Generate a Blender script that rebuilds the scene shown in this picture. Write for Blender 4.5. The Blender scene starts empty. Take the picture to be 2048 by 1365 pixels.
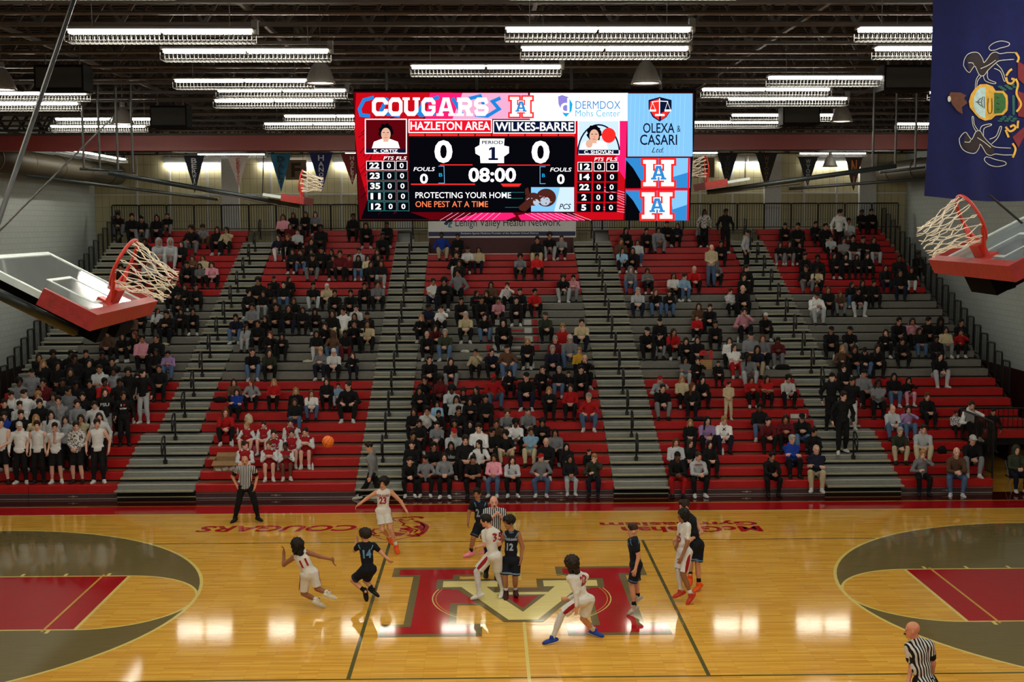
import bpy, bmesh, math, random
import numpy as np
from mathutils import Vector, Matrix
random.seed(7); np.random.seed(7)
SC = bpy.context.scene
COL = SC.collection
# ------------------------------------------------------------------ camera
W, H, F = 2048.0, 1365.0, 2506.69
CAM = np.array([-0.6704, -25.1671, 7.6571])
YAW, PITCH, ROLL = 0.0194062, -0.0934501, -0.0031094
def _rot():
    cy, sy = math.cos(YAW), math.sin(YAW); cp, sp = math.cos(PITCH), math.sin(PITCH)
    fwd = np.array([sy*cp, cy*cp, sp]); right = np.array([cy, -sy, 0.0]); up = np.cross(right, fwd)
    cr, sr = math.cos(ROLL), math.sin(ROLL)
    return np.array([cr*right+sr*up, -sr*right+cr*up, fwd])
RC = _rot()
cam_d = bpy.data.cameras.new('camera'); cam = bpy.data.objects.new('camera', cam_d); COL.objects.link(cam)
cam_d.sensor_fit = 'HORIZONTAL'; cam_d.sensor_width = 36.0; cam_d.lens = F/W*36.0
cam_d.clip_start = 0.1; cam_d.clip_end = 200
m = Matrix.Identity(4)
for i in range(3):
    m[i][0] = RC[0][i]; m[i][1] = RC[1][i]; m[i][2] = -RC[2][i]; m[i][3] = CAM[i]
cam.matrix_world = m
SC.camera = cam
# ------------------------------------------------------------------ world, exposure
wd = bpy.data.worlds.new('world'); SC.world = wd; wd.use_nodes = True
wd.node_tree.nodes['Background'].inputs[0].default_value = (0.02, 0.022, 0.03, 1)
wd.node_tree.nodes['Background'].inputs[1].default_value = 0.3
vs = SC.view_settings
vs.view_transform = 'Standard'; vs.look = 'None'; vs.gamma = 1.0; vs.use_curve_mapping = False
vs.exposure = 0.55
LAMP = 50.0          # radiance of the fluorescent tubes
# ------------------------------------------------------------------ pixel helpers (a pixel gives a direction only)
def ray(u, v):
    return RC.T @ np.array([(u-W/2)/F, -(v-H/2)/F, 1.0])
def onz(u, v, z=0.0):
    d = ray(u, v); return CAM + d*(z-CAM[2])/d[2]
def ony(u, v, y):
    d = ray(u, v); return CAM + d*(y-CAM[1])/d[1]
def onx(u, v, x):
    d = ray(u, v); return CAM + d*(x-CAM[0])/d[0]
def onplane(u, v, p, n):
    d = ray(u, v); return CAM + d*(np.dot(np.array(p)-CAM, n)/np.dot(d, n))
def proj(q):
    c = RC @ (np.array(q)-CAM)
    return W/2+F*c[0]/c[2], H/2-F*c[1]/c[2]
# ------------------------------------------------------------------ materials
MATS = {}
def lin(c):
    return tuple(((x/255.0)/12.92 if x/255.0 <= 0.04045 else ((x/255.0+0.055)/1.055)**2.4) for x in c)
def mat(name, rgb, rough=0.6, metal=0.0, var=0.12, scale=18.0, bump=0.0, emit=0.0, coat=0.0, spec=0.5):
    """procedural material: base colour with noise variation, optional fine relief"""
    if name in MATS: return MATS[name]
    M = bpy.data.materials.new(name); M.use_nodes = True
    nt = M.node_tree; b = nt.nodes['Principled BSDF']
    c = lin(rgb)
    b.inputs['Roughness'].default_value = rough; b.inputs['Metallic'].default_value = metal
    b.inputs['Specular IOR Level'].default_value = spec
    if coat: b.inputs['Coat Weight'].default_value = coat; b.inputs['Coat Roughness'].default_value = 0.1
    if emit:
        b.inputs['Base Color'].default_value = (0, 0, 0, 1)
        b.inputs['Emission Color'].default_value = (*c, 1); b.inputs['Emission Strength'].default_value = emit
        b.inputs['Specular IOR Level'].default_value = 0.0
    else:
        n = nt.nodes.new('ShaderNodeTexNoise'); n.inputs['Scale'].default_value = scale; n.inputs['Detail'].default_value = 3
        tc = nt.nodes.new('ShaderNodeNewGeometry'); nt.links.new(tc.outputs['Position'], n.inputs['Vector'])
        r = nt.nodes.new('ShaderNodeValToRGB')
        r.color_ramp.elements[0].position = 0.3; r.color_ramp.elements[1].position = 0.7
        r.color_ramp.elements[0].color = (*[x*(1-var) for x in c], 1); r.color_ramp.elements[1].color = (*[min(1, x*(1+var)) for x in c], 1)
        nt.links.new(n.outputs['Fac'], r.inputs['Fac']); nt.links.new(r.outputs['Color'], b.inputs['Base Color'])
        if bump:
            bp = nt.nodes.new('ShaderNodeBump'); bp.inputs['Strength'].default_value = bump; bp.inputs['Distance'].default_value = 0.01
            nt.links.new(n.outputs['Fac'], bp.inputs['Height']); nt.links.new(bp.outputs['Normal'], b.inputs['Normal'])
    MATS[name] = M
    return M
def mat_objcol(name, rough=0.85, var=0.13, scale=30.0, kind='cloth'):
    """fabric / hair / skin: the colour is the object's own colour, with weave noise"""
    M = bpy.data.materials.new(name); M.use_nodes = True
    nt = M.node_tree; b = nt.nodes['Principled BSDF']; b.inputs['Roughness'].default_value = rough
    b.inputs['Specular IOR Level'].default_value = 0.3
    oi = nt.nodes.new('ShaderNodeObjectInfo')
    tc = nt.nodes.new('ShaderNodeTexCoord')
    n = nt.nodes.new('ShaderNodeTexNoise'); n.inputs['Scale'].default_value = scale; n.inputs['Detail'].default_value = 4
    nt.links.new(tc.outputs['Object'], n.inputs['Vector'])
    mr = nt.nodes.new('ShaderNodeMapRange'); mr.inputs[3].default_value = 1-var; mr.inputs[4].default_value = 1+var
    nt.links.new(n.outputs['Fac'], mr.inputs[0])
    mx = nt.nodes.new('ShaderNodeMix'); mx.data_type = 'RGBA'; mx.blend_type = 'MULTIPLY'; mx.inputs['Factor'].default_value = 1
    nt.links.new(oi.outputs['Color'], mx.inputs['A']); nt.links.new(mr.outputs[0], mx.inputs['B'])
    out = mx.outputs['Result']
    if kind == 'skin':
        at = nt.nodes.new('ShaderNodeAttribute'); at.attribute_name = 'feat'
        r = nt.nodes.new('ShaderNodeValToRGB'); r.color_ramp.interpolation = 'LINEAR'
        e = r.color_ramp.elements; e[0].color = (1, 1, 1, 1); e[1].position = 1.0; e[1].color = (0.05, 0.03, 0.03, 1)
        k = e.new(0.5); k.color = (0.60, 0.40, 0.38, 1)
        nt.links.new(at.outputs['Fac'], r.inputs['Fac'])
        m2 = nt.nodes.new('ShaderNodeMix'); m2.data_type = 'RGBA'; m2.blend_type = 'MULTIPLY'; m2.inputs['Factor'].default_value = 1
        nt.links.new(out, m2.inputs['A']); nt.links.new(r.outputs['Color'], m2.inputs['B']); out = m2.outputs['Result']
        b.inputs['Roughness'].default_value = 0.55
    nt.links.new(out, b.inputs['Base Color'])
    if kind in ('cloth', 'hair'):
        bp = nt.nodes.new('ShaderNodeBump'); bp.inputs['Strength'].default_value = 0.5; bp.inputs['Distance'].default_value = 0.02
        n2 = nt.nodes.new('ShaderNodeTexNoise'); n2.inputs['Scale'].default_value = 9 if kind == 'cloth' else 60; n2.inputs['Detail'].default_value = 2
        nt.links.new(tc.outputs['Object'], n2.inputs['Vector'])
        nt.links.new(n2.outputs['Fac'], bp.inputs['Height']); nt.links.new(bp.outputs['Normal'], b.inputs['Normal'])
    MATS[name] = M
    return M
M_CLOTH = mat_objcol('fabric'); M_HAIR = mat_objcol('hair', 0.6, 0.4, 60, 'hair'); M_SKIN = mat_objcol('skin', 0.55, 0.08, 20, 'skin')
M_LEATHER = mat_objcol('shoe_leather', 0.5, 0.1, 20, 'shoe')
# ------------------------------------------------------------------ mesh helpers
def link(o, parent=None):
    COL.objects.link(o)
    if parent is not None: o.parent = parent
    return o
def tag(o, label=None, cat=None, group=None, kind=None):
    if label: o['label'] = label
    if cat: o['category'] = cat
    if group: o['group'] = group
    if kind: o['kind'] = kind
    return o
def thing(name, label, cat, loc=(0, 0, 0), rotz=0.0, group=None):
    o = bpy.data.objects.new(name, None); o.empty_display_size = 0.1; link(o)
    o.location = loc; o.rotation_euler = (0, 0, rotz)
    return tag(o, label, cat, group)
class MB:
    """collects simple solids into one mesh"""
    def __init__(s): s.v = []; s.f = []; s.smooth = False
    def add(s, vs, fs):
        o = len(s.v); s.v += [tuple(map(float, p)) for p in vs]; s.f += [tuple(o+i for i in f) for f in fs]; return s
    def box(s, x0, x1, y0, y1, z0, z1):
        return s.add([(x0,y0,z0),(x1,y0,z0),(x1,y1,z0),(x0,y1,z0),(x0,y0,z1),(x1,y0,z1),(x1,y1,z1),(x0,y1,z1)],
                     [(0,3,2,1),(4,5,6,7),(0,1,5,4),(1,2,6,5),(2,3,7,6),(3,0,4,7)])
    def cbox(s, x0, x1, y0, y1, z0, z1, b=0.012):
        """box with chamfered edges along x (top front and back)"""
        p = [(y0, z0), (y1, z0), (y1, z1-b), (y1-b, z1), (y0+b, z1), (y0, z1-b)]
        n = len(p); vs = [(x0, a, c) for a, c in p]+[(x1, a, c) for a, c in p]
        fs = [tuple(range(n))[::1], tuple(range(2*n-1, n-1, -1))]
        fs += [(i, i+n, (i+1) % n+n, (i+1) % n) for i in range(n)]
        return s.add(vs, fs)
    def obox(s, c, ax, ay, az):
        c, ax, ay, az = map(np.array, (c, ax, ay, az)); vs = []
        for k in (-1, 1):
            for (i, j) in ((-1,-1),(1,-1),(1,1),(-1,1)): vs.append(c+i*ax+j*ay+k*az)
        return s.add(vs, [(0,3,2,1),(4,5,6,7),(0,1,5,4),(1,2,6,5),(2,3,7,6),(3,0,4,7)])
    def bar(s, a, b, w, h=None):
        """rectangular bar from a to b"""
        a = np.array(a, float); b = np.array(b, float); d = b-a; L = np.linalg.norm(d); d /= L
        u = np.cross(d, [0, 0, 1.0]); 
        if np.linalg.norm(u) < 1e-3: u = np.array([1.0, 0, 0])
        u /= np.linalg.norm(u); w2 = np.cross(u, d); h = h or w
        return s.obox((a+b)/2, u*w/2, d*L/2, w2*h/2)
    def tube(s, pts, r, n=8, closed=False, caps=True):
        pts = [np.array(p, float) for p in pts]; N = len(pts); rs = r if hasattr(r, '__len__') else [r]*N
        base = len(s.v); prev = None; vs = []
        for i, p in enumerate(pts):
            if closed: t = pts[(i+1) % N]-pts[i-1]
            else: t = pts[min(i+1, N-1)]-pts[max(i-1, 0)]
            t = t/(np.linalg.norm(t)+1e-9)
            if prev is None:
                u = np.cross(t, [0, 0, 1.0])
                if np.linalg.norm(u) < 1e-2: u = np.cross(t, [1.0, 0, 0])
            else: u = prev-t*np.dot(prev, t)
            u /= np.linalg.norm(u); prev = u; w = np.cross(t, u)
            for k in range(n):
                a = 2*math.pi*k/n; vs.append(p+rs[i]*(math.cos(a)*u+math.sin(a)*w))
        fs = []
        for i in range(N if closed else N-1):
            j = (i+1) % N
            for k in range(n):
                k2 = (k+1) % n; fs.append((i*n+k, i*n+k2, j*n+k2, j*n+k))
        if not closed and caps: fs += [tuple(range(n))[::-1], tuple((N-1)*n+k for k in range(n))]
        return s.add(vs, fs)
    def lathe(s, prof, c=(0, 0, 0), n=24):
        vs = []; N = len(prof)
        for r, z in prof:
            for k in range(n):
                a = 2*math.pi*k/n; vs.append((c[0]+r*math.cos(a), c[1]+r*math.sin(a), c[2]+z))
        fs = [(i*n+k, i*n+(k+1) % n, (i+1)*n+(k+1) % n, (i+1)*n+k) for i in range(N-1) for k in range(n)]
        return s.add(vs, fs)
    def mesh(s, name):
        me = bpy.data.meshes.new(name); me.from_pydata(s.v, [], s.f); me.update()
        if s.smooth: me.shade_smooth()
        return me
    def build(s, name, material, parent=None, smooth=False):
        s.smooth = smooth or s.smooth
        me = s.mesh(name); me.materials.append(material)
        return link(bpy.data.objects.new(name, me), parent)
def inst(me, name, parent=None, loc=(0, 0, 0), rot=(0, 0, 0), scale=(1, 1, 1)):
    o = bpy.data.objects.new(name, me); link(o, parent); o.location = loc; o.rotation_euler = rot; o.scale = scale
    return o
def struct(o, label=None):
    o['kind'] = 'structure'
    if label: o['label'] = label
    return o
def fill(pts, holes=()):
    """triangulate a 2-D outline (with holes) -> verts, faces"""
    from mathutils.geometry import tessellate_polygon
    loops = [[Vector((p[0], p[1], 0)) for p in pts]]+[[Vector((p[0], p[1], 0)) for p in h] for h in holes]
    tri = tessellate_polygon(loops); vs = [p for l in loops for p in l]
    out = []
    for t in tri:
        a, b, c = (vs[i] for i in t)
        if (b-a).cross(c-a).z < 0: t = (t[0], t[2], t[1])
        out.append(tuple(t))
    return [(p.x, p.y) for p in vs], out
def stroke(path, w, closed=False):
    """2-D polyline of width w as a list of mitred quads"""
    P = [np.array(p, float) for p in path]; N = len(P); L = []; Rr = []
    for i in range(N):
        if closed: a, b = P[i]-P[i-1], P[(i+1) % N]-P[i]
        else:
            a = P[i]-P[i-1] if i else P[1]-P[0]; b = P[i+1]-P[i] if i < N-1 else a
        a = a/(np.linalg.norm(a)+1e-9); b = b/(np.linalg.norm(b)+1e-9)
        na = np.array([-a[1], a[0]]); nb = np.array([-b[1], b[0]]); mm = na+nb
        k = np.linalg.norm(mm); mm = mm/k if k > 1e-6 else na
        s = 1/max(0.45, float(np.dot(mm, na))); L.append(P[i]+mm*w/2*s); Rr.append(P[i]-mm*w/2*s)
    q = []
    for i in range(N if closed else N-1):
        j = (i+1) % N; q.append([Rr[i], Rr[j], L[j], L[i]])
    return q
def text2d(body, size=1.0, bold=0.0, shear=0.0, space=1.0, align='CENTER'):
    """lettering as 2-D triangles: list of verts (x, y), list of faces"""
    cu = bpy.data.curves.new('lettering', 'FONT'); cu.body = body; cu.size = size; cu.offset = bold; cu.shear = shear
    cu.align_x = align; cu.align_y = 'CENTER'; cu.space_character = space; cu.resolution_u = 3; cu.fill_mode = 'FRONT'
    o = bpy.data.objects.new('lettering', cu); me = o.to_mesh()
    vs = [(v.co.x, v.co.y) for v in me.vertices]; fs = [tuple(p.vertices) for p in me.polygons]
    o.to_mesh_clear(); bpy.data.objects.remove(o); bpy.data.curves.remove(cu)
    if vs:
        n = 0.0
        for f in fs[:40]:
            a, b, c = vs[f[0]], vs[f[1]], vs[f[2]]; n += (b[0]-a[0])*(c[1]-a[1])-(b[1]-a[1])*(c[0]-a[0])
        if n < 0: fs = [f[::-1] for f in fs]
    return vs, fs
def fit(vs, x0, x1, y0, y1):
    """scale lettering to a box"""
    a = np.array(vs); mn = a.min(0); mx = a.max(0)
    a = (a-mn)/(mx-mn); a[:, 0] = x0+a[:, 0]*(x1-x0); a[:, 1] = y0+a[:, 1]*(y1-y0)
    return [tuple(p) for p in a]
# slab-serif block letters on a unit box, drawn as strokes
def block(ch):
    t = 0.24; q = []; lo, hi, l, r = t/2, 1-t/2, t/2, 1-t/2; c = 0.16
    octo = [(l, lo+c), (l+c, lo), (r-c, lo), (r, lo+c), (r, hi-c), (r-c, hi), (l+c, hi), (l, hi-c)]
    def rect(x0, x1, y0, y1): q.append([(x0, y0), (x1, y0), (x1, y1), (x0, y1)])
    if ch == 'O': q += stroke(octo, t, True)
    elif ch == 'C': q += stroke([(r, hi-c-.1), (r, hi-c), (r-c, hi), (l+c, hi), (l, hi-c), (l, lo+c), (l+c, lo), (r-c, lo), (r, lo+c), (r, lo+c+.1)], t)
    elif ch == 'G':
        q += stroke([(r, hi-c-.1), (r, hi-c), (r-c, hi), (l+c, hi), (l, hi-c), (l, lo+c), (l+c, lo), (r-c, lo), (r, lo+c), (r, .5)], t); rect(.52, 1, .38, .56)
    elif ch == 'S': q += stroke([(r, hi-c-.06), (r-c*.6, hi), (l+c, hi), (l, hi-c), (l, .62), (l+c, .5), (r-c, .5), (r, .38), (r, lo+c), (r-c, lo), (l+c*.6, lo), (l, lo+c+.06)], t)
    elif ch == 'U':
        q += stroke([(l+.04, .95), (l+.04, lo+c), (l+c+.04, lo), (r-c-.04, lo), (r-.04, lo+c), (r-.04, .95)], t); rect(-.06, .4, .86, 1); rect(.6, 1.06, .86, 1)
    elif ch == 'A':
        q += stroke([(.14, .05), (.42, .95)], .22); q += stroke([(.58, .95), (.86, .05)], .22); rect(.3, .7, .86, 1); rect(.25, .75, .26, .42)
        rect(-.06, .36, 0, .14); rect(.64, 1.06, 0, .14)
    elif ch == 'R':
        rect(.08, .34, 0, 1); rect(-.06, .46, 0, .14); q += stroke([(.0, hi), (r-c, hi), (r, hi-c), (r, .6), (r-c, .47), (.3, .47)], t)
        q += stroke([(.6, .5), (.84, .06)], .26); rect(.62, 1.06, 0, .14)
    elif ch == 'H':
        for a in (0.0, 0.62): rect(a+.07, a+.31, 0, 1); rect(a-.03, a+.41, 0, .15); rect(a-.03, a+.41, .85, 1)
        rect(.2, .8, .42, .58)
    return q
# ================================================================== room shell
XW = 17.4; YB = 29.0; YF = -31.0; ZC = 11.9
# ---- hardwood floor
def wood_floor():
    M = bpy.data.materials.new('maple_floor'); M.use_nodes = True; nt = M.node_tree; b = nt.nodes['Principled BSDF']
    g = nt.nodes.new('ShaderNodeNewGeometry'); mp = nt.nodes.new('ShaderNodeMapping'); mp.inputs['Scale'].default_value = (1, 1, 1)
    nt.links.new(g.outputs['Position'], mp.inputs['Vector'])
    br = nt.nodes.new('ShaderNodeTexBrick'); br.inputs['Scale'].default_value = 1.0; br.inputs['Brick Width'].default_value = 0.9
    br.inputs['Row Height'].default_value = 0.058; br.inputs['Mortar Size'].default_value = 0.0016; br.inputs['Mortar Smooth'].default_value = 0.3
    br.inputs['Color1'].default_value = (*lin((240, 186, 80)), 1); br.inputs['Color2'].default_value = (*lin((220, 158, 58)), 1)
    br.inputs['Mortar'].default_value = (*lin((150, 98, 30)), 1); br.offset = 0.37
    nt.links.new(mp.outputs['Vector'], br.inputs['Vector'])
    n = nt.nodes.new('ShaderNodeTexNoise'); n.inputs['Scale'].default_value = 1.0; n.inputs['Detail'].default_value = 5
    m2 = nt.nodes.new('ShaderNodeMapping'); m2.inputs['Scale'].default_value = (1.1, 40, 1); nt.links.new(g.outputs['Position'], m2.inputs['Vector'])
    nt.links.new(m2.outputs['Vector'], n.inputs['Vector'])
    mr = nt.nodes.new('ShaderNodeMapRange'); mr.inputs[3].default_value = 0.55; mr.inputs[4].default_value = 1.32
    nt.links.new(n.outputs['Fac'], mr.inputs[0])
    mx = nt.nodes.new('ShaderNodeMix'); mx.data_type = 'RGBA'; mx.blend_type = 'MULTIPLY'; mx.inputs['Factor'].default_value = 1
    nt.links.new(br.outputs['Color'], mx.inputs['A']); nt.links.new(mr.outputs[0], mx.inputs['B'])
    nt.links.new(mx.outputs['Result'], b.inputs['Base Color'])
    b.inputs['Roughness'].default_value = 0.06; b.inputs['Specular IOR Level'].default_value = 0.28
    bp = nt.nodes.new('ShaderNodeBump'); bp.inputs['Strength'].default_value = 0.05; bp.inputs['Distance'].default_value = 0.004
    nt.links.new(n.outputs['Fac'], bp.inputs['Height']); nt.links.new(bp.outputs['Normal'], b.inputs['Normal'])
    MATS['maple_floor'] = M; return M
def paint(name, rgb):
    """gym floor paint: colour over the wood grain, same varnish"""
    M = mat(name, rgb, rough=0.06, var=0.10, scale=6.0, spec=0.28); nt = M.node_tree
    for n in nt.nodes:
        if n.type == 'TEX_NOISE':
            mp = nt.nodes.new('ShaderNodeMapping'); mp.inputs['Scale'].default_value = (0.25, 5, 1)
            src = n.inputs['Vector'].links[0].from_socket; nt.links.new(src, mp.inputs['Vector']); nt.links.new(mp.outputs['Vector'], n.inputs['Vector'])
    return M
M_FLOOR = wood_floor()
floor = struct(MB().box(-XW, XW, YF, YB, -0.3, 0).build('floor', M_FLOOR), 'polished maple basketball court floor')
P_RED = paint('court_red_paint', (172, 20, 30)); P_GREY = paint('court_grey_paint', (116, 102, 66)); P_CREAM = paint('court_cream_line', (226, 204, 120))
P_GOLD = paint('court_gold_line', (214, 164, 70)); P_DARK = paint('court_dark_line', (92, 88, 52)); P_MAROON = paint('court_maroon_stain', (66, 18, 18))
P_PALE = paint('court_pale_yellow', (232, 214, 138))
def flat(name, polys, material, z, parent=floor):
    """flat paint on the floor; polys: outlines in court metres"""
    mb = MB()
    for pl in polys:
        holes = ()
        if isinstance(pl, dict): holes = pl['holes']; pl = pl['o']
        vs, fs = fill(pl, holes); mb.add([(x, y, z) for x, y in vs], fs)
    return mb.build(name, material, parent)
def rect(x0, x1, y0, y1): return [(x0, y0), (x1, y0), (x1, y1), (x0, y1)]
def arc(cx, cy, r, a0, a1, n=48): return [(cx+r*math.cos(math.radians(a0+(a1-a0)*i/n)), cy+r*math.sin(math.radians(a0+(a1-a0)*i/n))) for i in range(n+1)]
XB = 14.325; XK = 12.725; R3 = 6.02; LW = 0.055
flat('border_paint', [rect(-XW, XW, 7.70, 8.62)], P_RED, .0012)
flat('border_paint', [rect(-XW, XW, 8.66, 9.72)], P_MAROON, .0012)
flat('court_line', [rect(-XB, XB, 7.60, 7.68)], P_CREAM, .0020)
flat('court_line', [rect(-3.2, XW, 8.60, 8.67)], P_GOLD, .0020)
flat('court_line', [rect(-15.5, -11.6, 8.60, 8.67)], P_GOLD, .0020)
flat('court_line', [rect(-XB, XB, -7.68, -7.60)], P_CREAM, .0020)
flat('border_paint', [rect(-XW, XW, -8.6, -7.70)], P_RED, .0012)
for s in (-1, 1):
    X = lambda p: [(s*a, b) for a, b in p]
    # arc region facing the centre: a0 = 90 .. 270 about the basket
    flat('key_paint', [X(arc(XK, 0, R3, 90, 270)+[(XB, -R3), (XB, R3)])], P_GREY, .0012)
    flat('free_throw_floor', [X(arc(8.53, 0, 1.83, 90, 270))], M_FLOOR, .0016)
    flat('key_paint', [X(rect(8.53, XB, -1.83, 1.83))], P_RED, .0018)
    flat('court_line', [[tuple(v) for v in q] for q in stroke(X([(XB, R3)]+arc(XK, 0, R3, 90, 270)+[(XB, -R3)]), .07)], P_CREAM, .0024)
    flat('court_line', [[tuple(v) for v in q] for q in stroke(X(arc(8.53, 0, 1.83, 90, 270)), LW)], P_CREAM, .0022)
    flat('court_line', [X(rect(8.50, 8.57, -1.85, 1.85))], P_CREAM, .0026)
    flat('court_line', [X(rect(8.5, XB, 1.80, 1.86)), X(rect(8.5, XB, -1.86, -1.80))], P_CREAM, .0022)
    flat('court_line', [X(rect(9.10, 9.15, -1.95, 1.95))], P_GOLD, .0028)
    for xm in (8.98, 9.92, 10.86, 11.85):
        flat('lane_mark', [X(rect(xm, xm+.07, 1.86, 2.04)), X(rect(xm, xm+.07, -2.04, -1.86))], P_CREAM, .0028)
    flat('volleyball_line', [X(rect(3.02, 3.09, -4.6, 4.6))], P_DARK, .0020)
flat('volleyball_line', [rect(-9.14, 9.14, 4.55, 4.60)], P_DARK, .0018)
flat('volleyball_line', [rect(-9.14, 9.14, -4.62, -4.56)], P_DARK, .0018)
# ---- centre logo: outlined H with an upturned A over it, seen from the far side
def outl(poly, w): return [[tuple(v) for v in q] for q in stroke(poly, w, True)]
for s in (-1, 1):
    half = [(s*a, b) for a, b in [(2.71, 2.2), (2.71, 1.62), (2.24, 1.62), (2.24, -1.78), (2.68, -1.78), (2.68, -2.36), (.88, -2.36), (.88, -1.78), (1.38, -1.78), (1.38, -.45), (0, -.45), (0, .62), (1.38, .62), (1.38, 1.62), (.88, 1.62), (.88, 2.2)]]
    flat('logo_letter', [half], P_RED, .0030)
    flat('logo_outline', [[tuple(v) for v in q] for q in stroke(half[10::-1]+half[:10:-1], .15)], P_GREY, .0034)
Aout = [(-1.72, 1.26), (-1.72, .68), (-1.30, .68), (-.34, -1.55), (.32, -1.55), (1.30, .68), (1.70, .68), (1.72, 1.26), (.42, 1.26), (.42, .68), (.62, .68), (.52, .42), (-.52, .42), (-.62, .68), (-.42, .68), (-.42, 1.26)]
tri = [(-.42, .12), (.42, .12), (0, -.86)]
flat('logo_letter', [Aout], P_PALE, .0040)
flat('logo_letter', [tri], P_RED, .0044)
flat('logo_outline', outl(Aout, .14)+outl(tri, .11), P_GREY, .0048)
flat('centre_circle', [[tuple(v) for v in q] for q in stroke(arc(0, 0, 1.83, 0, 360, 72), .022)], P_CREAM, .0036)
flat('centre_circle', [[tuple(v) for v in q] for q in stroke(arc(0, 0, 1.76, 0, 360, 72), .014)], P_GOLD, .0036)
flat('court_line', [rect(-.03, .03, -7.6, -1.62)], P_CREAM, .0030)
flat('court_line', [rect(-.03, .03, 1.25, 7.6)], P_CREAM, .0030)
# ---- floor lettering (upside down from here) and the cougar head mark
def floortext(name, body, x0, x1, y0, y1, bold=.02, shear=0.0, m=P_RED):
    vs, fs = text2d(body, 1.0, bold, shear); vs = fit(vs, x0, x1, y0, y1)
    vs = [(x0+x1-x, y0+y1-y) for x, y in vs]
    return MB().add([(x, y, .0030) for x, y in vs], fs).build(name, m, floor)
def ftpx(body, u0, u1, v0, v1, bold=.03, shear=0.0):
    um = (u0+u1)/2; y1 = onz(um, v0)[1]; y0 = onz(um, v1)[1]; vm = (v0+v1)/2
    floortext('floor_lettering', body, onz(u0, vm)[0], onz(u1, vm)[0], y0, y1, bold, shear)
ftpx('COUGARS', 395, 712, 1052, 1064, .03, .25); ftpx('McGeehan', 1243, 1524, 1053.5, 1065, .03); ftpx('Gymnasium', 1199, 1515, 1042.5, 1052.5, .03)
def cpx(p): 
    q = onz(730+p[0]/8.967, 1020+p[1]/8.967); return (float(q[0]), float(q[1]))
cat_lines = [([(455, 155), (600, 150), (760, 140), (900, 130), (1000, 135), (1040, 150)], .11), ([(600, 190), (640, 175), (680, 195)], .08), ([(615, 195), (660, 230), (710, 255), (670, 285), (760, 300), (820, 335), (880, 350), (940, 370), (880, 415)], .06), ([(910, 205), (1000, 240), (1090, 285), (1105, 320), (1070, 380), (1010, 435), (960, 450), (900, 430)], .13),
             ([(1000, 240), (1060, 290), (1050, 340), (990, 385)], .05), ([(930, 365), (980, 350)], .05), ([(500, 175), (560, 210), (640, 205), (760, 200), (820, 175), (900, 195)], .035), ([(620, 290), (520, 285), (480, 300)], .03), ([(620, 320), (520, 320), (480, 330)], .03),
             ([(140, 470), (270, 470)], .10), ([(250, 345), (170, 350), (140, 375), (150, 410), (190, 430), (130, 465)], .07), ([(200, 500), (300, 530), (420, 545), (600, 535), (760, 500), (900, 480), (1000, 470)], .035), ([(780, 450), (900, 470), (990, 475)], .10), ([(300, 420), (250, 412)], .04)]
cat_fill = [[(860, 315), (920, 290), (985, 285), (990, 255), (1050, 300), (1045, 340), (1000, 380), (975, 345), (900, 325)], [(620, 330), (780, 325), (830, 350), (870, 375), (830, 420), (790, 440), (800, 400), (760, 380), (640, 360)], [(600, 385), (640, 362), (660, 385), (720, 395), (770, 395), (740, 412), (650, 400)],
            [(500, 400), (640, 415), (740, 430), (640, 470), (540, 475), (500, 440)], [(740, 460), (800, 440), (930, 480), (820, 482)], [(805, 175), (850, 155), (890, 170), (850, 178)], [(960, 150), (1010, 125), (1058, 150), (1030, 165), (990, 158)]]
for pth, w_ in cat_lines: flat('floor_emblem', [[tuple(v) for v in q] for q in stroke([cpx(p) for p in pth], w_)], P_RED, .0030)
for pl in cat_fill: flat('floor_emblem', [[cpx(p) for p in pl]], P_RED, .0034)
# ---- walls
def block_wall(name, rgb, bw=0.4, bh=0.2, axis='x', mort=.012, dark=0.8, maroon=None):
    M = bpy.data.materials.new(name); M.use_nodes = True; nt = M.node_tree; b = nt.nodes['Principled BSDF']; b.inputs['Roughness'].default_value = .7
    g = nt.nodes.new('ShaderNodeNewGeometry'); sp = nt.nodes.new('ShaderNodeSeparateXYZ'); cb = nt.nodes.new('ShaderNodeCombineXYZ')
    nt.links.new(g.outputs['Position'], sp.inputs[0]); nt.links.new(sp.outputs['Y' if axis == 'x' else 'X'], cb.inputs['X']); nt.links.new(sp.outputs['Z'], cb.inputs['Y'])
    br = nt.nodes.new('ShaderNodeTexBrick'); br.inputs['Scale'].default_value = 1; br.inputs['Brick Width'].default_value = bw; br.inputs['Row Height'].default_value = bh
    br.inputs['Mortar Size'].default_value = mort; c = lin(rgb)
    br.inputs['Color1'].default_value = (*c, 1); br.inputs['Color2'].default_value = (*[x*.95 for x in c], 1); br.inputs['Mortar'].default_value = (*[x*dark for x in c], 1)
    nt.links.new(cb.outputs[0], br.inputs['Vector'])
    nt.links.new(br.outputs['Color'], b.inputs['Base Color'])
    bp = nt.nodes.new('ShaderNodeBump'); bp.inputs['Strength'].default_value = .4; bp.inputs['Distance'].default_value = .006; bp.invert = True
    nt.links.new(br.outputs['Fac'], bp.inputs['Height']); nt.links.new(bp.outputs['Normal'], b.inputs['Normal'])
    return M
M_BLOCK = block_wall('white_block_wall', (196, 205, 202), axis='x')
M_PANEL = block_wall('tan_grid_panel', (196, 188, 150), .30, .60, 'y', .008, .45)
M_PANEL.node_tree.nodes['Brick Texture'].offset = 0.0
M_MAROON = mat('maroon_pad', (58, 16, 18), .6, var=.15)
struct(MB().box(-XW-.3, -XW, YF, YB, 0, ZC).build('wall_left', M_BLOCK), 'white painted block wall')
struct(MB().box(XW, XW+.3, YF, YB, 0, ZC).build('wall_right', M_BLOCK), 'white painted block wall')
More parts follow.
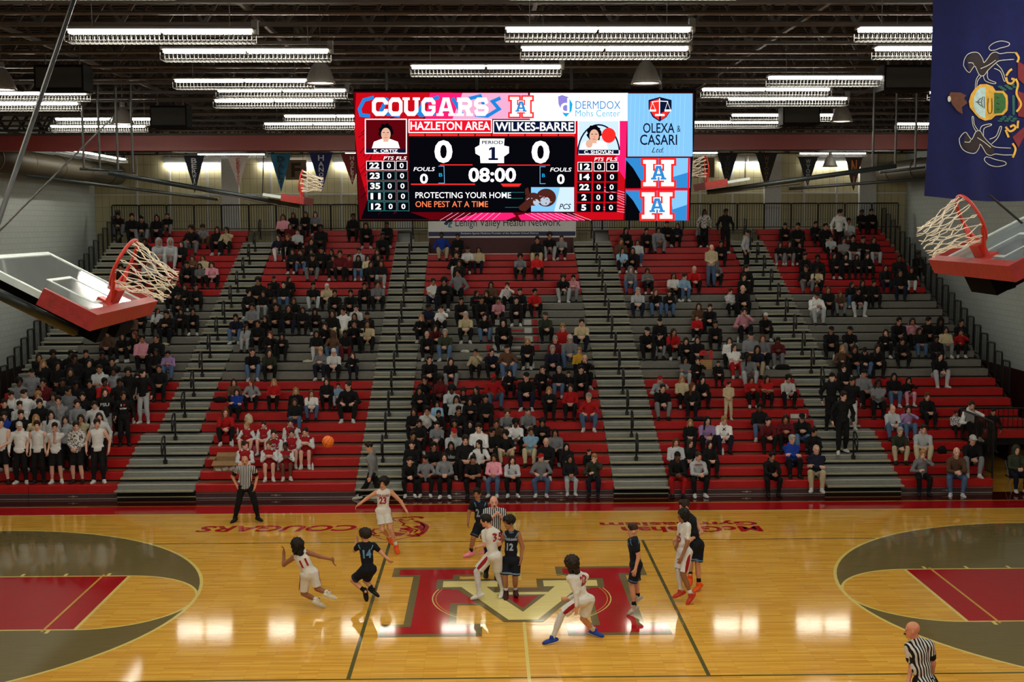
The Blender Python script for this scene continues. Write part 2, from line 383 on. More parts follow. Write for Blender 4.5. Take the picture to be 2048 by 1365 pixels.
wb = struct(MB().box(-XW-.3, XW+.3, YB, YB+.3, 0, ZC).build('wall_back', M_PANEL), 'tan gridded panel wall behind the bleachers')
struct(MB().box(-XW-.3, XW+.3, YF-.3, YF, 0, ZC).build('wall_front', M_BLOCK), 'white block wall')
for s in (-1, 1):
    for k in range(8):
        y0 = 9.9+k*2.3
        MB().box(min(s*XW, s*(XW-.07)), max(s*XW, s*(XW-.07)), y0+.01, y0+2.29, 0.02, 2.65).build('wall_pad', M_MAROON, bpy.data.objects['wall_left' if s < 0 else 'wall_right'])
M_WHITE = mat('white_paint', (205, 208, 208), .6, var=.05)
for x in (-15.6, -14.2, -12.6, -9.9, -8.4, -6.9, -5.5, 5.5, 7.0, 8.5, 9.9, 13.0, 14.4):
    MB().box(x-.04, x+.04, YB-.06, YB, 6, 10.9).build('mullion', M_WHITE, wb)
for x in (-11.6, -4.2, 4.2, 11.6, 15.7): MB().box(x-.36, x+.36, YB-.25, YB, 0, 11.2).build('pilaster', M_WHITE, wb)
MB().box(-XW, XW, YB-.05, YB, 8.9, 8.96).build('rail_trim', M_WHITE, wb)
# ---- ceiling: deck, bar joists along the court, conduits
M_DECK = mat('ceiling_deck', (22, 16, 13), .9, var=.3, scale=2); M_STEEL = mat('joist_steel', (36, 26, 21), .7, var=.25, scale=5)
ceil = struct(MB().box(-XW-.3, XW+.3, YF, YB+.3, ZC, ZC+.2).build('ceiling', M_DECK), 'dark steel deck ceiling')
mb = MB()
for y in np.arange(-12, 28.5, .3): mb.box(-XW, XW, y, y+.12, ZC-.05, ZC-.001)
mb.build('deck_rib', M_DECK, ceil)
jb = MB()
jb.box(-XW, XW, -.06, .06, .0, .05); jb.box(-XW, XW, -.06, .06, .95, 1.0)
for i in range(58):
    x0 = -XW+i*.6; jb.bar((x0, 0, .03 if i % 2 else .97), (x0+.6, 0, .97 if i % 2 else .03), .05)
jm = jb.mesh('joist'); jm.materials.append(M_STEEL)
for y in np.arange(-14.0, 28.6, 1.9): inst(jm, 'joist', ceil, (0, y, 10.55))
for x in np.arange(-16, 16.1, 4.0):
    b = MB(); b.box(x-.03, x+.03, -14, 28.5, 10.62, 10.68); b.build('bridging', M_STEEL, ceil)
M_PIPE = mat('grey_conduit', (56, 50, 48), .35, metal=.6, var=.1)
for y in (-8.1, -6.1, -4.2, -2.3, -.4, 3.4, 7.2, 12.9): MB().tube([(-XW, y+.25, 10.5), (XW, y+.25, 10.5)], .03, 6).build('conduit', M_PIPE, ceil)
M_TAN = mat('tan_beam', (70, 50, 30), .8, var=.2)
struct(MB().box(-XW, XW, -12.5, -8.75, 10.62, 11.0).build('trim_1', M_TAN), 'tan painted soffit beam overhead')
M_REDBEAM = mat('red_beam_paint', (92, 11, 9), .55, var=.12)
rb = struct(MB().box(-XW, XW, 10.4, 10.75, 9.72, 10.14).build('trim_2', M_REDBEAM), 'red painted girder across the hall')
MB().box(-XW, XW, 10.3, 10.9, 10.14, 10.2).build('flange', M_STEEL, rb)
M_DUCT = mat('tan_duct', (74, 64, 44), .55, var=.12)
for s in (-1, 1):
    d = thing('air_duct', 'round tan air duct along the top of the %s wall' % ('left' if s < 0 else 'right'), 'duct', (s*16.3, 10.95, 9.75))
    MB().tube([(0, 0, 0), (0, 17.5, 0)], .42, 20).build('duct_tube', M_DUCT, d, True)
    for k in range(6): MB().tube([(0, 1+k*3, 0), (0, 1.08+k*3, 0)], .44, 20).build('joint_ring', M_DUCT, d, True)
    MB().box(-.25, .25, 3.4, 4.0, -.5, -.38).build('grille', M_WHITE, d)
# ---- lit strip windows high on the back wall
M_STRIP = mat('lit_wall_lamp', (255, 250, 236), emit=LAMP*.22)
wn = 0
for xc in (-13.2, -9.2, -6.0, -1.6, 2.4, 6.6, 10.5, 14.2):
    for dx in (-.62, .62):
        wn += 1
        w = struct(MB().box(xc+dx-.58, xc+dx+.58, YB-.18, YB-.01, 10.26, 10.5).build('window_%d' % wn, M_WHITE), 'lit strip window high on the back wall')
        MB().box(xc+dx-.54, xc+dx+.54, YB-.20, YB-.05, 10.09, 10.255).build('pane', M_STRIP, w)
# ================================================================== bleachers
Y0, Z0, RUN, RISE, NR = 9.5, 0.42, 0.615, 0.2405, 30
def row_y(r): return Y0+(r-1)*RUN          # front of the seat of row r
def row_z(r): return Z0+(r-1)*RISE         # top of the seat of row r
M_SRED = mat('red_seat_plastic', (176, 14, 18), .42, var=.10, scale=9, bump=.15); M_SGREY = mat('grey_seat_plastic', (116, 114, 107), .45, var=.08, scale=9, bump=.15)
M_FOOT = mat('brown_deck', (112, 70, 44), .55, var=.15, scale=5); M_FOOTG = mat('grey_deck', (84, 78, 68), .6, var=.15, scale=5)
M_TREAD = mat('grey_step', (136, 138, 132), .5, var=.1, scale=7); M_NOSEW = mat('pale_nosing', (190, 190, 182), .4, var=.05)
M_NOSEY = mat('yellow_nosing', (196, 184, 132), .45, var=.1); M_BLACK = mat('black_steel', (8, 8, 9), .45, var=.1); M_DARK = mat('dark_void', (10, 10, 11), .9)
M_SKIRT = mat('mauve_front_panel', (74, 44, 48), .5, var=.15); M_ALU = mat('aluminium_strip', (170, 165, 162), .35, metal=.7, var=.05)
M_BRASS = mat('latch_metal', (190, 180, 160), .35, metal=.8, var=.05)
def seatcol(r): return M_SGREY if 11 <= r <= 20 else M_SRED
ORD = ['zeroth', 'first', 'second', 'third', 'fourth', 'fifth', 'sixth', 'seventh', 'eighth', 'ninth', 'tenth', 'eleventh', 'twelfth', 'thirteenth', 'fourteenth', 'fifteenth', 'sixteenth', 'seventeenth', 'eighteenth', 'nineteenth', 'twentieth',
       'twenty-first', 'twenty-second', 'twenty-third', 'twenty-fourth', 'twenty-fifth', 'twenty-sixth', 'twenty-seventh', 'twenty-eighth', 'twenty-ninth', 'thirtieth']
def xspan(b, r):
    if b == 'A': return (-15.95 if r < 10 else -14.6, -11.05 if r <= 5 else -10.62)
    if b == 'B': return (-8.86 if r <= 5 else -9.35, -4.4)
    if b == 'C': return (-3.05, 2.85)
    if b == 'D': return (4.4, 8.83 if r <= 5 else 9.28)
    if b == 'E': return (11.0 if r <= 5 else 10.65, 13.6 if r <= 4 else 15.85)
BLK = {'A': 'far left', 'B': 'left', 'C': 'centre', 'D': 'right', 'E': 'far right'}
seat_cache = {}
for bn in 'ABCDE':
    a, b_ = xspan(bn, 1)
    ble = thing('bleacher_block', '%s block of telescopic bleachers with red and grey bench rows' % BLK[bn], 'bleacher', ((a+b_)/2, Y0, 0), group='bleacher blocks')
    ox = (a+b_)/2
    for r in range(1, NR+1):
        if bn == 'C' and r > 26: continue
        x0, x1 = xspan(bn, r); y = row_y(r)-Y0; z = row_z(r)
        key = (round(x0-ox, 3), round(x1-ox, 3), seatcol(r).name)
        if key not in seat_cache:
            me = MB().cbox(x0-ox, x1-ox, 0, .27, -RISE+.02, 0, .02).mesh('seat'); me.materials.append(seatcol(r))
            md = MB().box(x0-ox, x1-ox, .27, RUN, -.05, -.014).mesh('foot_deck'); md.materials.append(M_FOOTG if 11 <= r <= 20 else M_FOOT)
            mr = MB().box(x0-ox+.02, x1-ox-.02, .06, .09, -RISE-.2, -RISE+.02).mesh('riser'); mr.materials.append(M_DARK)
            seat_cache[key] = (me, md, mr)
        me, md, mr = seat_cache[key]
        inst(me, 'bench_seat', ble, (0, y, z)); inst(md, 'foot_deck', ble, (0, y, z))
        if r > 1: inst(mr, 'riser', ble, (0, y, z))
    # front panel under the lowest bench
    x0, x1 = a-ox, b_-ox
    fp = MB().box(x0, x1, .03, .06, 0.0, .19).build('front_panel', M_SKIRT, ble)
    MB().box(x0, x1, .012, .03, .015, .04).build('kick_strip', M_ALU, ble); MB().box(x0, x1, .012, .03, .165, .178).build('top_strip', M_ALU, ble)
    n = max(1, int((x1-x0)/2.4))
    for k in range(n):
        xx = x0+(k+.5)*(x1-x0)/n
        MB().box(xx-.13, xx+.13, .018, .03, .09, .105).box(xx-.03, xx+.03, .014, .03, .075, .12).build('latch', M_BRASS, ble)
    for k in range(1, n): 
        xx = x0+k*(x1-x0)/n; MB().box(xx-.006, xx+.006, -.004, .0, .0, .42).build('seam', M_DARK, ble)
# team mark painted across the grey benches of the centre block
cb = [o for o in bpy.data.objects if o.name == 'bleacher_block.002'][0]
M_SWHITE = mat('white_seat_plastic', (200, 200, 196), .45, var=.06)
oxc = (-3.05+2.85)/2
for r in range(12, 19):
    z = row_z(r); y = row_y(r)-Y0
    for (xa, xb, mm) in ((-.72, -.52, M_SRED), (-.5, -.22, M_SWHITE), (.62, .88, M_SWHITE), (.92, 1.1, M_SRED)):
        if r in (12, 13) and mm is M_SRED and xa > 0: continue
        MB().box(xa-oxc, xb-oxc, -.004, .0, -RISE+.03, -.02).build('painted_mark', mm, cb).location = (0, y, z)
for r, xa, xb, mm in ((15, -.2, .6, M_SRED), (16, .1, .6, M_SRED), (13, -.2, .1, M_SWHITE), (13, .3, .55, M_SWHITE), (14, -.2, .55, M_SWHITE)):
    MB().box(xa-oxc, xb-oxc, -.004, .0, -RISE+.09, -.08).build('painted_mark', mm, cb).location = (0, row_y(r)-Y0, row_z(r))
# ---- aisle stairs with half steps and handrails
step_cache = {}
def aisle(x0f, x1f, r0, label, rails=True, railx=None):
    xc = (x0f(15)+x1f(15))/2
    st = thing('aisle_stairs', label, 'stairs', (xc, row_y(r0), 0), group='bleacher aisle stairs')
    oy = row_y(r0)
    for r in range(r0, NR-1):
        x0, x1 = x0f(r)-xc, x1f(r)-xc
        key = (round(x0, 3), round(x1, 3))
        if key not in step_cache:
            g = .004
            a = MB().box(x0+g, x1-g, .05, RUN+.02, -.11, -.006).mesh('tread'); a.materials.append(M_TREAD)
            b = MB().box(x0+g, x1-g, .035, .075, -.02, .002).mesh('nosing'); b.materials.append(M_NOSEW)
            c = MB().box(x0+g, x1-g, -.26, .06, -.165, -.115).mesh('half_step'); c.materials.append(M_TREAD)
            d = MB().box(x0+g, x1-g, -.270, -.240, -.130, -.112).mesh('nosing'); d.materials.append(M_NOSEY)
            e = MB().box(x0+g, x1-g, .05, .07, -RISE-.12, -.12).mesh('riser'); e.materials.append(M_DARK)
            step_cache[key] = (a, b, c, d, e)
        a, b, c, d, e = step_cache[key]
        p = (0, row_y(r)-oy, row_z(r))
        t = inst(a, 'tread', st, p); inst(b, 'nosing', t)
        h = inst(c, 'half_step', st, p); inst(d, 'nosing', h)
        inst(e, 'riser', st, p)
    if r0 == 1:
        x0, x1 = x0f(1)-xc, x1f(1)-xc
        k = MB().box(x0, x1, .02, .05, 0, .2).build('toe_panel', M_DARK, st)
        MB().box(x0, x1, .0, .02, .06, .085).build('toe_strip', M_NOSEY, st)
    if rails:
        for r in range(max(3, r0), NR, 2):
            rl = thing('handrail', '', 'handrail', (xc if railx is None else railx, row_y(r)-.04, row_z(r)-.12), group='aisle handrails')
            rl['label'] = 'black looped handrail at row %s of the %s' % (ORD[r], label.split(' with')[0].replace('grey stepped ', ''))
            inst(rail_post, 'post', rl); inst(rail_loop, 'loop', rl); inst(rail_foot, 'foot', rl)
b = MB().tube([(0, 0, 0), (0, 0, .80)], .028, 8); b.smooth = True; rail_post = b.mesh('post'); rail_post.materials.append(M_BLACK)
b = MB().tube([(0, 0, .56), (0, -.12, .54), (0, -.22, .46), (0, -.29, .34), (0, -.36, .34), (0, -.40, .48), (0, -.37, .66), (0, -.26, .79), (0, -.11, .83), (0, 0, .80)], .024, 8); b.smooth = True; rail_loop = b.mesh('loop'); rail_loop.materials.append(M_BLACK)
b = MB().box(-.05, .05, -.05, .05, 0, .12); rail_foot = b.mesh('foot'); rail_foot.materials.append(M_BLACK)
aisle(lambda r: -15.97, lambda r: -14.6, 10, 'grey stepped outer aisle beside the left wall with handrails', False)
aisle(lambda r: -11.05 if r <= 5 else -10.62, lambda r: -8.86 if r <= 5 else -9.35, 1, 'grey stepped aisle between far left and left blocks with handrails')
aisle(lambda r: -4.4, lambda r: -3.05, 1, 'grey stepped aisle between left and centre blocks with handrails')
aisle(lambda r: 2.85, lambda r: 4.4, 1, 'grey stepped aisle between centre and right blocks with handrails')
aisle(lambda r: 8.83 if r <= 5 else 9.28, lambda r: 11.0 if r <= 5 else 10.65, 1, 'grey stepped aisle between right and far right blocks with handrails')
# ---- top walkway
tw = thing('top_walkway', 'narrow deck along the top of the bleachers before the back wall', 'walkway', (0, row_y(31), row_z(30)))
MB().box(-16, 15.9, .0, YB-row_y(31)-.35, -.06, -.01).build('deck', M_FOOTG, tw)
# press platform with a sponsor banner above the centre block
pf = thing('press_platform', 'wooden press platform with maroon front above the centre bleacher block', 'platform', (-.1, row_y(27), row_z(26)))
MB().box(-2.95, 2.95, .0, 2.9, -.1, .0).build('deck', mat('tan_plywood', (186, 152, 92), .6, var=.15), pf)
MB().box(-2.95, 2.95, -.03, .0, -.1, .03).build('edge_strip', M_ALU, pf)
MB().box(-2.95, 2.95, .9, .95, .0, 1.1).build('front_panel', mat('maroon_panel', (70, 18, 24), .6, var=.15), pf)
bz = row_z(26)
M_BANNER = mat('white_vinyl', (226, 228, 230), .5, var=.04); M_NAVY = mat('navy_print', (24, 30, 82), .5, var=.05); M_TEAL = mat('teal_print', (60, 140, 156), .5, var=.05)
by = row_y(27)+.86
bn_ = thing('sponsor_banner', 'white vinyl banner with blue lettering on the press platform front', 'banner', (0, by, bz))
q0 = ony(856, 434, by); q1 = ony(1152, 475, by)
MB().box(q0[0], q1[0], 0, .02, q1[2]-bz, q0[2]-bz+.25).build('sheet', M_BANNER, bn_)
def btext(body, u0, u1, v0, v1, m, name, bold=.0):
    a = ony(u0, v1, by); c = ony(u1, v0, by); vs, fs = text2d(body, 1, bold); vs = fit(vs, a[0], c[0], a[2]-bz, c[2]-bz)
    MB().add([(x, -.004, z) for x, z in vs], fs).build(name, m, bn_)
btext('Lehigh Valley Health Network', 911, 1121, 437, 458, M_NAVY, 'lettering')
a = ony(857, 473, by); c = ony(1151, 463, by); MB().box(a[0], c[0], -.003, 0, a[2]-bz, c[2]-bz).build('stripe', M_NAVY, bn_)
a, c = ony(922, 470, by), ony(1077, 464.5, by); vs, fs = text2d('Exclusive Sports Medicine Provider of the Hazleton School District', 1, 0); vs = fit(vs, a[0], c[0], a[2]-bz, c[2]-bz)
MB().add([(x, -.007, z) for x, z in vs], fs).build('lettering', M_BANNER, bn_)
def bpoly(pts, m): 
    pts = [ony(u, v, by) for u, v in pts]; vs, fs = fill([(p[0], p[2]-bz) for p in pts]); MB().add([(x, -.004, z) for x, z in vs], fs).build('emblem', m, bn_)
bpoly([(888, 447), (893, 441), (902, 439), (905, 443), (897, 446), (894, 451), (888, 449)], M_NAVY); bpoly([(903, 441), (905, 447), (900, 451), (905, 456), (896, 455), (897, 448)], M_TEAL)
# ---- guard rails: back run and stepped side runs
def rail_panel(w, h, n, name='rail_panel', thin=.011):
    r = .05; pts = [(0, 0, 0), (0, 0, h-r), (r*.3, 0, h-r*.3), (r, 0, h), (w-r, 0, h), (w-r*.3, 0, h-r*.3), (w, 0, h-r), (w, 0, 0)]
    mb = MB().tube(pts, .03, 6); mb.tube([(0, 0, .08), (w, 0, .08)], .018, 6)
    for i in range(1, n): mb.tube([(w*i/n, 0, .08), (w*i/n, 0, h)], thin, 4, caps=False)
    me = mb.mesh(name); me.materials.append(M_BLACK); return me
br = thing('back_guard_rail', 'black barred guard rail along the top of the bleachers', 'railing', (-16.4, row_y(31)+.05, row_z(30)))
pm = rail_panel(1.12, 1.08, 11)
for k in range(29): inst(pm, 'rail_panel', br, (k*1.145, 0, 0))
sm = rail_panel(.56, 1.05, 6, thin=.007)
for s, nm in ((-1, 'left'), (1, 'right')):
    sr = thing('side_guard_rail', 'black barred stepped guard rail on the %s side of the bleachers' % nm, 'railing', (s*16.05, row_y(9), row_z(8)), group='stepped side rails')
    for r in range(9, 31): inst(sm, 'rail_panel', sr, (0, row_y(r)-row_y(9), row_z(r)-row_z(9)+.05), (0, 0, math.pi/2))
    mb = MB()
    vs = [(0, row_y(9)-row_y(9)-.2, -row_z(8)), (0, row_y(31)-row_y(9), -row_z(8)), (0, row_y(31)-row_y(9), row_z(29)-row_z(8)), (0, -.2, -.2)]
    mb.add([(x-.03, y, z) for x, y, z in vs]+[(x+.03, y, z) for x, y, z in vs], [(0, 1, 2, 3), (7, 6, 5, 4), (0, 4, 5, 1), (1, 5, 6, 2), (2, 6, 7, 3), (3, 7, 4, 0)]).build('side_cladding', M_MAROON, sr)
    # tall slim posts standing on the outer aisle
er = thing('end_guard_rail', 'black barred rail at the near end of the far right bleacher block', 'railing', (13.68, row_y(1)+.25, 0))
em = rail_panel(1.3, 1.55, 12)
inst(em, 'rail_panel', er, (0, 0, .45), (0, 0, math.pi/2)); inst(em, 'rail_panel', er, (0, 1.32, .45), (0, 0, math.pi/2)); inst(rail_panel(2.1, 1.05, 14), 'rail_panel', er, (.02, 2.66, .95))
MB().tube([(0, 0, 0), (0, 0, .5)], .026, 6).build('post', M_BLACK, er); MB().tube([(2.1, 2.66, 0), (2.1, 2.66, 1)], .026, 6).build('post', M_BLACK, er); MB().tube([(.02, 2.66, 0), (.02, 2.66, 1)], .026, 6).build('post', M_BLACK, er)
# ================================================================== light fittings, speakers, scoreboard, baskets, flags
M_TUBE = mat('fluorescent_tube', (255, 250, 232), emit=LAMP); M_HOUS = mat('fixture_housing', (58, 54, 50), .5, var=.08); M_WIRE = mat('wire_guard', (66, 66, 66), .6, metal=.0, var=.05)
FL = 2.44
b = MB().box(-FL/2, FL/2, -.15, .15, .07, .10); fx_h = b.mesh('housing'); fx_h.materials.append(M_HOUS)
b = MB()
for s in (-1, 1): b.box(s*FL/4-.585, s*FL/4+.585, -.07, .07, .032, .068)
fx_t = b.mesh('tube_panel'); fx_t.materials.append(M_TUBE)
b = MB()
for k in range(41):
    x = -FL/2+k*FL/40; b.box(x-.005, x+.005, -.15, .15, -.086, -.078); b.box(x-.005, x+.005, -.15, -.142, -.08, .02); b.box(x-.005, x+.005, .142, .15, -.08, .02)
for y in (-.15, -.05, .05, .144): b.box(-FL/2, FL/2, y, y+.006, -.088, -.078)
for y in (-.152, .146): b.box(-FL/2, FL/2, y, y+.006, -.036, -.028)
fx_g = b.mesh('wire_guard'); fx_g.materials.append(M_WIRE)
b = MB().tube([(0, 0, .1), (0, 0, 1.74)], .006, 5); fx_s = b.mesh('hanger'); fx_s.materials.append(M_HOUS)
b = MB().box(FL/2-.03, FL/2+.05, -.05, .05, .02, .2); fx_e = b.mesh('end_box'); fx_e.materials.append(M_HOUS)
fx_t2 = fx_t.copy(); fx_t2.materials[0] = mat('dim_fluorescent_tube', (255, 250, 232), emit=LAMP*.5)   # older, weaker tubes over the stands
def fxparts(f):
    inst(fx_h, 'housing', f); inst(fx_t2 if f.location[1] > 10.6 else fx_t, 'tube_panel', f); inst(fx_g, 'wire_guard', f); inst(fx_s, 'hanger', f, (-.9, 0, 0)); inst(fx_s, 'hanger', f, (.9, 0, 0)); inst(fx_e, 'end_box', f)
ZL = 10.13
FIX = [(145,500,72),(333,652,110),(348,628,168),(438,690,187),(432,665,207),(565,780,237),(527,724,252),(115,312,243),(100,294,257),(-75,172,193),(-70,152,213),
       (1018,1375,68),(1049,1370,105),(827,1117,141),(1724,2074,68),(1757,2074,105),(1543,1806,162),(1408,1655,185),(1460,1690,203),(1465,1668,235),(1366,1563,249),(1790,1985,252),(1860,2108,190),
       (343,490,300),(395,531,312),(1640,1792,297),(1598,1733,310),(1350,1473,295),(1300,1436,309),(660,806,298),(690,826,310),(980,1120,300),(1020,1150,312)]
FXL = ['highest at upper left', 'below and right of the highest left light', 'just left of the left dome lamp', 'in the upper of two rows left of the scoreboard top', 'in the lower of two rows left of the scoreboard top', 'touching the scoreboard left edge, upper one', 'touching the scoreboard left edge, lower one',
       'behind the inner left dome lamp', 'under the inner left dome lamp', 'at the left picture edge, upper one', 'at the left picture edge, lower one', 'highest above the scoreboard', 'second highest above the scoreboard', 'nearest above the scoreboard middle', 'highest beside the flag', 'second highest beside the flag',
       'ending at the right black speaker', 'right of the scoreboard top corner', 'above the inner right speaker', 'behind the inner right speaker', 'at the scoreboard right edge before the girder', 'low beside the flag, before the girder', 'mostly hidden behind the flag', 'beyond the girder above the navy pennant', 'beyond the girder between navy and white pennants',
       'beyond the girder at far right, upper one', 'beyond the girder at far right, lower one', 'beyond the girder at the scoreboard right edge, upper', 'beyond the girder at the scoreboard right edge, lower', 'beyond the girder at the scoreboard left edge, upper', 'beyond the girder at the scoreboard left edge, lower', 'hidden behind the scoreboard, upper one', 'hidden behind the scoreboard, lower one']
fcount = 0
def fixture(x, y, lab):
    f = thing('fluorescent_light', lab, 'ceiling light', (x, y, ZL), group='fluorescent ceiling lights')
    fxparts(f)
for (u0, u1, v) in FIX:
    zl = ZL
    p = onz((u0+u1)/2, v, zl)
    fcount += 1
    fixture(p[0], p[1], 'wire-guarded fluorescent light '+FXL[fcount-1])
for s in (-1,):
    for k in range(3):
        f = thing('fluorescent_light', 'fluorescent light running along the %s wall, %s from the back wall' % ('left' if s < 0 else 'right', ('third', 'second', 'first')[k]), 'ceiling light', (s*14.75, 17.8+k*2.6, ZL), math.pi/2, 'fluorescent ceiling lights')
        fxparts(f)
# the same lights go on over the near half of the hall
for y in (-11.6, -13.5, -15.5, -17.5, -19.5, -23.5):
    for x in (-12, -6, 0, 6, 12): fixture(x+(.8 if y in (-11.6, -15.5, -23.5) else 0), y, 'wire-guarded twin fluorescent light over the near half of the court')
# ---- high-bay dome lamps
M_DOME = mat('dome_grey', (92, 88, 84), .5, var=.12); M_LENS = mat('lamp_lens', (255, 250, 235), emit=5.0)
dm = MB().lathe([(.05, .40), (.09, .36), (.15, .28), (.20, .17), (.24, .06), (.262, .0), (.25, .0), (.22, .08), (.14, .26), (.05, .34)]); dm.smooth = True; dm = dm.mesh('dome'); dm.materials.append(M_DOME)
ln = MB().lathe([(.001, .015), (.12, .008), (.235, .022)]); ln = ln.mesh('lens'); ln.materials.append(M_LENS)
bl = MB().lathe([(.03, .40), (.06, .41), (.06, .50), (.03, .52), (.012, .55), (.012, .60)]).mesh('ballast'); bl.materials.append(M_HOUS)
for (u, v, d, lab) in ((641, 168, 21.6, 'grey dome high-bay lamp left of the scoreboard'), (1292, 168, 21.6, 'grey dome high-bay lamp just above the right end of the scoreboard'), (245, 249, 29.0, 'grey dome high-bay lamp under the left ceiling near the black speaker'),
                       (1683, 244, 29.0, 'grey dome high-bay lamp under the right ceiling near the black speaker'), (4, 181, 22.8, 'grey dome high-bay lamp cut by the left picture edge'), (1660, 334, 43.0, 'small dark dome lamp between the right pennants')):
    p = ony(u, v, d+CAM[1]); l = thing('dome_lamp', lab, 'ceiling light', tuple(p), group='dome lamps')
    inst(dm, 'dome', l); inst(bl, 'ballast', l); MB().tube([(0, 0, .5), (0, 0, 11.885-p[2])], .012, 6).build('stem', M_HOUS, l)
    if d < 40: inst(ln, 'lens', l)
# ---- hanging loudspeakers
M_CAB = mat('speaker_cabinet', (5, 5, 6), .9, var=.1, spec=.1)
for (u, v, w, h, d, lab) in ((118, 155, 96, 50, 22, 'left'), (337, 233, 72, 42, 29, 'inner left'), (1603, 228, 74, 42, 29, 'inner right'), (1816, 155, 96, 50, 22, 'right')):
    p = ony(u, v, d+CAM[1]); sx, sz = w/F*d/2, h/F*d/2
    s = thing('loudspeaker', 'black box loudspeaker hanging from the %s ceiling' % lab, 'speaker', (p[0], p[1], p[2]-sz), group='hanging loudspeakers')
    MB().cbox(-sx, sx, -.02, .5, 0, sz*2, .03).build('cabinet', M_CAB, s); MB().box(-sx*.92, sx*.92, -.035, -.02, .05, sz*2-.05).build('grille', mat('speaker_grille', (14, 14, 15), .9), s)
    for k in (-1, 1): MB().tube([(k*sx*.7, .2, sz*2), (k*sx*.7, .2, 11.87-p[2]+sz)], .012, 5).build('hanger', M_BLACK, s)
# ---- LED scoreboard, tilted forward
SY = -0.5
tilt = math.radians(15.5); SN = np.array([0, -math.cos(tilt), -math.sin(tilt)]); SU = np.array([0, -math.sin(tilt), math.cos(tilt)]); SX = np.array([1.0, 0, 0])
S0 = ony(1047, 440.5, SY)
sb = thing('led_scoreboard', 'large tilted LED video scoreboard showing scores and adverts over centre court', 'scoreboard', tuple(S0))
def spx(u, v):
    p = onplane(u, v, S0, SN)-S0; return float(np.dot(p, SX)), float(np.dot(p, SU))
def s3(x, y, off): return tuple(SX*x+SU*y+SN*off)
bx0 = spx(719, 440)[0]; bx1 = spx(1377, 441)[0]; by1 = spx(1047, 184)[1]
c = MB(); vs = []
for off in (-.22, -.004):
    for (x, y) in ((bx0-.02, -.02), (bx1+.02, -.02), (bx1+.02, by1+.02), (bx0-.02, by1+.02)): vs.append(s3(x, y, off))
c.add(vs, [(0, 3, 2, 1), (4, 5, 6, 7), (0, 1, 5, 4), (1, 2, 6, 5), (2, 3, 7, 6), (3, 0, 4, 7)]).build('cabinet', M_CAB, sb)
for x in (-2.6, -.9, .9, 2.6):
    MB().tube([s3(x, by1, -.12), (x, s3(0, by1, -.12)[1], 11.87-S0[2])], .03, 6).build('hanger', M_BLACK, sb)
SE = 0.78
def E(name, rgb, k=1.0): return mat('screen_'+name, rgb, emit=SE*k)
SK = dict(red=E('red', (196, 10, 24)), dred=E('dark_red', (92, 4, 12)), hot=E('hot_pink', (255, 30, 110)), pink=E('pale_pink', (236, 170, 205)), white=E('white', (255, 255, 255), 1.15), blk=E('black', (6, 6, 12)), navy=E('navy', (12, 20, 52)), blue=E('blue', (30, 130, 215)),
          sky=E('sky', (130, 195, 240)), lsky=E('light_sky', (165, 215, 248)), mid=E('mid_blue', (50, 135, 205)), org=E('orange', (255, 130, 80)), bred=E('bright_red', (250, 45, 40)), hred=E('title_red', (232, 18, 42)), vio=E('violet', (140, 130, 210)), cy=E('cyan', (20, 170, 225)),
          brn=E('brown', (74, 34, 26)), grey=E('grey', (180, 190, 205)), skin=E('face', (226, 176, 150)), teal=E('teal', (40, 120, 120)), ice=E('ice', (205, 230, 250)))
SL = [0]
layer = .0005
def sq(name, polys, m, off=None, smooth=False):
    """flat image on the screen; outlines in photo pixels"""
    SL[0] += 1; off = SL[0]*layer*.6 if off is None else off
    mb = MB()
    for pl in polys:
        vs, fs = fill([spx(u, v) for u, v in pl]); mb.add([s3(x, y, off) for x, y in vs], fs)
    o = mb.build(name, m if not isinstance(m, str) else SK[m], sb)
    if name == 'streak': o['kind'] = 'stuff'
    return o
def R4(a, b, c, d): return [(a, d), (b, d), (b, c), (a, c)]
def st(name, body, u0, u1, v0, v1, m, bold=.02, shear=0.0):
    SL[0] += 1
    vs, fs = text2d(body, 1, bold, shear); a = np.array(vs); vs = fit(vs, u0, u1, -v1, -v0)
    mb = MB(); mb.add([s3(*spx(u, -v), SL[0]*layer*.6) for u, v in vs], fs); return mb.build(name, SK[m], sb)
def ell(cx, cy, rx, ry, n=28, a0=0, a1=360): return [(cx+rx*math.cos(math.radians(a0+(a1-a0)*i/n)), cy+ry*math.sin(math.radians(a0+(a1-a0)*i/n))) for i in range(n)]
def sk(path, w, closed=False): return [[tuple(v) for v in q][::-1] for q in stroke(path, w, closed)]
sq('screen', [[(719, 440), (1377, 441), (1388, 186), (707, 184)]], 'dred')
sq('backdrop', [[(709, 260), (712, 186), (905, 185), (820, 260), (760, 330), (735, 400), (716, 330)]], 'red')
sq('backdrop', [[(735, 400), (722, 438), (860, 439), (780, 410)]], 'blk')
sq('backdrop', [[(880, 186), (1056, 186), (1060, 238), (900, 238)]], 'pink'); sq('backdrop', [[(860, 186), (925, 186), (905, 238), (850, 238)]], 'hot')
rnd = random.Random(3)
sq('streak', [sk([(x, y), (x+rnd.uniform(14, 34), y-rnd.uniform(14, 34))], rnd.uniform(.6, 1.6))[0] for x, y in [(rnd.uniform(712, 800), rnd.uniform(240, 430)) for _ in range(60)]], 'dred')
sq('streak', [sk([(x, y), (x+rnd.uniform(8, 26), y-rnd.uniform(8, 26))], rnd.uniform(.6, 1.4))[0] for x, y in [(rnd.uniform(716, 780), rnd.uniform(250, 425)) for _ in range(40)]], 'blk')
sq('backdrop', [[(1146, 241), (1254, 242), (1247, 440), (1150, 440)]], 'red'); sq('backdrop', [[(1238, 243), (1254, 242), (1251, 360), (1230, 330)]], 'hot')
sq('streak', [sk([(1240+rnd.uniform(-60, 0), 370+6*k), (1249, 385+5*k)], 1.0)[0] for k in range(9)], 'pink')
